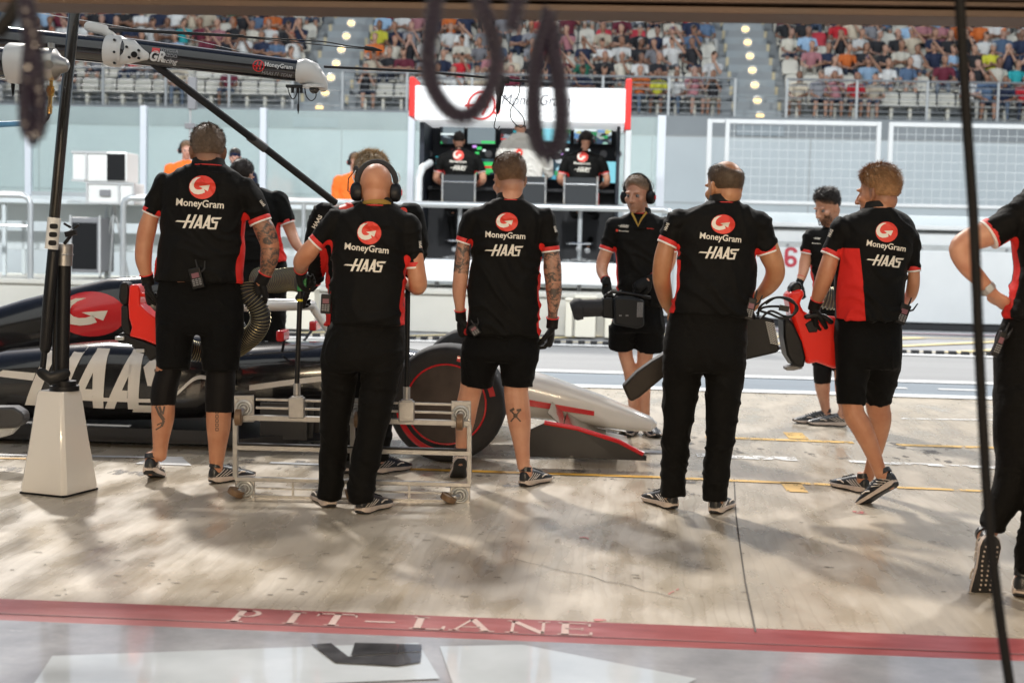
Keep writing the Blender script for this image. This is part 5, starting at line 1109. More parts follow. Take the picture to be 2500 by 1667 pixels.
# --- 2 bald man with headset
P4 = std_person(dict(o=(680, 340), k=1.594, D=7.04, foot=(260, 1450), label='bald man with black headset seen from behind, long black trousers, hands on the pole handles', skin='tan', seed=12, thick=1.0,
    rows=[(252, 322, 432), (264, 292, 462), (282, 246, 494), (305, 214, 515), (340, 204, 522), (380, 202, 514), (430, 201, 504), (480, 202, 499), (540, 205, 494), (600, 208, 491), (650, 210, 490), (690, 210, 490), (722, 214, 492)],
    head=dict(x=380, y=198, do=.03, yaw=2, pitch=12, hs=1.05, neck=(384, 262, .0), nr=.064),
    arms=[dict(c=[(212, 315, 40), (160, 385, 37), (120, 435, 37), (92, 472, 34, .05), (88, 492, 29, .14), (86, 508, 22, .24)], h=((0, .7, -.5), (.9, .1, -.4), 1), glove=True, curl=1.0),
          dict(c=[(520, 330, 42), (532, 430, 39), (536, 510, 38), (543, 568, 36, .02), (528, 572, 28, .15), (508, 562, 22, .26)], h=((-.3, .8, 0), (-.8, 0, -.3), -1), curl=1.0)],
    sleeves=[[(220, 318, 48), (186, 362, 42), (148, 402, 34, 0)], [(508, 335, 46), (524, 420, 40), (531, 492, 34, 0)]], armpit=[(200, 415), (504, 470)], panel=(455, 700, -8, 21),
    prow=[(700, 212, 492), (740, 186, 494), (800, 172, 494), (850, 166, 492), (900, 166, 484)], hipy=800, legy=1390, pants='trousers',
    plegs=[[(240, 860, 76), (233, 960, 68), (224, 1060, 63), (216, 1150, 57), (211, 1250, 53), (206, 1330, 50), (200, 1396, 49)], [(404, 860, 82), (392, 960, 74), (374, 1060, 66), (357, 1150, 61), (343, 1230, 57), (328, 1310, 56), (322, 1370, 53), (322, 1412, 52)]],
    legs=[[(245, 820, 60), (224, 1060, 45), (211, 1250, 38), (202, 1380, 26)], [(400, 820, 60), (374, 1060, 45), (343, 1230, 38), (322, 1390, 26)]],
    shoes=[dict(heel=(205, 1436), yaw=-22, s=.97), dict(heel=(312, 1461), yaw=26, s=.97)], logo=((353, 365, 94, 90), (343, 428, 172, -6), (336, 492, 166, -1))))
headset(P4.t, P4.F, mic=-1)
P4.radio(186, 640, 40, 90, 2, -.02)
g = Geo(); nb = P4.pt(384, 258); g.tube([nb+rt*.07*math.cos(a)+fh*.065*math.sin(a)+UP*(-.012-.02*math.sin(a)+.012) for a in [PI+PI*i/14 for i in range(15)]], .006, 6, flat=2.2); build(g, 'lanyard', mat('yellow black lanyard', (.28, .16, .02), .6), P4.t)
# --- 3 short haired man, tattooed arms
P3 = std_person(dict(o=(1080, 340), k=1.594, D=7.84, foot=(260, 1350), label='short-haired man with both arms tattooed, black shorts, just right of the trolley', skin='fair', seed=23, thick=1.05,
    rows=[(230, 210, 320), (244, 182, 342), (260, 142, 374), (282, 112, 400), (315, 104, 412), (360, 106, 396), (410, 110, 386), (460, 112, 384), (520, 108, 383), (580, 103, 383), (640, 101, 381), (700, 97, 379), (762, 93, 378)],
    head=dict(x=260, y=160, do=.03, yaw=24, pitch=14, hs=1.10, neck=(264, 240, .0), nr=.062, hair=('short', 'brown', .012, .011, 3600, .35, 8), stub='scalp'),
    arms=[dict(c=[(112, 310, 36), (84, 400, 33), (78, 460, 35), (73, 520, 34), (66, 590, 28), (68, 650, 20), (72, 692, 17, .02)], h=((.05, .25, -1), (.8, .5, 0), 1), glove=True, curl=.8, size=.95),
          dict(c=[(412, 320, 38), (424, 430, 36), (428, 500, 36), (432, 555, 33), (434, 610, 30), (430, 670, 20), (428, 722, 17, .02)], h=((-.1, .1, -1), (-.95, .15, 0), -1), glove=True, curl=.75, size=1.02, spread=.5)],
    sleeves=[[(122, 312, 46), (98, 352, 37), (82, 396, 29, 0)], [(396, 316, 50), (412, 370, 41), (420, 430, 35, 0)]], armpit=[(110, 398), (386, 412)], panel=(450, 672, -8, 20),
    ink=[(0, 0, 3, .075), (1, 0, 3, .075), (1, 3, 6, .075)], prow=[(740, 96, 380), (780, 80, 381), (820, 70, 380), (862, 68, 376)], pants='shorts', hipy=800, legy=1290,
    plegs=[[(145, 835, 77), (137, 900, 70), (132, 956, 64)], [(300, 835, 78), (294, 905, 68), (291, 964, 61)]],
    legs=[[(148, 800, 60), (114, 960, 45), (98, 1030, 43), (88, 1100, 38), (78, 1170, 27), (72, 1236, 22)], [(300, 800, 62), (287, 960, 49), (292, 1030, 49), (300, 1100, 46), (308, 1185, 33), (317, 1275, 25)]],
    shoes=[dict(toe=(62, 1318), yaw=-6, lift=32), dict(heel=(310, 1353), yaw=32, s=.97)], logo=((251, 322, 86, 74), (245, 377, 156, -3), (240, 433, 152, 1))))
P3.radio(126, 742, 34, 52, -35, -.15)
# --- 4 balding man
P5 = std_person(dict(o=(1480, 340), k=1.594, D=7.2, foot=(340, 1455), label='balding man in black shirt and trousers seen from behind, arms bent forward', skin='olive', seed=34, thick=1.02, ex=2.4,
    rows=[(238, 408, 508), (252, 375, 535), (268, 325, 575), (288, 280, 606), (315, 262, 622), (350, 262, 612), (400, 272, 592), (450, 279, 584), (510, 281, 578), (570, 272, 573), (630, 255, 567), (680, 243, 563)],
    head=dict(x=460, y=190, do=.03, yaw=28, pitch=8, hs=1.09, neck=(458, 250, .0), nr=.062, hair=('bald', 'stub', .006, .006, 3400, .25, 14), beard=.6, stub='beard'),
    arms=[dict(c=[(262, 320, 42), (238, 400, 38), (224, 460, 38), (215, 530, 36, .02), (222, 580, 34, .08), (236, 635, 27, .14), (252, 665, 20, .2)], h=((.6, .6, -.4), (.6, -.3, -.6), 1), curl=.8),
          dict(c=[(600, 330, 44), (635, 440, 43), (655, 490, 39), (656, 530, 38, .03), (632, 572, 32, .1), (596, 606, 22, .2)], h=((-.6, .6, -.3), (-.6, -.4, -.4), -1), curl=.8)],
    sleeves=[[(282, 320, 54), (260, 360, 46), (240, 402, 40, 0)], [(592, 330, 54), (610, 380, 48), (628, 434, 43, 0)]], armpit=[(272, 425), (588, 440)], panel=(470, 690, 6, 24),
    prow=[(672, 244, 562), (730, 234, 556), (800, 224, 550), (860, 220, 544), (905, 220, 538)], hipy=800, legy=1380, pants='trousers',
    plegs=[[(300, 860, 80), (292, 960, 74), (283, 1060, 65), (273, 1150, 58), (266, 1240, 53), (260, 1320, 50), (256, 1384, 52)], [(462, 860, 82), (459, 960, 74), (452, 1060, 65), (446, 1150, 60), (436, 1240, 55), (428, 1320, 51), (424, 1404, 51)]],
    legs=[[(305, 820, 60), (283, 1060, 45), (266, 1240, 38), (258, 1370, 26)], [(455, 820, 60), (452, 1060, 45), (436, 1240, 38), (424, 1385, 26)]],
    shoes=[dict(heel=(266, 1442), yaw=-26, s=.97), dict(heel=(418, 1461), yaw=24, s=.97)], logo=((455, 331, 93, 76), (445, 386, 162, -6), (439, 443, 160, -1))))
P5.radio(560, 660, 34, 100, 12, -.06)
# --- 5 sandy haired man walking
P7 = std_person(dict(o=(1900, 340), k=1.594, D=7.55, foot=(360, 1420), label='sandy-haired man in mid stride holding a red fan at the right', skin='tan', seed=45, thick=1.25, ex=2.2,
    rows=[(266, 338, 444), (280, 312, 476), (298, 268, 508), (325, 238, 532), (365, 232, 540), (410, 232, 528), (460, 228, 512), (520, 226, 500), (580, 224, 492), (640, 222, 490), (702, 222, 490)],
    head=dict(x=390, y=212, do=.03, yaw=46, pitch=6, hs=1.12, neck=(392, 276, .0), nr=.06, hair=('short', 'ginger', .017, .022, 5600, .35, 31), stub='scalp'),
    arms=[dict(c=[(238, 360, 42), (208, 450, 36), (190, 510, 35), (168, 575, 32, .04), (152, 620, 25, .08), (140, 650, 20, .1)], h=((.0, .25, -1), (.9, .3, 0), 1), glove=True, curl=1.0, size=1.05),
          dict(c=[(522, 390, 34), (528, 500, 26), (526, 560, 25), (518, 600, 24, .05), (506, 620, 22, .16), (492, 628, 18, .24)], h=((-.4, .7, -.3), (-.6, -.3, -.5), -1), curl=.6)],
    sleeves=[[(252, 356, 56), (228, 400, 46), (205, 446, 38, 0)], [(510, 388, 44), (522, 450, 33), (528, 506, 26, 0)]], armpit=[(240, 430)], panel=(425, 700, 40, 34),
    prow=[(690, 222, 490), (740, 221, 489), (800, 221, 486), (860, 222, 480), (890, 224, 474)], pants='shorts', hipy=820, legy=1310,
    plegs=[[(292, 870, 68), (286, 950, 61), (281, 1034, 55)], [(402, 860, 78), (396, 940, 67), (389, 1018, 54)]],
    legs=[[(290, 830, 55), (288, 1040, 44), (322, 1115, 43), (352, 1180, 36), (378, 1245, 29), (398, 1300, 25)], [(390, 830, 60), (387, 1025, 48), (398, 1090, 43), (386, 1180, 32), (366, 1260, 25), (350, 1315, 22)]],
    shoes=[dict(toe=(345, 1418), yaw=-40, lift=34, s=.97), dict(heel=(345, 1380), yaw=-28, s=.97)], logo=((422, 361, 86, 80), (420, 418, 154, -9), (416, 474, 146, -4), -8)))
P7.radio(484, 680, 40, 92, 18, -.1)
# --- 6 person at the right edge
P8 = std_person(dict(o=(2200, 440), k=1.48, D=5.75, foot=(400, 1500), label='person at the right edge, hand on hip, one foot on its toe, grey wristwatch', skin='fair', seed=56, thick=1.05,
    rows=[(-10, 545, 640), (10, 500, 690), (35, 452, 735), (70, 415, 765), (120, 400, 778), (180, 398, 775), (240, 405, 770), (310, 414, 764), (370, 406, 756), (430, 395, 750), (500, 374, 752)],
    head=dict(x=592, y=-115, do=.03, yaw=5, pitch=5, hs=1.05, neck=(592, 0, .0), nr=.06, hair=('short', 'dark', .012, .012, 2400, .4, 77)),
    arms=[dict(c=[(430, 130, 58), (320, 190, 48), (250, 215, 44), (210, 250, 38), (240, 310, 36), (290, 365, 28, .01), (325, 405, 24, .02)], h=((.75, .15, -.55), (.3, .35, .7), -1), curl=.35, size=1.05, thumb=.1, spread=.5),
          dict(c=[(760, 130, 58), (800, 250, 48), (820, 360, 40), (800, 460, 30, .05), (770, 520, 25, .1)], h=((-.2, .2, -1), (-.9, 0, 0), -1), curl=.5)],
    sleeves=[[(440, 120, 66), (380, 160, 60), (322, 194, 55, 0)], [(750, 130, 66), (780, 200, 56), (795, 245, 52, 0)]], armpit=[(395, 225), (375, 215)], panel=(215, 500, 2, 20),
    prow=[(490, 374, 752), (560, 352, 758), (640, 340, 762), (720, 336, 762), (800, 336, 756)], hipy=700, legy=1400, pants='trousers',
    plegs=[[(440, 760, 104), (428, 880, 92), (418, 1000, 80), (396, 1110, 66), (350, 1200, 54), (322, 1262, 46)], [(640, 760, 110), (600, 950, 96), (540, 1150, 84), (500, 1300, 78), (478, 1425, 72)]],
    legs=[[(440, 760, 80), (418, 1000, 58), (350, 1200, 42), (322, 1262, 32)], [(640, 760, 80), (540, 1150, 58), (478, 1420, 34)]],
    shoes=[dict(toe=(300, 1490), yaw=2, lift=72, s=1.04), dict(heel=(430, 1512), yaw=30, s=1.0)]))
g = Geo(); c = P8.pt(310, 390, .015); d = (P8.pt(325, 405, .02)-P8.pt(290, 365, .01)).normalized(); g.tube([c-d*.012, c+d*.012], [.034, .034], 24); ws = build(g, 'watch', mat('grey watch strap', (.33, .32, .31), .6), P8.t)
g = Geo(); g.box(c-fh*.034, (.03, .008, .028), Matrix.Rotation(R(-42), 3, fh)); build(g, 'watch_face', M_STEEL, ws, bevel=.003)
a8 = [c for c in P8.t.children if c.name.startswith('shoe')][0]
so8 = [c for c in a8.children if c.name.startswith('sole')][0]; f8 = fh; f2_ = f8*math.cos(R(72))-UP*math.sin(R(72)); f2_ = (Matrix.Rotation(R(-2), 3, 'Z') @ f2_); r8 = (Matrix.Rotation(R(-2), 3, 'Z') @ fh).cross(UP); u8 = r8.cross(f2_); o8 = P8.gr(300, 1490)-f2_*.235*1.04
g = Geo()
for i in range(12):
    for j in (-1, 0, 1):
        if j == 0 and i > 8: continue
        y_ = .03+.021*i; x_ = j*(.022+.004*math.sin(i*.6)); g.box(o8+(r8*x_+f2_*y_-u8*.0015)*1.04, (.006, .006, .006), Matrix((r8, f2_, u8)).transposed())
build(g, 'tread', M_SOLE, a8, smooth=False)
P8.radio(352, 590, 26, 110, 20, -.05)
# --- 7 camera operator, facing us
P6 = std_person(dict(o=(1480, 340), k=1.594, D=9.9, foot=(125, 1165), label='man with headset facing the garage, holding a black box with long barrel', skin='fair', seed=67, thick=1.0,
    rows=[(284, 98, 172), (296, 70, 200), (314, 38, 232), (340, 26, 242), (380, 30, 232), (450, 35, 224), (520, 38, 221), (590, 40, 224), (650, 34, 226)],
    head=dict(x=122, y=219, do=-.02, yaw=-28, pitch=6, hs=1.06, neck=(134, 292, .0), nr=.06, face=True, facing=-fh, hair=('short', 'greybrown', .013, .012, 2400, .5, 81), stub='beard'),
    arms=[dict(c=[(25, 350, 34), (2, 430, 27), (-14, 480, 25), (-16, 515, 22, -.04), (-4, 545, 17, -.12), (2, 560, 15, -.16)], h=((.15, -.2, -1), (.7, .6, 0), -1), glove=True, curl=.8),
          dict(c=[(240, 350, 36), (250, 440, 27), (235, 500, 25), (205, 530, 20, -.1), (172, 545, 16, -.18)], h=((-.8, -.25, -.45), (-.1, .7, -.6), 1), glove=True, curl=.7)],
    sleeves=[[(38, 345, 44), (16, 390, 34), (2, 428, 29, 0)], [(228, 345, 44), (244, 390, 36), (250, 435, 31, 0)]], armpit=[(34, 420), (230, 420)], panel=(425, 650, 0, 26),
    prow=[(640, 36, 226), (680, 28, 228), (720, 18, 228), (750, 12, 226)], pants='shorts', hipy=700, legy=1140,
    plegs=[[(62, 730, 56), (60, 775, 53), (58, 814, 50)], [(172, 730, 58), (170, 775, 56), (168, 820, 55)]],
    legs=[[(64, 700, 45), (74, 830, 29), (92, 900, 27), (104, 1000, 22), (110, 1110, 17)], [(170, 700, 45), (152, 830, 32), (148, 910, 29), (150, 1000, 22), (152, 1120, 17)]],
    shoes=[dict(heel=(112, 1140), yaw=200), dict(heel=(156, 1142), yaw=170)]))
headset(P6.t, P6.F, mic=0)
P6.decal(HAAS, 68, 338, 44, M_PRINT, 'chest_lettering', P6.shirt, -3); P6.decal(DISC, 42, 355, 5, M_DISC, 'chest_emblem', P6.shirt, 0); P6.decal(text2d('MoneyGram', .02), 68, 358, 38, M_PRINT, 'chest_lettering', P6.shirt, -4); P6.decal(text2d('MoneyGram', .02), 172, 348, 28, M_DISC, 'chest_lettering', P6.shirt, -4)
g = Geo(); g.tube([P6.pt(100, 288, -.10), P6.pt(112, 312, -.135), P6.pt(124, 338, -.145), P6.pt(136, 312, -.135), P6.pt(156, 285, -.1)], .006, 6, flat=1.8); build(g, 'lanyard', mat('yellow lanyard', (.45, .27, .04), .6), P6.t)
# --- 8 bearded man with the second red fan
P9 = std_person(dict(o=(1900, 340), k=1.594, D=10.9, foot=(180, 1110), label='bearded dark-haired man looking down, black knee sleeve, standing beyond the walking man', skin='fair', seed=78, thick=1.0,
    rows=[(344, 172, 236), (356, 140, 262), (376, 110, 282), (400, 103, 290), (440, 112, 284), (500, 128, 276), (560, 138, 272), (620, 142, 274), (680, 142, 278)],
    head=dict(x=192, y=266, do=-.02, yaw=-58, pitch=22, hs=1.06, neck=(208, 350, .0), nr=.055, face=True, facing=-fh, hair=('short', 'dark', .020, .02, 3200, .5, 91), beard=1.2, stub='beard'),
    arms=[dict(c=[(122, 385, 28), (112, 440, 23), (104, 480, 23), (96, 520, 19, -.03), (84, 555, 15, -.05)], h=((-.3, -.1, -1), (.8, .2, 0), 1), glove=True, curl=.9, size=.95),
          dict(c=[(278, 400, 28), (290, 480, 24), (270, 550, 20, -.08), (240, 600, 15, -.16)], h=((-.8, -.4, -.3), (0, .4, -.8), -1), glove=True, curl=.8)],
    sleeves=[[(128, 385, 36), (118, 415, 30), (112, 440, 26, 0)], [(270, 395, 36), (284, 440, 30), (288, 470, 27, 0)]], armpit=[(130, 440)], panel=(440, 690, 0, 24),
    prow=[(672, 140, 280), (720, 134, 284), (770, 132, 284), (800, 134, 282)], pants='shorts', hipy=760, legy=1060,
    plegs=[[(172, 780, 42), (172, 830, 40), (172, 880, 39)], [(240, 780, 46), (245, 850, 44), (246, 900, 42)]], ksl=[[(172, 860, 36), (172, 900, 37), (172, 948, 33)], None],
    legs=[[(172, 760, 36), (172, 900, 30), (172, 960, 30), (178, 1010, 22), (184, 1045, 18)], [(240, 760, 38), (246, 900, 30), (250, 980, 28), (254, 1050, 18)]],
    shoes=[dict(heel=(204, 1106), yaw=-96, s=1.0), dict(heel=(268, 1118), yaw=-80)]))
P9.decal(HAAS, 150, 386, 30, M_PRINT, 'chest_lettering', P9.shirt, -3); P9.decal(text2d('MoneyGram', .02), 148, 406, 34, M_PRINT, 'chest_lettering', P9.shirt, -4)
# --- 9 young man beyond the car
P2 = std_person(dict(o=(500, 350), k=3.137, D=10.9, foot=(400, 2042), label='dark-haired young man behind the car cockpit, partly hidden by the tallest man', skin='fair', seed=89, thick=1.0,
    rows=[(336, 300, 432), (356, 250, 490), (385, 205, 550), (430, 185, 590), (500, 190, 596), (600, 196, 584), (700, 190, 580), (800, 185, 596), (900, 182, 625)],
    head=dict(x=288, y=262, do=.02, yaw=-22, pitch=12, hs=1.02, neck=(352, 350, .0), nr=.055, hair=('short', 'dark', .014, .012, 2200, .4, 66), stub='scalp'),
    arms=[dict(c=[(215, 430, 66), (165, 600, 52), (150, 760, 46), (170, 900, 34, .1), (230, 960, 26, .2)], h=((.6, .5, -.3), (.2, -.6, -.5), 1), curl=.8),
          dict(c=[(572, 440, 66), (632, 600, 50), (665, 690, 44), (700, 770, 40, -.05), (750, 830, 30, -.12), (800, 880, 25, -.18)], h=((.6, -.2, -.6), (-.3, -.3, -.6), -1), glove=True, curl=.9)],
    sleeves=[[(225, 430, 80), (190, 510, 66), (165, 590, 58, 0)], [(560, 440, 82), (600, 520, 68), (632, 604, 57, 0)]], armpit=[(585, 620), (200, 620)], panel=(600, 900, -14, 34),
    prow=[(880, 184, 625), (960, 180, 635), (1060, 180, 635), (1140, 186, 628)], hipy=1000, legy=1980, pants='trousers',
    plegs=[[(300, 1080, 118), (300, 1400, 96), (300, 1700, 80), (300, 1960, 72)], [(512, 1080, 120), (520, 1400, 98), (524, 1700, 80), (524, 1960, 72)]],
    legs=[[(300, 1040, 90), (300, 1500, 65), (300, 1950, 40)], [(512, 1040, 90), (520, 1500, 65), (524, 1950, 40)]],
    shoes=[dict(heel=(290, 2040), yaw=-20), dict(heel=(520, 2040), yaw=20)]))
# --- 10 blond man in race suit behind the bald man
P10 = std_person(dict(o=(500, 350), k=3.137, D=8.15, foot=(1230, 2532), label='blond man in black race suit hidden behind the bald man with the headset', skin='pink', seed=91, thick=1.15,
    rows=[(438, 1170, 1410), (462, 1090, 1470), (495, 960, 1560), (540, 890, 1610), (620, 880, 1600), (740, 905, 1560), (900, 930, 1530), (1100, 930, 1520), (1250, 930, 1530), (1400, 925, 1530)],
    head=dict(x=1275, y=285, do=.02, yaw=4, pitch=6, hs=1.08, neck=(1285, 450, .0), nr=.062, hair=('short', 'blond', .026, .026, 5200, .4, 44)),
    arms=[dict(c=[(900, 560, 95), (850, 720, 80), (845, 860, 74), (850, 980, 60, .05), (840, 1060, 42, .1), (820, 1090, 34, .12)], h=((-.6, .2, -.5), (.4, .3, -.8), 1), glove=True, curl=1.0, size=1.05),
          dict(c=[(1590, 570, 95), (1620, 760, 80), (1600, 920, 70, .08), (1500, 1040, 40, .3)], h=((-.6, .6, 0), (0, 0, -1), -1), glove=True, curl=.8)],
    sleeves=[[(915, 560, 108), (862, 720, 92), (852, 860, 84), (856, 980, 68, .05), (842, 1050, 56, .1)], [(1570, 560, 108), (1618, 760, 90), (1600, 920, 78, .08), (1530, 1010, 58, .24)]], armpit=[(925, 640)], panel=(800, 1400, 10, 30), trim=False, top='race_suit', wr=.009,
    prow=[(1380, 922, 1532), (1500, 915, 1540), (1650, 915, 1530), (1720, 920, 1520)], hipy=1600, legy=2450, pants='trousers',
    plegs=[[(1080, 1640, 160), (1085, 1900, 128), (1090, 2200, 108), (1095, 2430, 96)], [(1370, 1640, 160), (1350, 1900, 128), (1330, 2200, 108), (1318, 2430, 96)]],
    legs=[[(1080, 1600, 110), (1090, 2000, 85), (1095, 2420, 50)], [(1370, 1600, 110), (1340, 2000, 85), (1318, 2420, 50)]],
    shoes=[dict(heel=(1100, 2535), yaw=-10), dict(heel=(1290, 2535), yaw=40)]))
P10.decal(DISC, 1085, 500, 58, M_DISC, 'back_emblem', P10.shirt, 0); P10.decal(DISC, 1520, 520, 30, M_DISC, 'shoulder_emblem', P10.shirt, 0)
P10.decal(text2d('HAAS', .03), 860, 600, 110, M_PRINT, 'sleeve_lettering', P10.shirt, 60)
# sleeve lettering on the front row
for p, lst in ((P1, ((575, 345, 26, -50),)), (P4, ((552, 410, 26, -86),)), (P3, ((440, 350, 24, -72),)), (P5, ((235, 340, 30, 66),)), (P7, ((203, 365, 30, 66),))):
    for x, y, w_, rot in lst: p.decal(text2d('HAAS', .03), x, y, w_, M_PRINT, 'sleeve_lettering', p.shirt, rot, 1.4, bvh=p.sbvh)
# calf tattoos
def tattoo(p, polys, x, y, w_, rot=0, hs=1.0):
    co = vco(p.bo.data)+np.array(p.base); bv = BVHTree.FromPolygons([Vector(c) for c in co], [tuple(q.vertices) for q in p.bo.data.polygons]); p.decal(polys2d(polys), x, y, w_, M_INK, 'tattoo', p.bo, rot, hs, .0012, bvh=bv)
tattoo(P3, [stroke((-.4, -.5), (.45, .5), .13), stroke((.45, -.5), (-.4, .45), .13), stroke((-.45, .38), (-.1, .6), .22), stroke((.1, .45), (.5, .5), .2), stroke((-.12, .1), (.14, -.1), .3)], 284, 1075, 46)
tattoo(P1, [stroke((-.4, .9), (-.1, .2), .2), stroke((-.1, .9), (.1, .3), .22), stroke((.35, .9), (.2, .2), .16), stroke((-.1, .3), (.3, -.3), .3), stroke((.3, -.3), (.1, -.8), .22), stroke((.1, -.8), (-.4, -1.1), .12), stroke((.1, -.5), (-.3, -.7), .1)], 178, 1175, 46)
bl = [stroke((-.6, .95), (.0, .95), .12), stroke((-.5, .75), (-.1, .8), .14)]
for k in range(5): yy = .6-.38*k; bl += [stroke((.12, yy), (.12, yy-.26), .07), stroke((.1, yy), (.36, yy), .07), stroke((.1, yy-.24), (.36, yy-.24), .07), stroke((.34, yy), (.34, yy-.26), .07)]
tattoo(P1, bl, 388, 1178, 44)
# ---------------------------------------------------------------- people at the gantry desk (picture units of 2352 px)
KD = .9408
def desk_man(x, sp):
    Y = 21.42; s = dict(o=(0, 0), k=KD, D=Y, foot=WY(x, 600, Y), skin='fair', thick=1.0, ex=2.3, hipy=470, legy=600, vox=.009, trim=True); s.update(sp); s['foot'] = Vector((s['foot'].x, Y, zf)); return std_person(s)
for cx_, lab, hr, sd, off, hx in ((1056, 'seated man at the left desk position of the gantry, black team shirt', 'dark', 5, 0, -2), (1341, 'seated man at the right desk position of the gantry, black team shirt', 'dark', 6, 4, 5)):
    X = lambda v: cx_+v
    p = desk_man(cx_, dict(label=lab, seed=sd, rows=[(342+off, X(-12), X(12)), (346+off, X(-22), X(22)), (352+off, X(-38), X(38)), (362+off, X(-45), X(45)), (380+off, X(-42), X(42)), (400+off, X(-36), X(36)), (425+off, X(-33), X(33)), (452+off, X(-34), X(34)), (478, X(-36), X(36))],
        head=dict(x=X(hx), y=325+off-(6 if off else 0), do=.05, yaw=6-off*4, pitch=10, hs=1.04, neck=(X(0), 344+off, 0), nr=.055, hair=('short', hr, .016, .012, 900, .5, sd)),
        arms=[dict(c=[(X(-42), 368+off, 10), (X(-50), 392+off, 8), (X(-54), 410+off, 8, .02), (X(-40), 422+off, 6, .25)], h=((.4, .9, 0), (0, 0, -1), 1), curl=.3), dict(c=[(X(42), 368+off, 10), (X(50), 392+off, 8), (X(53), 414+off, 8, .02), (X(40), 424+off, 6, .25)], h=((-.4, .9, 0), (0, 0, -1), -1), curl=.3)],
        sleeves=[[(X(-38), 366+off, 12), (X(-46), 380+off, 10.5), (X(-50), 394+off, 9.5)], [(X(38), 366+off, 12), (X(46), 380+off, 10.5), (X(50), 394+off, 9.5)]], armpit=[(X(-38), 398+off), (X(38), 398+off)], panel=(400+off, 480, 0, 34),
        prow=[(468, X(-34), X(34)), (476, X(-36), X(36)), (486, X(-34), X(34))], plegs=[[(X(-16), 482, 12), (X(-20), 488, 11, .3), (X(-18), 520, 8, .42), (X(-12), 560, 7, .3)], [(X(16), 482, 12), (X(26), 492, 11, .3), (X(22), 530, 8, .42), (X(10), 566, 7, .2)]],
        legs=[[(X(-16), 482, 9), (X(-20), 488, 8, .3), (X(-18), 520, 6, .42), (X(-12), 560, 5, .3)], [(X(16), 482, 9), (X(26), 492, 8, .3), (X(22), 530, 6, .42), (X(10), 566, 5, .2)]],
        logo=((X(-3), 357+off, 25, 24), (X(-4), 372+off, 38, -2), (X(-3), 386+off, 38, -1))))
    for fx_, fy_ in ((X(-12), 572), (X(8), 576)):
        c = W(fx_/KD, fy_/KD, 21.25); g = Geo(); g.ell(c, (.045, .13, .04)); build(g, 'shoe', mat('pale trainers', (.5, .5, .5), .6), p.t)
    if sd == 6: headset(p.t, p.F, mic=0)
p = desk_man(1196, dict(label='person in white hooded top leaning at the middle of the gantry desk', seed=8, top='hooded_top', tmat=M_WHITEC, trim=False, collar=False, wr=.012,
    rows=[(310, 1182, 1212), (318, 1164, 1232), (332, 1152, 1246), (350, 1152, 1248), (375, 1160, 1244), (400, 1168, 1246), (430, 1172, 1250)], fold=[(1196, 318, 26, 13, .0)],
    head=dict(x=1196, y=296, do=.12, yaw=0, pitch=35, hs=1.05, neck=(1196, 312, .06), nr=.06, hair=('short', 'dark', .02, .012, 700, .4, 9)),
    arms=[dict(c=[(1158, 336, 13), (1150, 360, 11), (1158, 385, 9, .2)]), dict(c=[(1240, 340, 13), (1258, 372, 11), (1262, 400, 9, .1)], h=((-.3, .9, 0), (0, 0, -1), -1))],
    sleeves=[[(1162, 336, 15), (1152, 358, 13), (1158, 385, 11, .2)], [(1236, 340, 15), (1256, 372, 13), (1262, 404, 10, .1)]], 
    prow=[(425, 1172, 1248), (445, 1170, 1250), (470, 1172, 1248)], plegs=[[(1190, 465, 16), (1188, 520, 12), (1186, 580, 9)], [(1232, 465, 16), (1232, 520, 12), (1234, 580, 9)]], legs=[[(1190, 465, 12), (1186, 580, 6)], [(1232, 465, 12), (1234, 580, 6)]]))
p.decal(DISC, 1191, 351, 10, M_DISC, 'back_emblem', p.shirt, 0); p.decal(GARROW, 1191, 351, 10, M_PRINT, 'emblem_arrow', p.shirt, 0, 1, .012)
# ---------------------------------------------------------------- marshals on the platform
def marshal(cx_, hy, col, lab, sd, hr='brown', yaw=0, lean=0):
    X = lambda v: cx_+v; Yv = 21.7
    return std_person(dict(o=(0, 0), k=KD, D=Yv, foot=Vector((WY(cx_, 500, Yv).x, Yv, ZP)), label=lab, skin='pink', seed=sd, thick=1.15, hipy=460, legy=640, vox=.009, tmat=col, trim=False, collar=False, top='overalls', wr=.008,
        rows=[(hy+25, X(-10), X(12)), (hy+29, X(-24), X(26)), (hy+35, X(-38), X(38)), (hy+48, X(-42), X(42)), (hy+75, X(-36), X(36)), (hy+110, X(-34), X(34))],
        head=dict(x=X(0), y=hy, do=-.03, yaw=yaw, pitch=12, hs=1.05, neck=(X(0), hy+24, 0), nr=.056, face=True, facing=-fh, hair=('short', hr, .014, .012, 700, .4, sd)),
        arms=[dict(c=[(X(-38), hy+44, 12), (X(-44), hy+75, 10), (X(-36), hy+105, 8, -.15)], h=((.3, -.4, -.6), (.6, 0, 0), -1)), dict(c=[(X(38), hy+44, 12), (X(44), hy+75, 10), (X(36), hy+105, 8, -.15)], h=((-.3, -.4, -.6), (-.6, 0, 0), 1))],
        sleeves=[[(X(-36), hy+44, 14), (X(-43), hy+75, 12), (X(-37), hy+102, 10, -.14)], [(X(36), hy+44, 14), (X(43), hy+75, 12), (X(37), hy+102, 10, -.14)]],
        prow=[(hy+106, X(-34), X(34)), (hy+130, X(-36), X(36)), (hy+150, X(-34), X(34))], plegs=[[(X(-16), hy+145, 17), (X(-17), hy+220, 13), (X(-18), hy+290, 11)], [(X(16), hy+145, 17), (X(17), hy+220, 13), (X(18), hy+290, 11)]],
        legs=[[(X(-16), hy+145, 12), (X(-18), hy+290, 7)], [(X(16), hy+145, 12), (X(18), hy+290, 7)]]))
m1 = marshal(428, 345, M_ORANGE, 'marshal in orange overalls and headset beyond the tallest man, left of his head', 61, 'brown', 20); headset(m1.t, m1.F, mic=0)
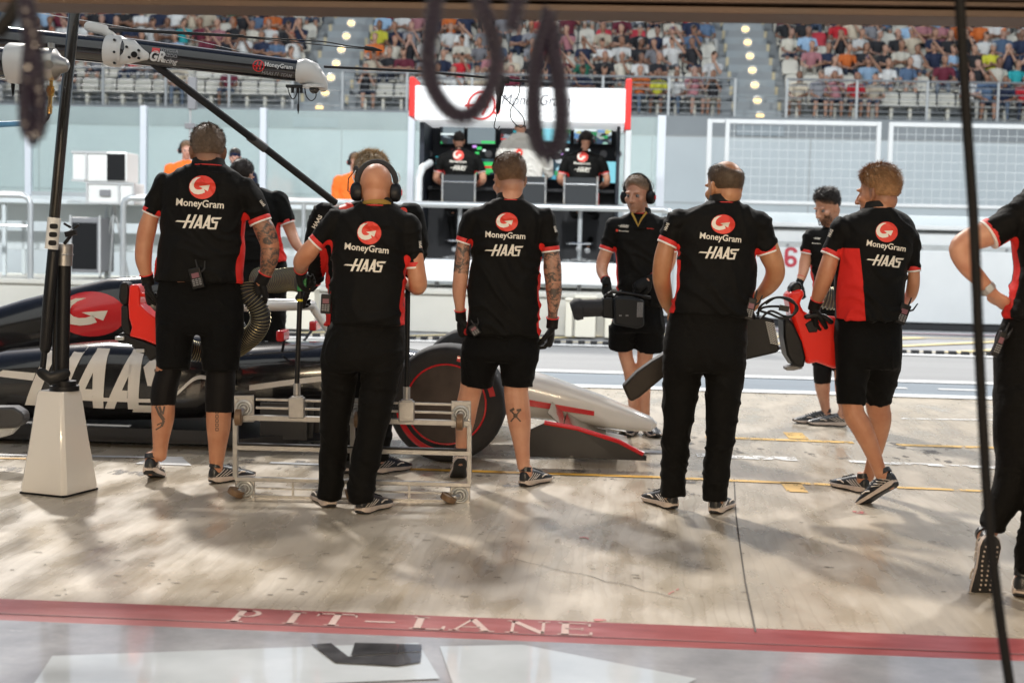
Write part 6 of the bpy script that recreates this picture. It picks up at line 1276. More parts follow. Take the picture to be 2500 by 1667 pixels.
m2 = marshal(540, 362, M_NAVYC if 'M_NAVYC' in globals() else cloth('navy jacket', (.014, .018, .035), .8), 'man in dark navy balaclava just right of the tallest man\'s head', 62, 'dark', 10)
g = Geo(); F_ = m2.F; g.ell(F_.p(0, -.016, .045), (.084*1.05, .104*1.05, .09*1.05), F_.m, 18); g.ell(F_.p(0, -.03, -.04), (.074, .075, .1), F_.m, 16); build(g, 'balaclava', cloth('navy knit', (.012, .017, .04), .9), m2.t)
m3 = marshal(815, 372, M_ORANGE, 'marshal in orange overalls leaning behind the blond man', 63, 'brown', 35); headset(m3.t, m3.F, mic=0)
# ================================================================ racing car
M_CARB = mat('gloss black bodywork', (.013, .013, .014), .18, coat=.6); M_CARW = mat('cream white bodywork', (.74, .70, .64), .22, coat=.5); M_CARR = mat('red bodywork', (.60, .02, .025), .22, coat=.5); M_CF = mat('carbon floor', (.02, .02, .022), .4)
M_TYRE = mat('tyre rubber', (.022, .021, .021), .75, bump=.2, bscale=50, var=.2, vscale=9)
cw = WD(1030, 920, 8.72); CY = cw.y+.80; CX = cw.x; CO = Vector((CX, CY, 0))
CAR = empty('racing_car', CO, 'black, white and red single-seater racing car passing behind the crew, nose to the right', 'racing car')
def cp(x, y, z): return Vector((CX+x, CY+y, z))
def sec(x, hw, z0, z1, n=24, ex=3.0, cy=0): return [cp(x, cy+hw*math.copysign(abs(math.cos(a))**(2/ex), math.cos(a)), (z0+z1)/2+(z1-z0)/2*math.copysign(abs(math.sin(a))**(2/ex), math.sin(a))) for a in [2*PI*j/n for j in range(n)]]
g = Geo(); g.loft([sec(-2.2, .34, .12, .60), sec(-1.7, .38, .12, .60), sec(-1.25, .36, .13, .64), sec(-.9, .31, .16, .65), sec(-.4, .26, .19, .62), sec(.05, .22, .21, .56), sec(.12, .215, .215, .555)]); build(g, 'chassis', M_CARB, CAR)
g = Geo(); g.loft([sec(.12, .216, .214, .556), sec(.35, .20, .19, .53), sec(.65, .17, .16, .44), sec(.95, .14, .13, .34), sec(1.15, .115, .11, .26), sec(1.28, .08, .11, .205), sec(1.32, .02, .145, .17)]); ns = build(g, 'nose', M_CARW, CAR)
g = Geo()
for s in (-1, 1): g.add([cp(.2, s*.213, .36), cp(.9, s*.151, .25), cp(.9, s*.153, .22), cp(.2, s*.217, .31)], [(0, 1, 2, 3)])
build(g, 'red_flash', M_CARR, ns, smooth=False)
g = Geo(); g.loft([sec(-1.98, .11, .72, 1.05, ex=2.4), sec(-2.05, .14, .55, 1.065, ex=2.4), sec(-2.4, .17, .45, 1.04, ex=2.2), sec(-3.0, .15, .40, .88, ex=2.2), sec(-3.6, .11, .38, .68, ex=2.2), sec(-4.2, .06, .36, .5, ex=2.2)]); ec = build(g, 'engine_cover', M_CARB, CAR)
g = Geo(); g.add([cp(-2.42+.21*p[0]-.15, -.001, 0)+Vector((0, 0, 0)) for p in []], []); 
pts = []
for (u, v) in DISC[0]:
    x = -2.48+.24*u; z = .80+.15*v; hwz = np.interp(-x, [2.05, 2.4, 3.0], [.14, .17, .15]); zz0 = np.interp(-x, [2.05, 2.4, 3], [.55, .45, .40]); zz1 = np.interp(-x, [2.05, 2.4, 3], [1.065, 1.04, .88]); q = min(1, abs((z-(zz0+zz1)/2)/((zz1-zz0)/2))); y = -hwz*max(.02, (1-q**2.2))**(1/2.2)-.006; pts.append(cp(x, y, z))
g.add(pts, DISC[1]); em = build(g, 'side_emblem', M_CARR, ec)
g = Geo(); g.add([p+Vector((0, -.006, 0)) for p in [cp(-2.48+.24*u*.9, -.172, .80+.14*v*.9) for u, v in GARROW[0]]], GARROW[1]); build(g, 'emblem_arrow', M_PRINT, em, smooth=False)
g = Geo(); g.b2(cp(-2.04, -.004, 1.0), cp(-2.1, .004, 1.09)); g.cyl(cp(-1.975, 0, .93), cp(-1.965, 0, .93), .085, n=20); build(g, 'air_intake', M_BLACK, ec)
for s in (-1, 1):
    g = Geo(); g.loft([sec(-1.45, .16, .30, .60, cy=s*.50), sec(-1.6, .24, .18, .64, cy=s*.50), sec(-2.2, .26, .14, .66, cy=s*.48), sec(-2.9, .24, .13, .58, cy=s*.42), sec(-3.5, .16, .13, .42, cy=s*.32), sec(-3.9, .08, .15, .3, cy=s*.25)]); sp_ = build(g, 'sidepod', M_CARB, CAR)
    g = Geo(); g.loft([sec(-1.438, .13, .36, .56, cy=s*.50), sec(-1.449, .13, .36, .56, cy=s*.50)]); build(g, 'sidepod_inlet', M_BLACK, sp_)
    if s < 0:
        g = Geo(); v, f = subdiv2d(HAAS, .06); P = []
        for a, b_ in v:
            x = -2.28+a*1.30; z = .42+b_*1.45; P.append((x, z))
        def podside(x, z):
            c = np.interp(-x, [1.6, 2.2, 2.9, 3.5], [.50, .48, .42, .32]); h = np.interp(-x, [1.45, 1.6, 2.2, 2.9, 3.5], [.16, .24, .26, .24, .16]); z0 = np.interp(-x, [1.45, 1.6, 2.2, 2.9, 3.5], [.3, .18, .14, .13, .13]); z1 = np.interp(-x, [1.45, 1.6, 2.2, 2.9, 3.5], [.6, .64, .66, .58, .42]); q = min(1, abs((z-(z0+z1)/2)/((z1-z0)/2))); return -(c+h*max(.02, 1-q**3)**(1/3))-.006
        g.add([cp(x, podside(x, z), z) for x, z in P], f); build(g, 'side_lettering', M_CARW, sp_, angle=0)
        g = Geo(); rr = [[cp(x, podside(x, zc+dz)-.001, zc+dz) for dz in (-.012, .012)] for x, zc in [(-1.47-.02*i, .30+.16*math.exp(-((i-5)/7)**2)) for i in range(60)]]
        g.loft(rr, closed=False); build(g, 'pinstripe', M_CARW, sp_, angle=0)
# cream stripe along the chassis side
g = Geo(); rr = []
for i in range(24):
    x = -1.35+i*.06; hw = np.interp(x, [-1.7, -1.25, -.9, -.4, .05], [.38, .36, .31, .26, .22]); z = .36+.10*math.sin(i/23*2.2); rr.append([cp(x, -hw-.004, z-.018), cp(x, -hw-.004, z+.018)])
g.loft(rr, closed=False); build(g, 'chassis_stripe', M_CARW, CAR, angle=0)
g = Geo(); rg = []
for i in range(24): t = i/23; rg.append([cp(-1.95+.9*(t if t < .5 else 1-t)*2*.5+.0, 0, 0)]*1)
hp = [cp(-1.95, s_*.24, .70) for s_ in (1,)]; arc = [cp(-1.98, .22, .68), cp(-1.85, .27, .82), cp(-1.5, .28, .875), cp(-1.15, .18, .89), cp(-1.02, 0, .89), cp(-1.15, -.18, .89), cp(-1.5, -.28, .875), cp(-1.85, -.27, .82), cp(-1.98, -.22, .68)]
A_ = [Vector(q) for q in cat([tuple(v) for v in arc], 5)]; g = Geo(); g.tube(A_, .032, 12); g.tube([cp(-1.02, 0, .885), cp(-.86, 0, .66)], [.028, .022], 10); build(g, 'halo', M_CARW, CAR)
g = Geo(); g.ell(cp(-1.62, 0, .72), (.145, .125, .15), None, 24); hl = build(g, 'helmet', M_CARW, CAR); g = Geo(); g.ell(cp(-1.585, 0, .735), (.118, .115, .05), None, 20); build(g, 'visor', M_BLACK, hl)
for s in (-1, 1):
    g = Geo(); g.box(cp(-1.1, s*.52, .72), (.05, .18, .07)); mr_ = build(g, 'mirror', M_CARR, CAR, bevel=.012); g = Geo(); g.cyl(cp(-1.1, s*.46, .70), cp(-1.15, s*.30, .60), .009, n=8); build(g, 'mirror_stalk', M_CF, mr_)
g = Geo(); g.loft([[cp(x, -hw, z0), cp(x, hw, z0), cp(x, hw, z1), cp(x, -hw, z1)] for x, hw, z0, z1 in ((-.75, .38, .05, .08), (-1.0, .62, .045, .10), (-1.3, .76, .04, .08), (-3.0, .78, .035, .07), (-3.5, .52, .04, .08), (-4.0, .48, .15, .2))]); fl_ = build(g, 'floor', M_CF, CAR, smooth=False)
for s in (-1, 1): g = Geo(); g.b2(cp(-3.0, s*.775, .07), cp(-1.35, s*.79, .13)); build(g, 'floor_edge', M_CF, fl_, smooth=False)
g = Geo()
for k in range(4): g.b2(cp(-1.15-.02*k, -.35-.1*k, .07), cp(-.85-.02*k, -.343-.1*k, .30))
build(g, 'floor_fence', M_CF, fl_, smooth=False)
def wheel(x, y, w_, s, rear=False):
    g = Geo(); c = cp(x, y, .36); n = 48; prof = [(-.5, .245), (-.52, .29), (-.5, .335), (-.40, .355), (-.2, .36), (.2, .36), (.40, .355), (.5, .335), (.52, .29), (.5, .245)]; rg = []
    for o_, r in prof: rg.append([c+Vector((r*math.cos(a), o_*w_, r*math.sin(a))) for a in [2*PI*j/n for j in range(n)]])
    g.loft(rg, caps=False); 
    tw = build(g, 'wheel', M_TYRE, CAR, angle=50)
    g = Geo(); rg = []
    for o_, r in ((-.50, .243), (-.47, .235), (-.42, .16), (-.44, .06), (-.46, .03)): rg.append([c+Vector((r*math.cos(a), o_*w_*(1), r*math.sin(a))) for a in [2*PI*j/n for j in range(n)]])
    for o_, r in ((.46, .03), (.44, .06), (.42, .16), (.47, .235), (.50, .243)): rg.append([c+Vector((r*math.cos(a), o_*w_, r*math.sin(a))) for a in [2*PI*j/n for j in range(n)]])
    g.loft(rg); build(g, 'rim', mat('dark rim cover', (.05, .035, .03), .4, .3, var=.3, vscale=8), tw, angle=50)
    for sd in (-1, 1):
        for (a0, a1) in ((.2, 1.35), (PI+.2, PI+1.35)):
            g = Geo(); rg = []
            for i in range(17): a = a0+(a1-a0)*i/16; rg.append([c+Vector((r*math.cos(a), sd*(.523*w_+.001 if r < .3 else .508*w_+.002), r*math.sin(a))) for r in (.272, .290, .306)])
            g.loft(rg, closed=False); build(g, 'red_sidewall_mark', M_CARR, tw, angle=0)
    g = Geo(); g.torus(c+Vector((0, -.505*w_, 0)), (0, 1, 0), .243, .006, 48, 6); build(g, 'rim_ring', M_CARR, tw); return tw
for s in (-1, 1): wheel(0, s*.80, .30, s); wheel(-3.6, s*.76, .40, s, True)
for s in (-1, 1):
    g = Geo()
    for (x0, z0, x1, z1) in ((-.35, .5, -.03, .5), (.08, .52, .02, .5), (-.4, .25, -.02, .22), (.1, .27, .02, .22), (-.12, .48, -.03, .24)): g.tube([cp(x0, s*.22, z0), cp(x1, s*.66, z1)], .014, 8, flat=.45)
    build(g, 'wishbone', M_CF, CAR)
    g = Geo()
    for (x0, z0) in ((-3.3, .45), (-3.75, .42), (-3.3, .2), (-3.7, .2)): g.tube([cp(x0, s*.15, z0), cp(-3.6, s*.58, z0*.9+.03)], .014, 8, flat=.45)
    build(g, 'rear_wishbone', M_CF, CAR)
g = Geo()
for k, (xo, zo, ch, m_) in enumerate(((1.12, .085, .22, 0), (.98, .12, .16, 1), (.86, .165, .14, 1), (.75, .215, .13, 1))):
    for s in (-1, 1):
        g.loft([[cp(xo-ch*.0+dx, s*y, zo+dz+z2) for dx, dz in ((.0, 0), (-ch*.3, .012), (-ch, .035+.02*k), (-ch, .029+.02*k), (-ch*.3, .002))] for y, z2 in ((.10, -.0), (.5, .0), (.95, .02))], m=m_)
fw_ = build(g, 'front_wing', [M_CARW, M_CARB], CAR, angle=30)
for s in (-1, 1): g = Geo(); g.loft([[cp(x, s*.955, .06), cp(x, s*.97, .06), cp(x, s*.985, zt_), cp(x, s*.97, zt_)] for x, zt_ in ((1.22, .09), (1.05, .17), (.8, .24), (.6, .27), (.5, .22))]); ep = build(g, 'endplate', M_CF, fw_, smooth=False); g = Geo(); g.tube([cp(x, s*.98, z) for x, z in ((1.2, .10), (1.05, .172), (.8, .242), (.6, .272))], .014, 8); build(g, 'red_edge', M_CARR, ep)
g = Geo(); g.loft([[cp(-4.35+dx, y, .80+dz) for dx, dz in ((.25, 0), (.1, -.03), (-.1, .03), (-.1, .05), (.1, -.01))] for y in (-.5, .5)]); g.loft([[cp(-4.45+dx, y, .90+dz) for dx, dz in ((.1, 0), (-.05, .06), (-.06, .08), (.05, .02))] for y in (-.5, .5)]); rw = build(g, 'rear_wing', M_CARB, CAR, angle=30)
g = Geo()
for s in (-1, 1): g.b2(cp(-4.6, s*.5, .35), cp(-4.0, s*.512, .95))
build(g, 'rear_endplate', M_CARB, rw, smooth=False)

# ================================================================ trolley frame standing on its side
DT = 7.32
def w2(x, y, do=0): return WD(x, y, DT+do)
def mt(px): return px/3267*DT
TR = empty('trolley', GD(815, 1150), 'bare aluminium four-castor trolley frame standing on its long side behind the bald man', 'trolley')
def bar(g, x0, y0, x1, y1, th, dep=.03, do=0):
    a = w2(x0, y0, do); b_ = w2(x1, y1, do); d = (b_-a).normalized(); n = fh.cross(d).normalized(); t = mt(th)*.62; vs = []
    for q in (a, b_):
        for s1, s2 in ((-1, -1), (1, -1), (1, 1), (-1, 1)): vs.append(q+n*t*s1+fh*dep/2*s2)
    g.add(vs, [(0, 1, 2, 3), (7, 6, 5, 4), (0, 4, 5, 1), (1, 5, 6, 2), (2, 6, 7, 3), (3, 7, 4, 0)])
SL = .0238*.9
def yy(y, x): return y+(x-560)*SL*1.25
g = Geo()
for (y, th) in ((958, 10), (1027, 9), (1099, 8)): bar(g, 540, yy(y, 540), 1082, yy(y, 1082), th, .035)
for x in (541, 810, 1078): bar(g, x, yy(962, x), x, yy(1096, x), 9, .034)
build(g, 'frame', M_ALU, TR, smooth=False, bevel=.003)
g = Geo()
for (y, th) in ((916, 4), (935, 4), (1119, 3.5), (1138, 6)): bar(g, 588, yy(y, 588), 1042, yy(y, 1042), th, .015)
for x in (673, 940): bar(g, x, yy(1101, x), x, yy(1138, x), 4, .012)
build(g, 'thin_rail', M_ALU, TR, smooth=False)
g = Geo(); bar(g, 548, yy(1019, 548), 1072, yy(1019, 1072), 3, .04); build(g, 'rubber_strip', M_BLACK, TR, smooth=False)
M_WHL = mat('brown castor tread', (.16, .095, .05), .5)
def castor(x, y, wx, wy, wa, plate=True):
    g = Geo(); p = w2(x, y); 
    if plate: bar(g, x-22, y, x+24, y, 50, .012, .015)
    c_ = build(g, 'castor', M_ALU, TR, smooth=False, bevel=.004)
    g = Geo(); g.torus(p-fh*.0, fh, mt(17), mt(3.2), 30, 8); g.torus(p-fh*.006, fh, mt(11), mt(1.8), 24, 6); build(g, 'bearing_ring', M_STEEL, c_)
    g = Geo(); g.cyl(p-fh*.03, p+fh*.004, mt(6), n=16); 
    for sx in (-17, 18):
        for sy in (-19, 19): q = w2(x+sx, y+sy); g.cyl(q-fh*.008, q+fh*.01, mt(2.2), n=8)
    build(g, 'bolt', M_GALV, c_)
    g = Geo(); q = w2(x+wx, y+wy, -.045); ax = rt*math.cos(R(wa))+UP*math.sin(R(wa)); g.tube([q-ax*.004-ax*.014, q-ax*.014, q+ax*.014, q+ax*.018], [mt(15), mt(19), mt(19), mt(15)], 28); build(g, 'castor_wheel', M_WHL, c_)
    g = Geo(); g.tube([p-fh*.005, p-fh*.03+(q-p)*.4, q-fh*.0], [mt(9), mt(7), mt(5)], 10); build(g, 'fork', M_ALU, c_)
for a in ((560, 938, -12, 20, 0), (1058, 951, -2, 18, 0), (818, 945, 4, 18, 0), (562, 1122, -20, 8, 65), (1056, 1137, -26, 6, 65), (818, 1128, -14, 6, 20)): castor(*a)
def tpole(x0, y0, x1, y1, grip):
    g = Geo(); bar(g, x0-18, y0+52, x0+18, y0+52, 38, .05, -.012); bar(g, x0-13, y0+30, x0+14, y0+30, 8, .045, -.012); b_ = build(g, 'pole_bracket', M_ALU, TR, smooth=False, bevel=.005)
    g = Geo(); g.cyl(w2(x0, y0+33), w2(x0, y0-4), mt(8.5), n=16); build(g, 'pole_socket', M_ALU, b_)
    g = Geo(); g.cyl(w2(x0, y0), w2(x1, y1), mt(6), n=16); pl_ = build(g, 'pole', M_BLACK, TR)
    if grip:
        g = Geo(); g.cyl(w2(x1-1, y1+42), w2(x1, y1), mt(7.5), n=16); g.b2(w2(x1+6, y1+34), w2(x1+12, y1+14)+Vector((0, .02, 0))); build(g, 'green_grip', mat('green grip', (.02, .20, .05), .4), pl_)
        g = Geo(); g.cyl(w2(x0+7.0, 692), w2(x0+7.2, 687), mt(6.6), n=16); build(g, 'yellow_band', mat('yellow tape', (.7, .6, .04), .5), pl_)
tpole(682, 884, 691, 626, True); tpole(934, 892, 937, 645, False)

# ================================================================ pedestal, poles and overhead booms
PD = GD(116, 1138); PDd = (PD-CAMP).dot(fh)
def wq(x, y, do=0): return WD(x, y, PDd+do)
def mq(px): return px/3267*PDd
PE = empty('pedestal_crane', (PD.x, PD.y, 0), 'gantry stand on a white tapered pedestal with black carbon poles at the left', 'stand')
g = Geo(); zt_ = wq(140, 902).z; n = 4; rm = R(28); rg = []
for z, r in ((.012, mq(84)), (.03, mq(86)), (zt_*.5, mq(67)), (zt_-.02, mq(50)), (zt_, mq(46))):
    ring = []
    for k in range(4):
        for da in (-.09, 0, .09): a = rm+k*PI/2+da; ring.append(Vector((PD.x+r*math.cos(a)*(1 if da == 0 else .995), PD.y+.12+r*math.sin(a)*(1 if da == 0 else .995), z)))
    rg.append(ring)
g.loft(rg); build(g, 'pedestal', mat('white glossy shell', (.72, .70, .67), .16, coat=.5), PE, angle=35)
g = Geo(); g.loft([[Vector((PD.x+r*math.cos(rm+k*PI/2), PD.y+.12+r*math.sin(rm+k*PI/2), z)) for k in range(4)] for z, r in ((.001, mq(89)), (.011, mq(89)))]); build(g, 'foot_plate', M_BLACK, PE, smooth=False)
g = Geo(); c = wq(148, 897, .12); g.cyl((c.x, c.y, zt_), (c.x, c.y, zt_+.025), mq(34), n=28); g.cyl((c.x, c.y, zt_+.025), (c.x, c.y, zt_+.05), mq(27), n=28); build(g, 'collar_ring', M_BLACK, PE)
g = Geo(); g.cyl(wq(142, 892, .12), wq(148, 560, .12), mq(16), n=22); g.cyl(wq(124, 892, .12), wq(130, 600, .12), mq(6), n=12); build(g, 'lower_pole', M_BLACK, PE)
g = Geo(); g.cyl(wq(147, 610, .12), wq(149, 560, .12), mq(19), n=24); g.torus(wq(148, 585, .12), UP, mq(19.5), mq(2), 24, 6); build(g, 'grey_sleeve', M_ALU, PE)
g = Geo(); g.tube([wq(104, 800, .06), wq(112, 700, .06), wq(124, 575, .06)], [mq(13), mq(14), mq(14)], 20, round_=True); g.cyl(wq(97, 855, .06), wq(104, 795, .06), mq(7), n=14); build(g, 'piston', M_BLACK, PE)
g = Geo(); g.tube([wq(96, 856, .02), wq(116, 870, .02), wq(150, 858, .05)], [mq(12), mq(16), mq(12)], 14, round_=True, flat=.5, upv=fh); build(g, 'link_arm', M_BLACK, PE)
def carbon():
    m, n, b, tc = nodes('carbon fibre tube'); ck = tex(n, 'ShaderNodeTexChecker', mapping(n, tc.outputs['Object'], (1, 1, 1), (0, R(45), 0)), 160); L(n, mixc(n, ck.outputs['Fac'], (.010, .009, .008), (.020, .017, .014)), b.inputs['Base Color']); b.inputs['Roughness'].default_value = .22; b.inputs['Coat Weight'].default_value = .7; return m
M_CARBON = carbon()
g = Geo(); g.tube([wq(124, 508, -.02), wq(146, 270, -.02), wq(172, 22, -.02)], mq(12.5), 28); build(g, 'carbon_tube', M_CARBON, PE)
g = Geo(); g.cyl(wq(118, 572, -.02), wq(125, 500, -.02), mq(15), n=28); ws_ = build(g, 'white_sleeve', mat('white sleeve', (.68, .67, .64), .3), PE)
g = Geo()
for k in range(3): c = wq(118+k*1.6+2, 558-k*19, -.02-mq(15.2)); g.loft([[c+rt*mq(9)*math.copysign(abs(math.cos(a))**.6, math.cos(a))+UP*mq(6)*math.copysign(abs(math.sin(a))**.6, math.sin(a))+fh*q for a in [2*PI*j/20 for j in range(20)]] for q in (-.0005, .006)])
build(g, 'slot', M_BLACK, ws_, smooth=False)
g = Geo(); g.tube([wq(148, 560, .0), wq(160, 545, -.02), wq(166, 528, -.02)], mq(4), 10); g.box(wq(163, 536, -.03), (mq(26), .03, mq(12)), Matrix.Rotation(R(-15), 3, fh)); g.box(wq(155, 518, -.03), (mq(18), .02, mq(5)), Matrix.Rotation(R(30), 3, fh)); g.box(wq(176, 520, -.03), (mq(14), .02, mq(5)), Matrix.Rotation(R(-35), 3, fh)); build(g, 'clamp', M_BLACK, PE, bevel=.003)
g = Geo(); g.cyl(wq(172, 24, -.02), wq(172.4, 15, -.02), mq(15), n=24); build(g, 'top_cap', mat('pale cap', (.6, .58, .55), .5), PE)
# boom
DB = 7.6
def wb(x, y, do=0): return WD(x, y, DB+do)
def mb(px): return px/3267*DB
BO = empty('overhead_boom', wb(290, 120), 'long black overhead boom with white joints and a white dome camera at its tip', 'boom')
M_TUBE = mat('gloss black tube', (.014, .015, .019), .12, coat=.8)
g = Geo(); g.tube([wb(-160, 75), wb(258, 118)], [mb(31), mb(30)], 32); build(g, 'rear_tube', M_TUBE, BO)
g = Geo(); g.tube([wb(258, 114), wb(700, 165)], [mb(30), mb(24)], 36); ft = build(g, 'front_tube', M_TUBE, BO)
bt = BVHTree.FromPolygons([Vector(v.co)+BO.location for v in ft.data.vertices], [tuple(p.vertices) for p in ft.data.polygons])
def btext(sh, x, y, w_, m, rot, hs=1.0, name='boom_lettering'):
    v, f = subdiv2d(sh, .08); ca, sa = math.cos(R(rot)), math.sin(R(rot)); P = []
    for a, b_ in v:
        b_ *= hs; q = wb(x+(a*ca-b_*sa)*w_, y-(a*sa+b_*ca)*w_); d = (q-CAMP).normalized(); h = bt.ray_cast(q-d, d, 2)
        P.append((h[0] if h[0] is not None else q)-d*.003)
    g = Geo(); g.add(P, f); return build(g, name, m, ft, angle=0)
M_LW = mat('white boom print', (.7, .7, .7), .5); M_LG = mat('grey boom print', (.3, .3, .32), .5)
btext(text2d('MoneyGram', .015), 640, 153, 64, M_LW, -7, 1.1); btext(text2d('HAAS F1 TEAM', .005, .25), 636, 171, 70, M_LG, -7, 1.1)
btext(polys2d([stroke((math.cos(a)*.45, math.sin(a)*.45), (math.cos(a+.35)*.45, math.sin(a+.35)*.45), .09) for a in np.arange(0, 6.28, .314)]+[stroke((-.2, -.3), (-.05, .35), .12), stroke((.1, -.3), (.25, .35), .12), stroke((-.5, 0), (.2, 0), .1)]), 594, 152, 28, M_CARR, 0)
btext(text2d('TOYOTA', .02), 389, 117, 42, M_LG, -7); btext(text2d('GAZOO', .02), 388, 128, 38, M_LG, -7); btext(text2d('Racing', .01, .3), 386, 142, 44, M_LW, -8); btext(text2d('GR', .04, .2), 362, 130, 36, M_LW, -7, 1.2); btext(polys2d([[(-.5, -.3), (.5, -.3), (.5, .3), (-.5, .3)]]), 358, 116, 18, M_CARR, -7, name='red_badge')
g = Geo(); g.tube([wb(244, 116), wb(252, 117), wb(276, 119), wb(284, 120)], [mb(33), mb(36), mb(36), mb(32)], 32); g.tube([wb(205, 62), wb(240, 70), wb(262, 88)], [mb(12), mb(12), mb(9)], 12, round_=True, flat=.6, upv=fh); g.tube([wb(276, 118, -.02), wb(305, 120, -.05), wb(332, 128, -.06)], [mb(32), mb(26), mb(12)], 18, round_=True, flat=.5, upv=fh); jt = build(g, 'white_joint', mat('white cast bracket', (.66, .65, .63), .35), BO, bevel=.0)
g = Geo()
for x, y in ((262, 92), (262, 120), (262, 145), (290, 108), (296, 132), (318, 116), (318, 134)): q = wb(x, y, -.085); g.cyl(q, q+fh*.02, mb(3), n=8)
g.cyl(wb(308, 126, -.105), wb(308, 126, -.07), mb(7), n=14); build(g, 'bolt', M_BLACK, jt)
g = Geo(); g.tube([wb(690, 164), wb(697, 165), wb(716, 170), wb(738, 190), wb(742, 200)], [mb(27), mb(30), mb(27), mb(17), mb(12)], 24, round_=True); g.cyl(wb(722, 196), wb(722, 203), mb(27), n=30); ec_ = build(g, 'white_end_cap', MATS['white cast bracket'], BO)
g = Geo(); g.ell(wb(722, 206), (mb(12), mb(12), mb(10)), None, 20); build(g, 'dome_camera', mat('smoked dome', (.03, .03, .035), .08, coat=.8), ec_)
g = Geo()
for pts in (((660, 196), (664, 214), (672, 228), (680, 220), (684, 205)), ((700, 203), (704, 222), (715, 232), (725, 224), (726, 212)), ((684, 200), (686, 225), (685, 262))): g.tube([wb(x, y) for x, y in cat(pts, 4)], mb(1.2), 6)
for x in (672, 684, 692): g.cyl(wb(x, 200), wb(x, 214), mb(3.5), n=10)
g.cyl(wb(685, 240), wb(685, 256), mb(2.4), n=8); g.box(wb(678, 199), (mb(40), .04, mb(6))); build(g, 'dangling_cable', M_BLACKM, BO)
g = Geo(); g.tube([wb(326, 126, -.05), wb(590, 326, .35), wb(770, 466, .75)], mb(9), 18); st_ = build(g, 'diagonal_strut', M_BLACKM, BO); g = Geo(); g.tube([wb(572, 313, .33), wb(610, 342, .38)], mb(11), 18); build(g, 'strut_clamp', mat('grey clamp', (.10, .10, .10), .5, .3), st_)
g = Geo(); g.tube([wb(240, 67), wb(560, 84)], [mb(4), mb(3.4)], 10); g.tube([wb(x, y) for x, y in cat(((556, 84), (640, 90), (740, 96), (800, 106), (860, 112)), 5)], mb(1.5), 6); g.tube([wb(x, y) for x, y in cat(((556, 86), (640, 94), (740, 104), (800, 110), (860, 114)), 5)], mb(1.2), 6); g.tube([wb(838, 111), wb(856, 113), wb(878, 117)], [mb(5), mb(5), mb(1)], 10); build(g, 'upper_rod', M_BLACKM, BO)
g = Geo(); g.tube([wb(744, 154), wb(960, 164), wb(1175, 184)], [mb(3), mb(2.8), mb(2.5)], 10); g.cyl(wb(1130, 181), wb(1170, 185), mb(8), n=14); g.cyl(wb(1170, 185), wb(1215, 188), mb(3), n=10); lr = build(g, 'lower_rod', M_BLACKM, BO)
g = Geo(); g.tube([wb(1150, 184), wb(1147, 214)], [mb(11), mb(9)], 14, round_=True); g.tube([wb(1147, 214), wb(1144, 250), wb(1142, 262)], [mb(6), mb(5.5), mb(2)], 12); build(g, 'cable_connector', M_BLACK, lr)
g = Geo()
for pts in (((1142, 260), (1138, 275), (1135, 292), (1142, 298), (1148, 290)), ((1195, 187), (1192, 215), (1182, 235), (1172, 255), (1175, 275), (1192, 292), (1204, 288), (1200, 268), (1180, 245), (1158, 225), (1150, 212))): g.tube([wb(x, y) for x, y in cat(pts, 5)], mb(1.2), 6)
build(g, 'thin_cable', M_BLACKM, lr)
g = Geo(); g.tube([wb(60, 26), wb(400, 82), wb(720, 158)], mb(.8), 5); build(g, 'pale_wire', M_STEEL, BO)
# valve unit at the left edge
VU = empty('valve_unit', wb(60, 140, -1.1), 'white banded air cylinder with round steel regulator and brass valve at the upper left', 'air valve')
def wv_(x, y, do=0): return WD(x, y, 6.5+do)
mv = lambda px: px/3267*6.5
g = Geo(); g.tube([wv_(-80, 145), wv_(30, 147)], mv(37), 28); build(g, 'black_cylinder', M_TUBE, VU)
g = Geo(); g.tube([wv_(20, 146), wv_(24, 146), wv_(64, 148), wv_(68, 148)], [mv(42), mv(46), mv(46), mv(42)], 32); vb = build(g, 'white_band', MATS['white cast bracket'], VU)
g = Geo(); g.tube([wv_(66, 148), wv_(100, 149)], mv(36), 28); build(g, 'neck', M_TUBE, VU)
g = Geo(); g.tube([wv_(98, 149), wv_(104, 149), wv_(128, 149), wv_(140, 150)], [mv(33), mv(37), mv(36), mv(20)], 30, round_=True); g.cyl(wv_(112, 149, -mv(40)), wv_(112, 149), mv(10), n=16); g.cyl(wv_(118, 110), wv_(118, 100), mv(8), n=12); build(g, 'regulator', mat('cast nickel', (.42, .40, .37), .35, .9), VU)
g = Geo()
for pts, r in ((((118, 186), (118, 200)), 4), (((117, 198), (116, 222)), 8), (((116, 222), (115, 246)), 4.5), (((115, 244), (113, 262)), 6)): g.cyl(wv_(*pts[0]), wv_(*pts[1]), mv(r), n=12)
g.torus(wv_(116, 208, -.015), fh, mv(8), mv(2), 18, 6); build(g, 'brass_valve', mat('brass', (.75, .45, .14), .25, 1.0), VU)
g = Geo(); g.tube([wv_(x, y) for x, y in cat(((113, 262), (108, 274), (95, 285), (80, 290)), 5)], mv(4), 10); 
for x in (30, 48, 58): g.tube([wv_(x, 190), wv_(x, 205), wv_(x-.5, 222)], [mv(5), mv(4), mv(1.5)], 8)
build(g, 'cable_gland', M_BLACK, VU)
g = Geo(); g.cyl(wv_(-40, 286), wv_(8, 286), mv(7), n=12); g.cyl(wv_(8, 286), wv_(52, 284), mv(6.5), n=14); tag(build(g, 'blue_hose', mat('blue hose end', (.07, .22, .42), .35)), 'blue hose end sticking in at the left edge below the regulator', 'hose')
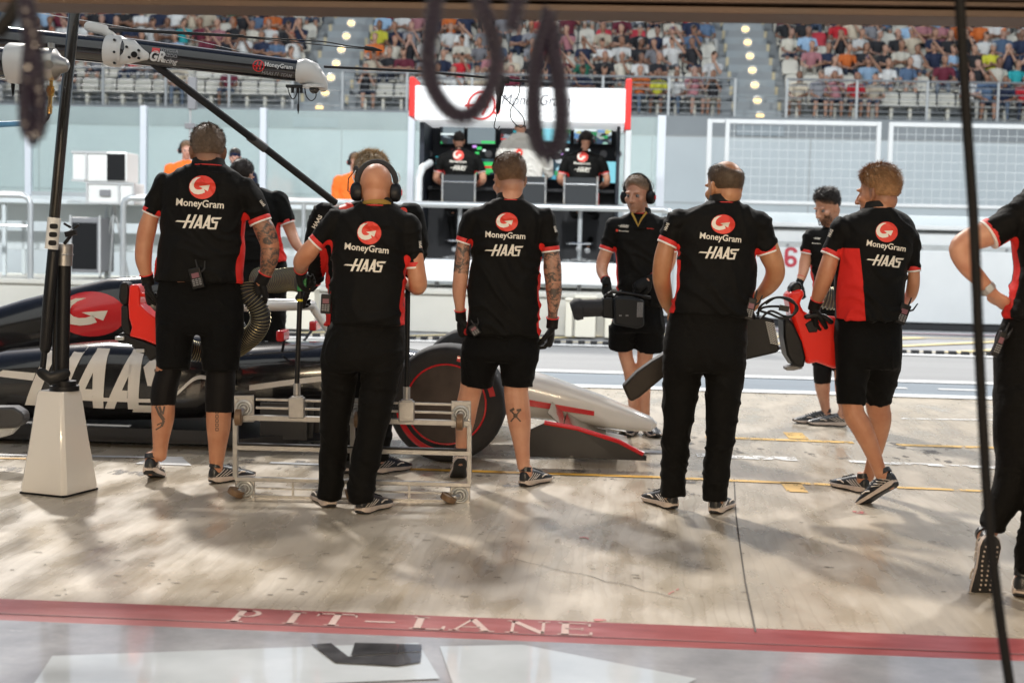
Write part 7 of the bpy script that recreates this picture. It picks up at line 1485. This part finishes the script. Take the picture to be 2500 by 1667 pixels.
# ================================================================ coiled hoses hanging near the camera
M_HOSE = mat('dark violet coiled hose', (.014, .011, .024), .32, coat=.25); M_HOSE2 = mat('black cable sheath', (.005, .005, .006), .7, spec=.2)
def coil(pts, rad, dist, label, name='coiled_hose', m=M_HOSE, pitch=.0092, wire=.0047, k=2.613, o=(800, 0)):
    P = [W(o[0]+x/k, o[1]+y/k, dist+(q[0] if q else 0)) for x, y, *q in pts]; P = [Vector(v) for v in cat([tuple(v) for v in P], 12)]
    seg = []; acc = 0; path = [P[0]]
    L_ = [0]
    for i in range(1, len(P)): L_.append(L_[-1]+(P[i]-P[i-1]).length)
    tot = L_[-1]; n = int(tot/pitch*9); A = np.array([tuple(v) for v in P]); out = []; up = None
    for i in range(n):
        s = tot*i/(n-1); c = Vector([np.interp(s, L_, A[:, j]) for j in range(3)]); c2 = Vector([np.interp(min(tot, s+.004), L_, A[:, j]) for j in range(3)]); c1 = Vector([np.interp(max(0, s-.004), L_, A[:, j]) for j in range(3)]); t = (c2-c1).normalized()
        up = t.orthogonal().normalized() if up is None else (up-t*up.dot(t)).normalized(); q = t.cross(up); a = 2*PI*s/pitch; out.append(c+(up*math.cos(a)+q*math.sin(a))*rad)
    g = Geo(); g.tube(out, wire, 6); return tag(build(g, name, m), label, 'hose', 'dark coiled hoses hanging near the camera')
coil([(700, -60), (672, 120), (645, 300), (645, 450), (675, 570), (745, 680), (835, 745), (925, 725), (1015, 620), (1075, 470), (1078, 330), (1040, 190), (985, 60), (960, -40)], .0095, 2.0, 'largest loop of dark coiled hose hanging in front of the gantry banner')
coil([(1420, 60), (1400, 150), (1345, 330), (1318, 560), (1318, 800), (1345, 930), (1405, 1000), (1465, 940), (1495, 780), (1488, 600), (1462, 430), (1440, 300), (1440, 140)], .0105, 2.35, 'narrow u-shaped loop of dark coiled hose right of the large loop')
coil([(1215, -60), (1205, 60), (1180, 150), (1178, 200)], .009, 1.9, 'short end of dark coiled hose between the two loops')
coil([(140, -50), (190, 70), (222, 250), (238, 450), (262, 680), (250, 820), (210, 880), (170, 800), (165, 650), (185, 450), (190, 250), (170, 90), (160, -50)], .0085, 2.1, 'narrow loop of dark coiled hose hanging at the far left', o=(0, 0))
g = Geo(); g.tube([W(-8, 84, 2.3), W(20, 50, 2.3), W(52, 2, 2.3), W(60, -20, 2.3)], .012, 12); tag(build(g, 'strap', M_HOSE2), 'black strap crossing the upper left corner', 'strap')
g = Geo(); g.tube([WD(x, y, 3.0) for x, y in cat(((2203, -30), (2210, 100), (2222, 300), (2237, 520), (2248, 780), (2258, 980), (2272, 1200), (2294, 1400), (2322, 1590)), 5)], .0112, 14); tag(build(g, 'hanging_cable', M_HOSE2), 'thick black cable hanging from top to bottom near the right edge', 'cable')
# ================================================================ hand-held fans and other carried things
def slab(poly, o, k, D, do, dep, m, name, parent, bevel=.012):
    g = Geo(); f_ = [W(o[0]+x/k, o[1]+y/k, D+do) for x, y in poly]; b_ = [p+fh*dep for p in f_]; n = len(poly); g.add(f_+b_, [tuple(range(n)), tuple(range(2*n-1, n-1, -1))]+[(i, i+n, (i+1) % n+n, (i+1) % n) for i in range(n)]); return build(g, name, m, parent, angle=35, bevel=bevel)
M_FAN = mat('bright red fan shell', (.75, .02, .01), .28, coat=.4, bump=.05, bscale=30)
O1 = ((280, 280), 1.594, 7.76)
F1 = empty('cooling_fan', W(350, 800, 7.95), 'red and black hand-held cooling fan carried by the tallest man', 'fan', 'red hand-held cooling fans')
slab([(56, 668), (66, 660), (92, 664), (100, 690), (97, 738), (125, 768), (165, 795), (230, 840), (240, 920), (165, 898), (110, 876), (56, 862), (66, 828), (55, 790), (52, 740)], *O1, .06, .17, M_FAN, 'shell', F1, .02)
slab([(18, 660), (30, 650), (52, 655), (56, 700), (50, 740), (28, 742), (14, 715)], *O1, .08, .11, M_BLACK, 'battery', F1, .02); slab([(24, 742), (52, 742), (56, 800), (66, 860), (40, 862), (24, 820)], *O1, .08, .13, M_BLACK, 'grille', F1, .01)
slab([(8, 858), (30, 846), (60, 862), (165, 900), (235, 925), (220, 955), (160, 945), (136, 962), (120, 935), (90, 925), (60, 896), (10, 888)], *O1, .07, .15, M_BLACK, 'nozzle', F1, .012)
g = Geo(); g.tube([W(280+x/1.594, 280+y/1.594, 7.84) for x, y in ((100, 700), (120, 702), (150, 712), (166, 720))], .012, 10, round_=True); build(g, 'handle', M_FAN, F1)
for (x, y) in ((100, 918), (20, 870)): g = Geo(); g.box(W(280+x/1.594, 280+y/1.594, 7.81), (.05, .02, .02)); build(g, 'clip', M_STEEL, F1, bevel=.004)
def duct(pts, r, D, o, k, parent, name='flexible_duct', label=None, pitch=.016, m=None):
    P = [Vector(v) for v in cat([tuple(W(o[0]+x/k, o[1]+y/k, D+(q[0] if q else 0))) for x, y, *q in pts], 10)]; L_ = [0]
    for i in range(1, len(P)): L_.append(L_[-1]+(P[i]-P[i-1]).length)
    A = np.array([tuple(v) for v in P]); n = int(L_[-1]/pitch*6); pp = [Vector([np.interp(L_[-1]*i/n, L_, A[:, j]) for j in range(3)]) for i in range(n+1)]; rr = [r*(1+.09*math.cos(2*PI*i/6)) for i in range(n+1)]
    g = Geo(); g.tube(pp, rr, 22); o_ = build(g, name, m or M_BLACKM, parent, angle=0)
    g = Geo()
    for i in range(0, n, 6): g.torus(pp[i], (pp[min(i+1, n)]-pp[max(i-1, 0)]), r*1.10, .0012, 22, 5)
    build(g, 'duct_wire', mat('brass duct wire', (.40, .34, .18), .35, .7), o_); return o_
duct([(512, 660, .06), (520, 700, .05), (552, 740, .06), (568, 790, .08), (550, 840, .12), (510, 880, .2), (450, 915, .32), (350, 925, .36), (260, 905, .3), (190, 880, .24)], .052, 7.76, (280, 280), 1.594, F1)
F1c = duct([(560, 640, 1.1), (620, 648, 1.0), (690, 640, .9), (740, 650, .8)], .066, 7.76, (280, 280), 1.594, None, m=mat('grey duct', (.10, .10, .10), .5)); tag(F1c, 'grey ribbed duct held between the young man and the blond man', 'duct')
O7 = ((1900, 340), 1.594, 7.55)
F2 = empty('cooling_fan', W(2020, 800, 7.7), 'red and black hand-held cooling fan carried by the sandy-haired man', 'fan', 'red hand-held cooling fans')
slab([(44, 640), (36, 606), (60, 590), (92, 580), (106, 602), (84, 640), (100, 668), (140, 690), (200, 690), (290, 700), (290, 890), (215, 892), (150, 868), (112, 878), (92, 810), (70, 740), (52, 690)], *O7, .10, .17, M_FAN, 'shell', F2, .02)
slab([(50, 600), (46, 580), (62, 560), (84, 553), (95, 572), (92, 596), (70, 604)], *O7, .115, .11, M_BLACK, 'battery', F2, .016); slab([(20, 700), (34, 690), (62, 720), (94, 790), (108, 850), (100, 890), (60, 882), (34, 840), (22, 770)], *O7, .09, .17, M_BLACK, 'grille', F2, .015)
slab([(28, 885), (70, 878), (100, 892), (60, 900), (30, 900)], *O7, .12, .08, M_GREY, 'nozzle', F2, .008); slab([(105, 720), (125, 705), (160, 712), (152, 750), (120, 752)], *O7, .092, .02, M_BLACK, 'vent', F2, .004)
g = Geo(); g.tube([W(1900+x/1.594, 340+y/1.594, 7.62) for x, y in ((110, 690), (140, 684), (180, 690), (205, 710))], .014, 10, round_=True); build(g, 'handle', M_BLACK, F2)
d2 = duct([(165, 610, 0), (195, 618, 0), (230, 620, .0)], .062, 8.4, (1900, 340), 1.594, F2, m=MATS['grey duct'])
O6 = ((1480, 340), 1.594, 9.55)
B6 = empty('blower_box', W(1550, 780, 9.6), 'black box with long barrel held in front of the headset man facing us', 'blower')
slab([(28, 622), (40, 614), (110, 616), (148, 626), (148, 728), (120, 738), (32, 722)], *O6, 0, .2, mat('dark box shell', (.010, .011, .012), .55, spec=.25), 'body', B6, .015)
slab([(-15, 618), (28, 618), (30, 700), (-15, 694)], *O6, .03, .14, MATS['dark box shell'], 'adapter', B6, .01)
g = Geo(); g.tube([W(1480+x/1.594, 340+y/1.594, 9.64) for x, y in ((-14, 656), (-90, 658), (-96, 660), (-120, 664), (-134, 668))], [.058, .060, .072, .074, .058], 28); build(g, 'barrel', M_BLACKM, B6)
g = Geo(); g.tube([W(1480+x/1.594, 340+y/1.594, 9.6) for x, y in ((-5, 612), (20, 594), (70, 598), (120, 606), (168, 616))], .011, 10, round_=True); g.tube([W(1480+x/1.594, 340+y/1.594, 9.6) for x, y in ((0, 600), (30, 612), (60, 590))], .008, 8); build(g, 'handle', M_BLACK, B6)
g = Geo()
for i in range(6): q = W(1480+(122+i*4)/1.594, 340+640/1.594, 9.545); g.box(q-UP*.04, (.004, .006, .10))
for x in (52, 58, 78, 84): g.box(W(1480+x/1.594, 340+686/1.594, 9.546), (.007, .004, .010))
build(g, 'vent_slot', M_GREY, B6, smooth=False)
O5 = ((1480, 340), 1.594, 7.2)
B5 = empty('equipment_case', W(1870, 820, 7.45), 'black perforated case with looped cables beside the balding man\'s right hip', 'case')
slab([(470, 700), (560, 690), (620, 692), (652, 700), (676, 822), (660, 832), (545, 858), (470, 866)], *O5, .30, .22, M_BLACK, 'body', B5, .012)
g = Geo()
for i in range(11):
    for j in range(4): g.box(W(1480+(624+j*9+i*1.8)/1.594, 340+(712+i*8+j*2)/1.594, 7.498), (.010, .004, .005))
build(g, 'perforation', M_GALV, B5, smooth=False)
g = Geo()
for pts in (((590, 690), (600, 650), (650, 618), (710, 620), (738, 650), (720, 690), (680, 696), (640, 680), (600, 668)), ((585, 680), (610, 655), (660, 650), (700, 655)), ((600, 700), (640, 668), (700, 690), (736, 676), (742, 648), (700, 622), (660, 616), (620, 640)), ((580, 700), (570, 660), (590, 620))): g.tube([W(1480+x/1.594, 340+y/1.594, 7.5) for x, y in cat(pts, 5)], .0065, 8)
g.box(W(1480+692/1.594, 340+658/1.594, 7.49), (.05, .03, .03), Matrix.Rotation(R(10), 3, fh)); build(g, 'looped_cable', M_BLACK, B5)
FL = slab([(65, 962), (120, 905), (180, 862), (225, 836), (290, 815), (300, 880), (232, 920), (190, 955), (130, 1005), (98, 1022), (88, 1012)], *O5, .25, .10, mat('dark brown duct shell', (.022, .016, .012), .55, spec=.3), 'curved_duct', None, .012)
tag(FL, 'curved dark brown duct sticking out left of the balding man\'s knees', 'duct')
# object at the left edge by the car
g = Geo(); JK = empty('floor_jack', GD(20, 1005), 'black rounded lifting jack end at the left edge beside the car', 'jack')
slab([(-60, 935), (30, 935), (52, 948), (55, 968), (40, 982), (-60, 985)], (0, 0), KD, 8.0, 0, .12, mat('worn black jack', (.04, .04, .042), .45), 'head', JK, .015)
slab([(-60, 985), (38, 982), (20, 1000), (-60, 1020)], (0, 0), KD, 8.0, .02, .08, M_GALV, 'arm', JK, .006)
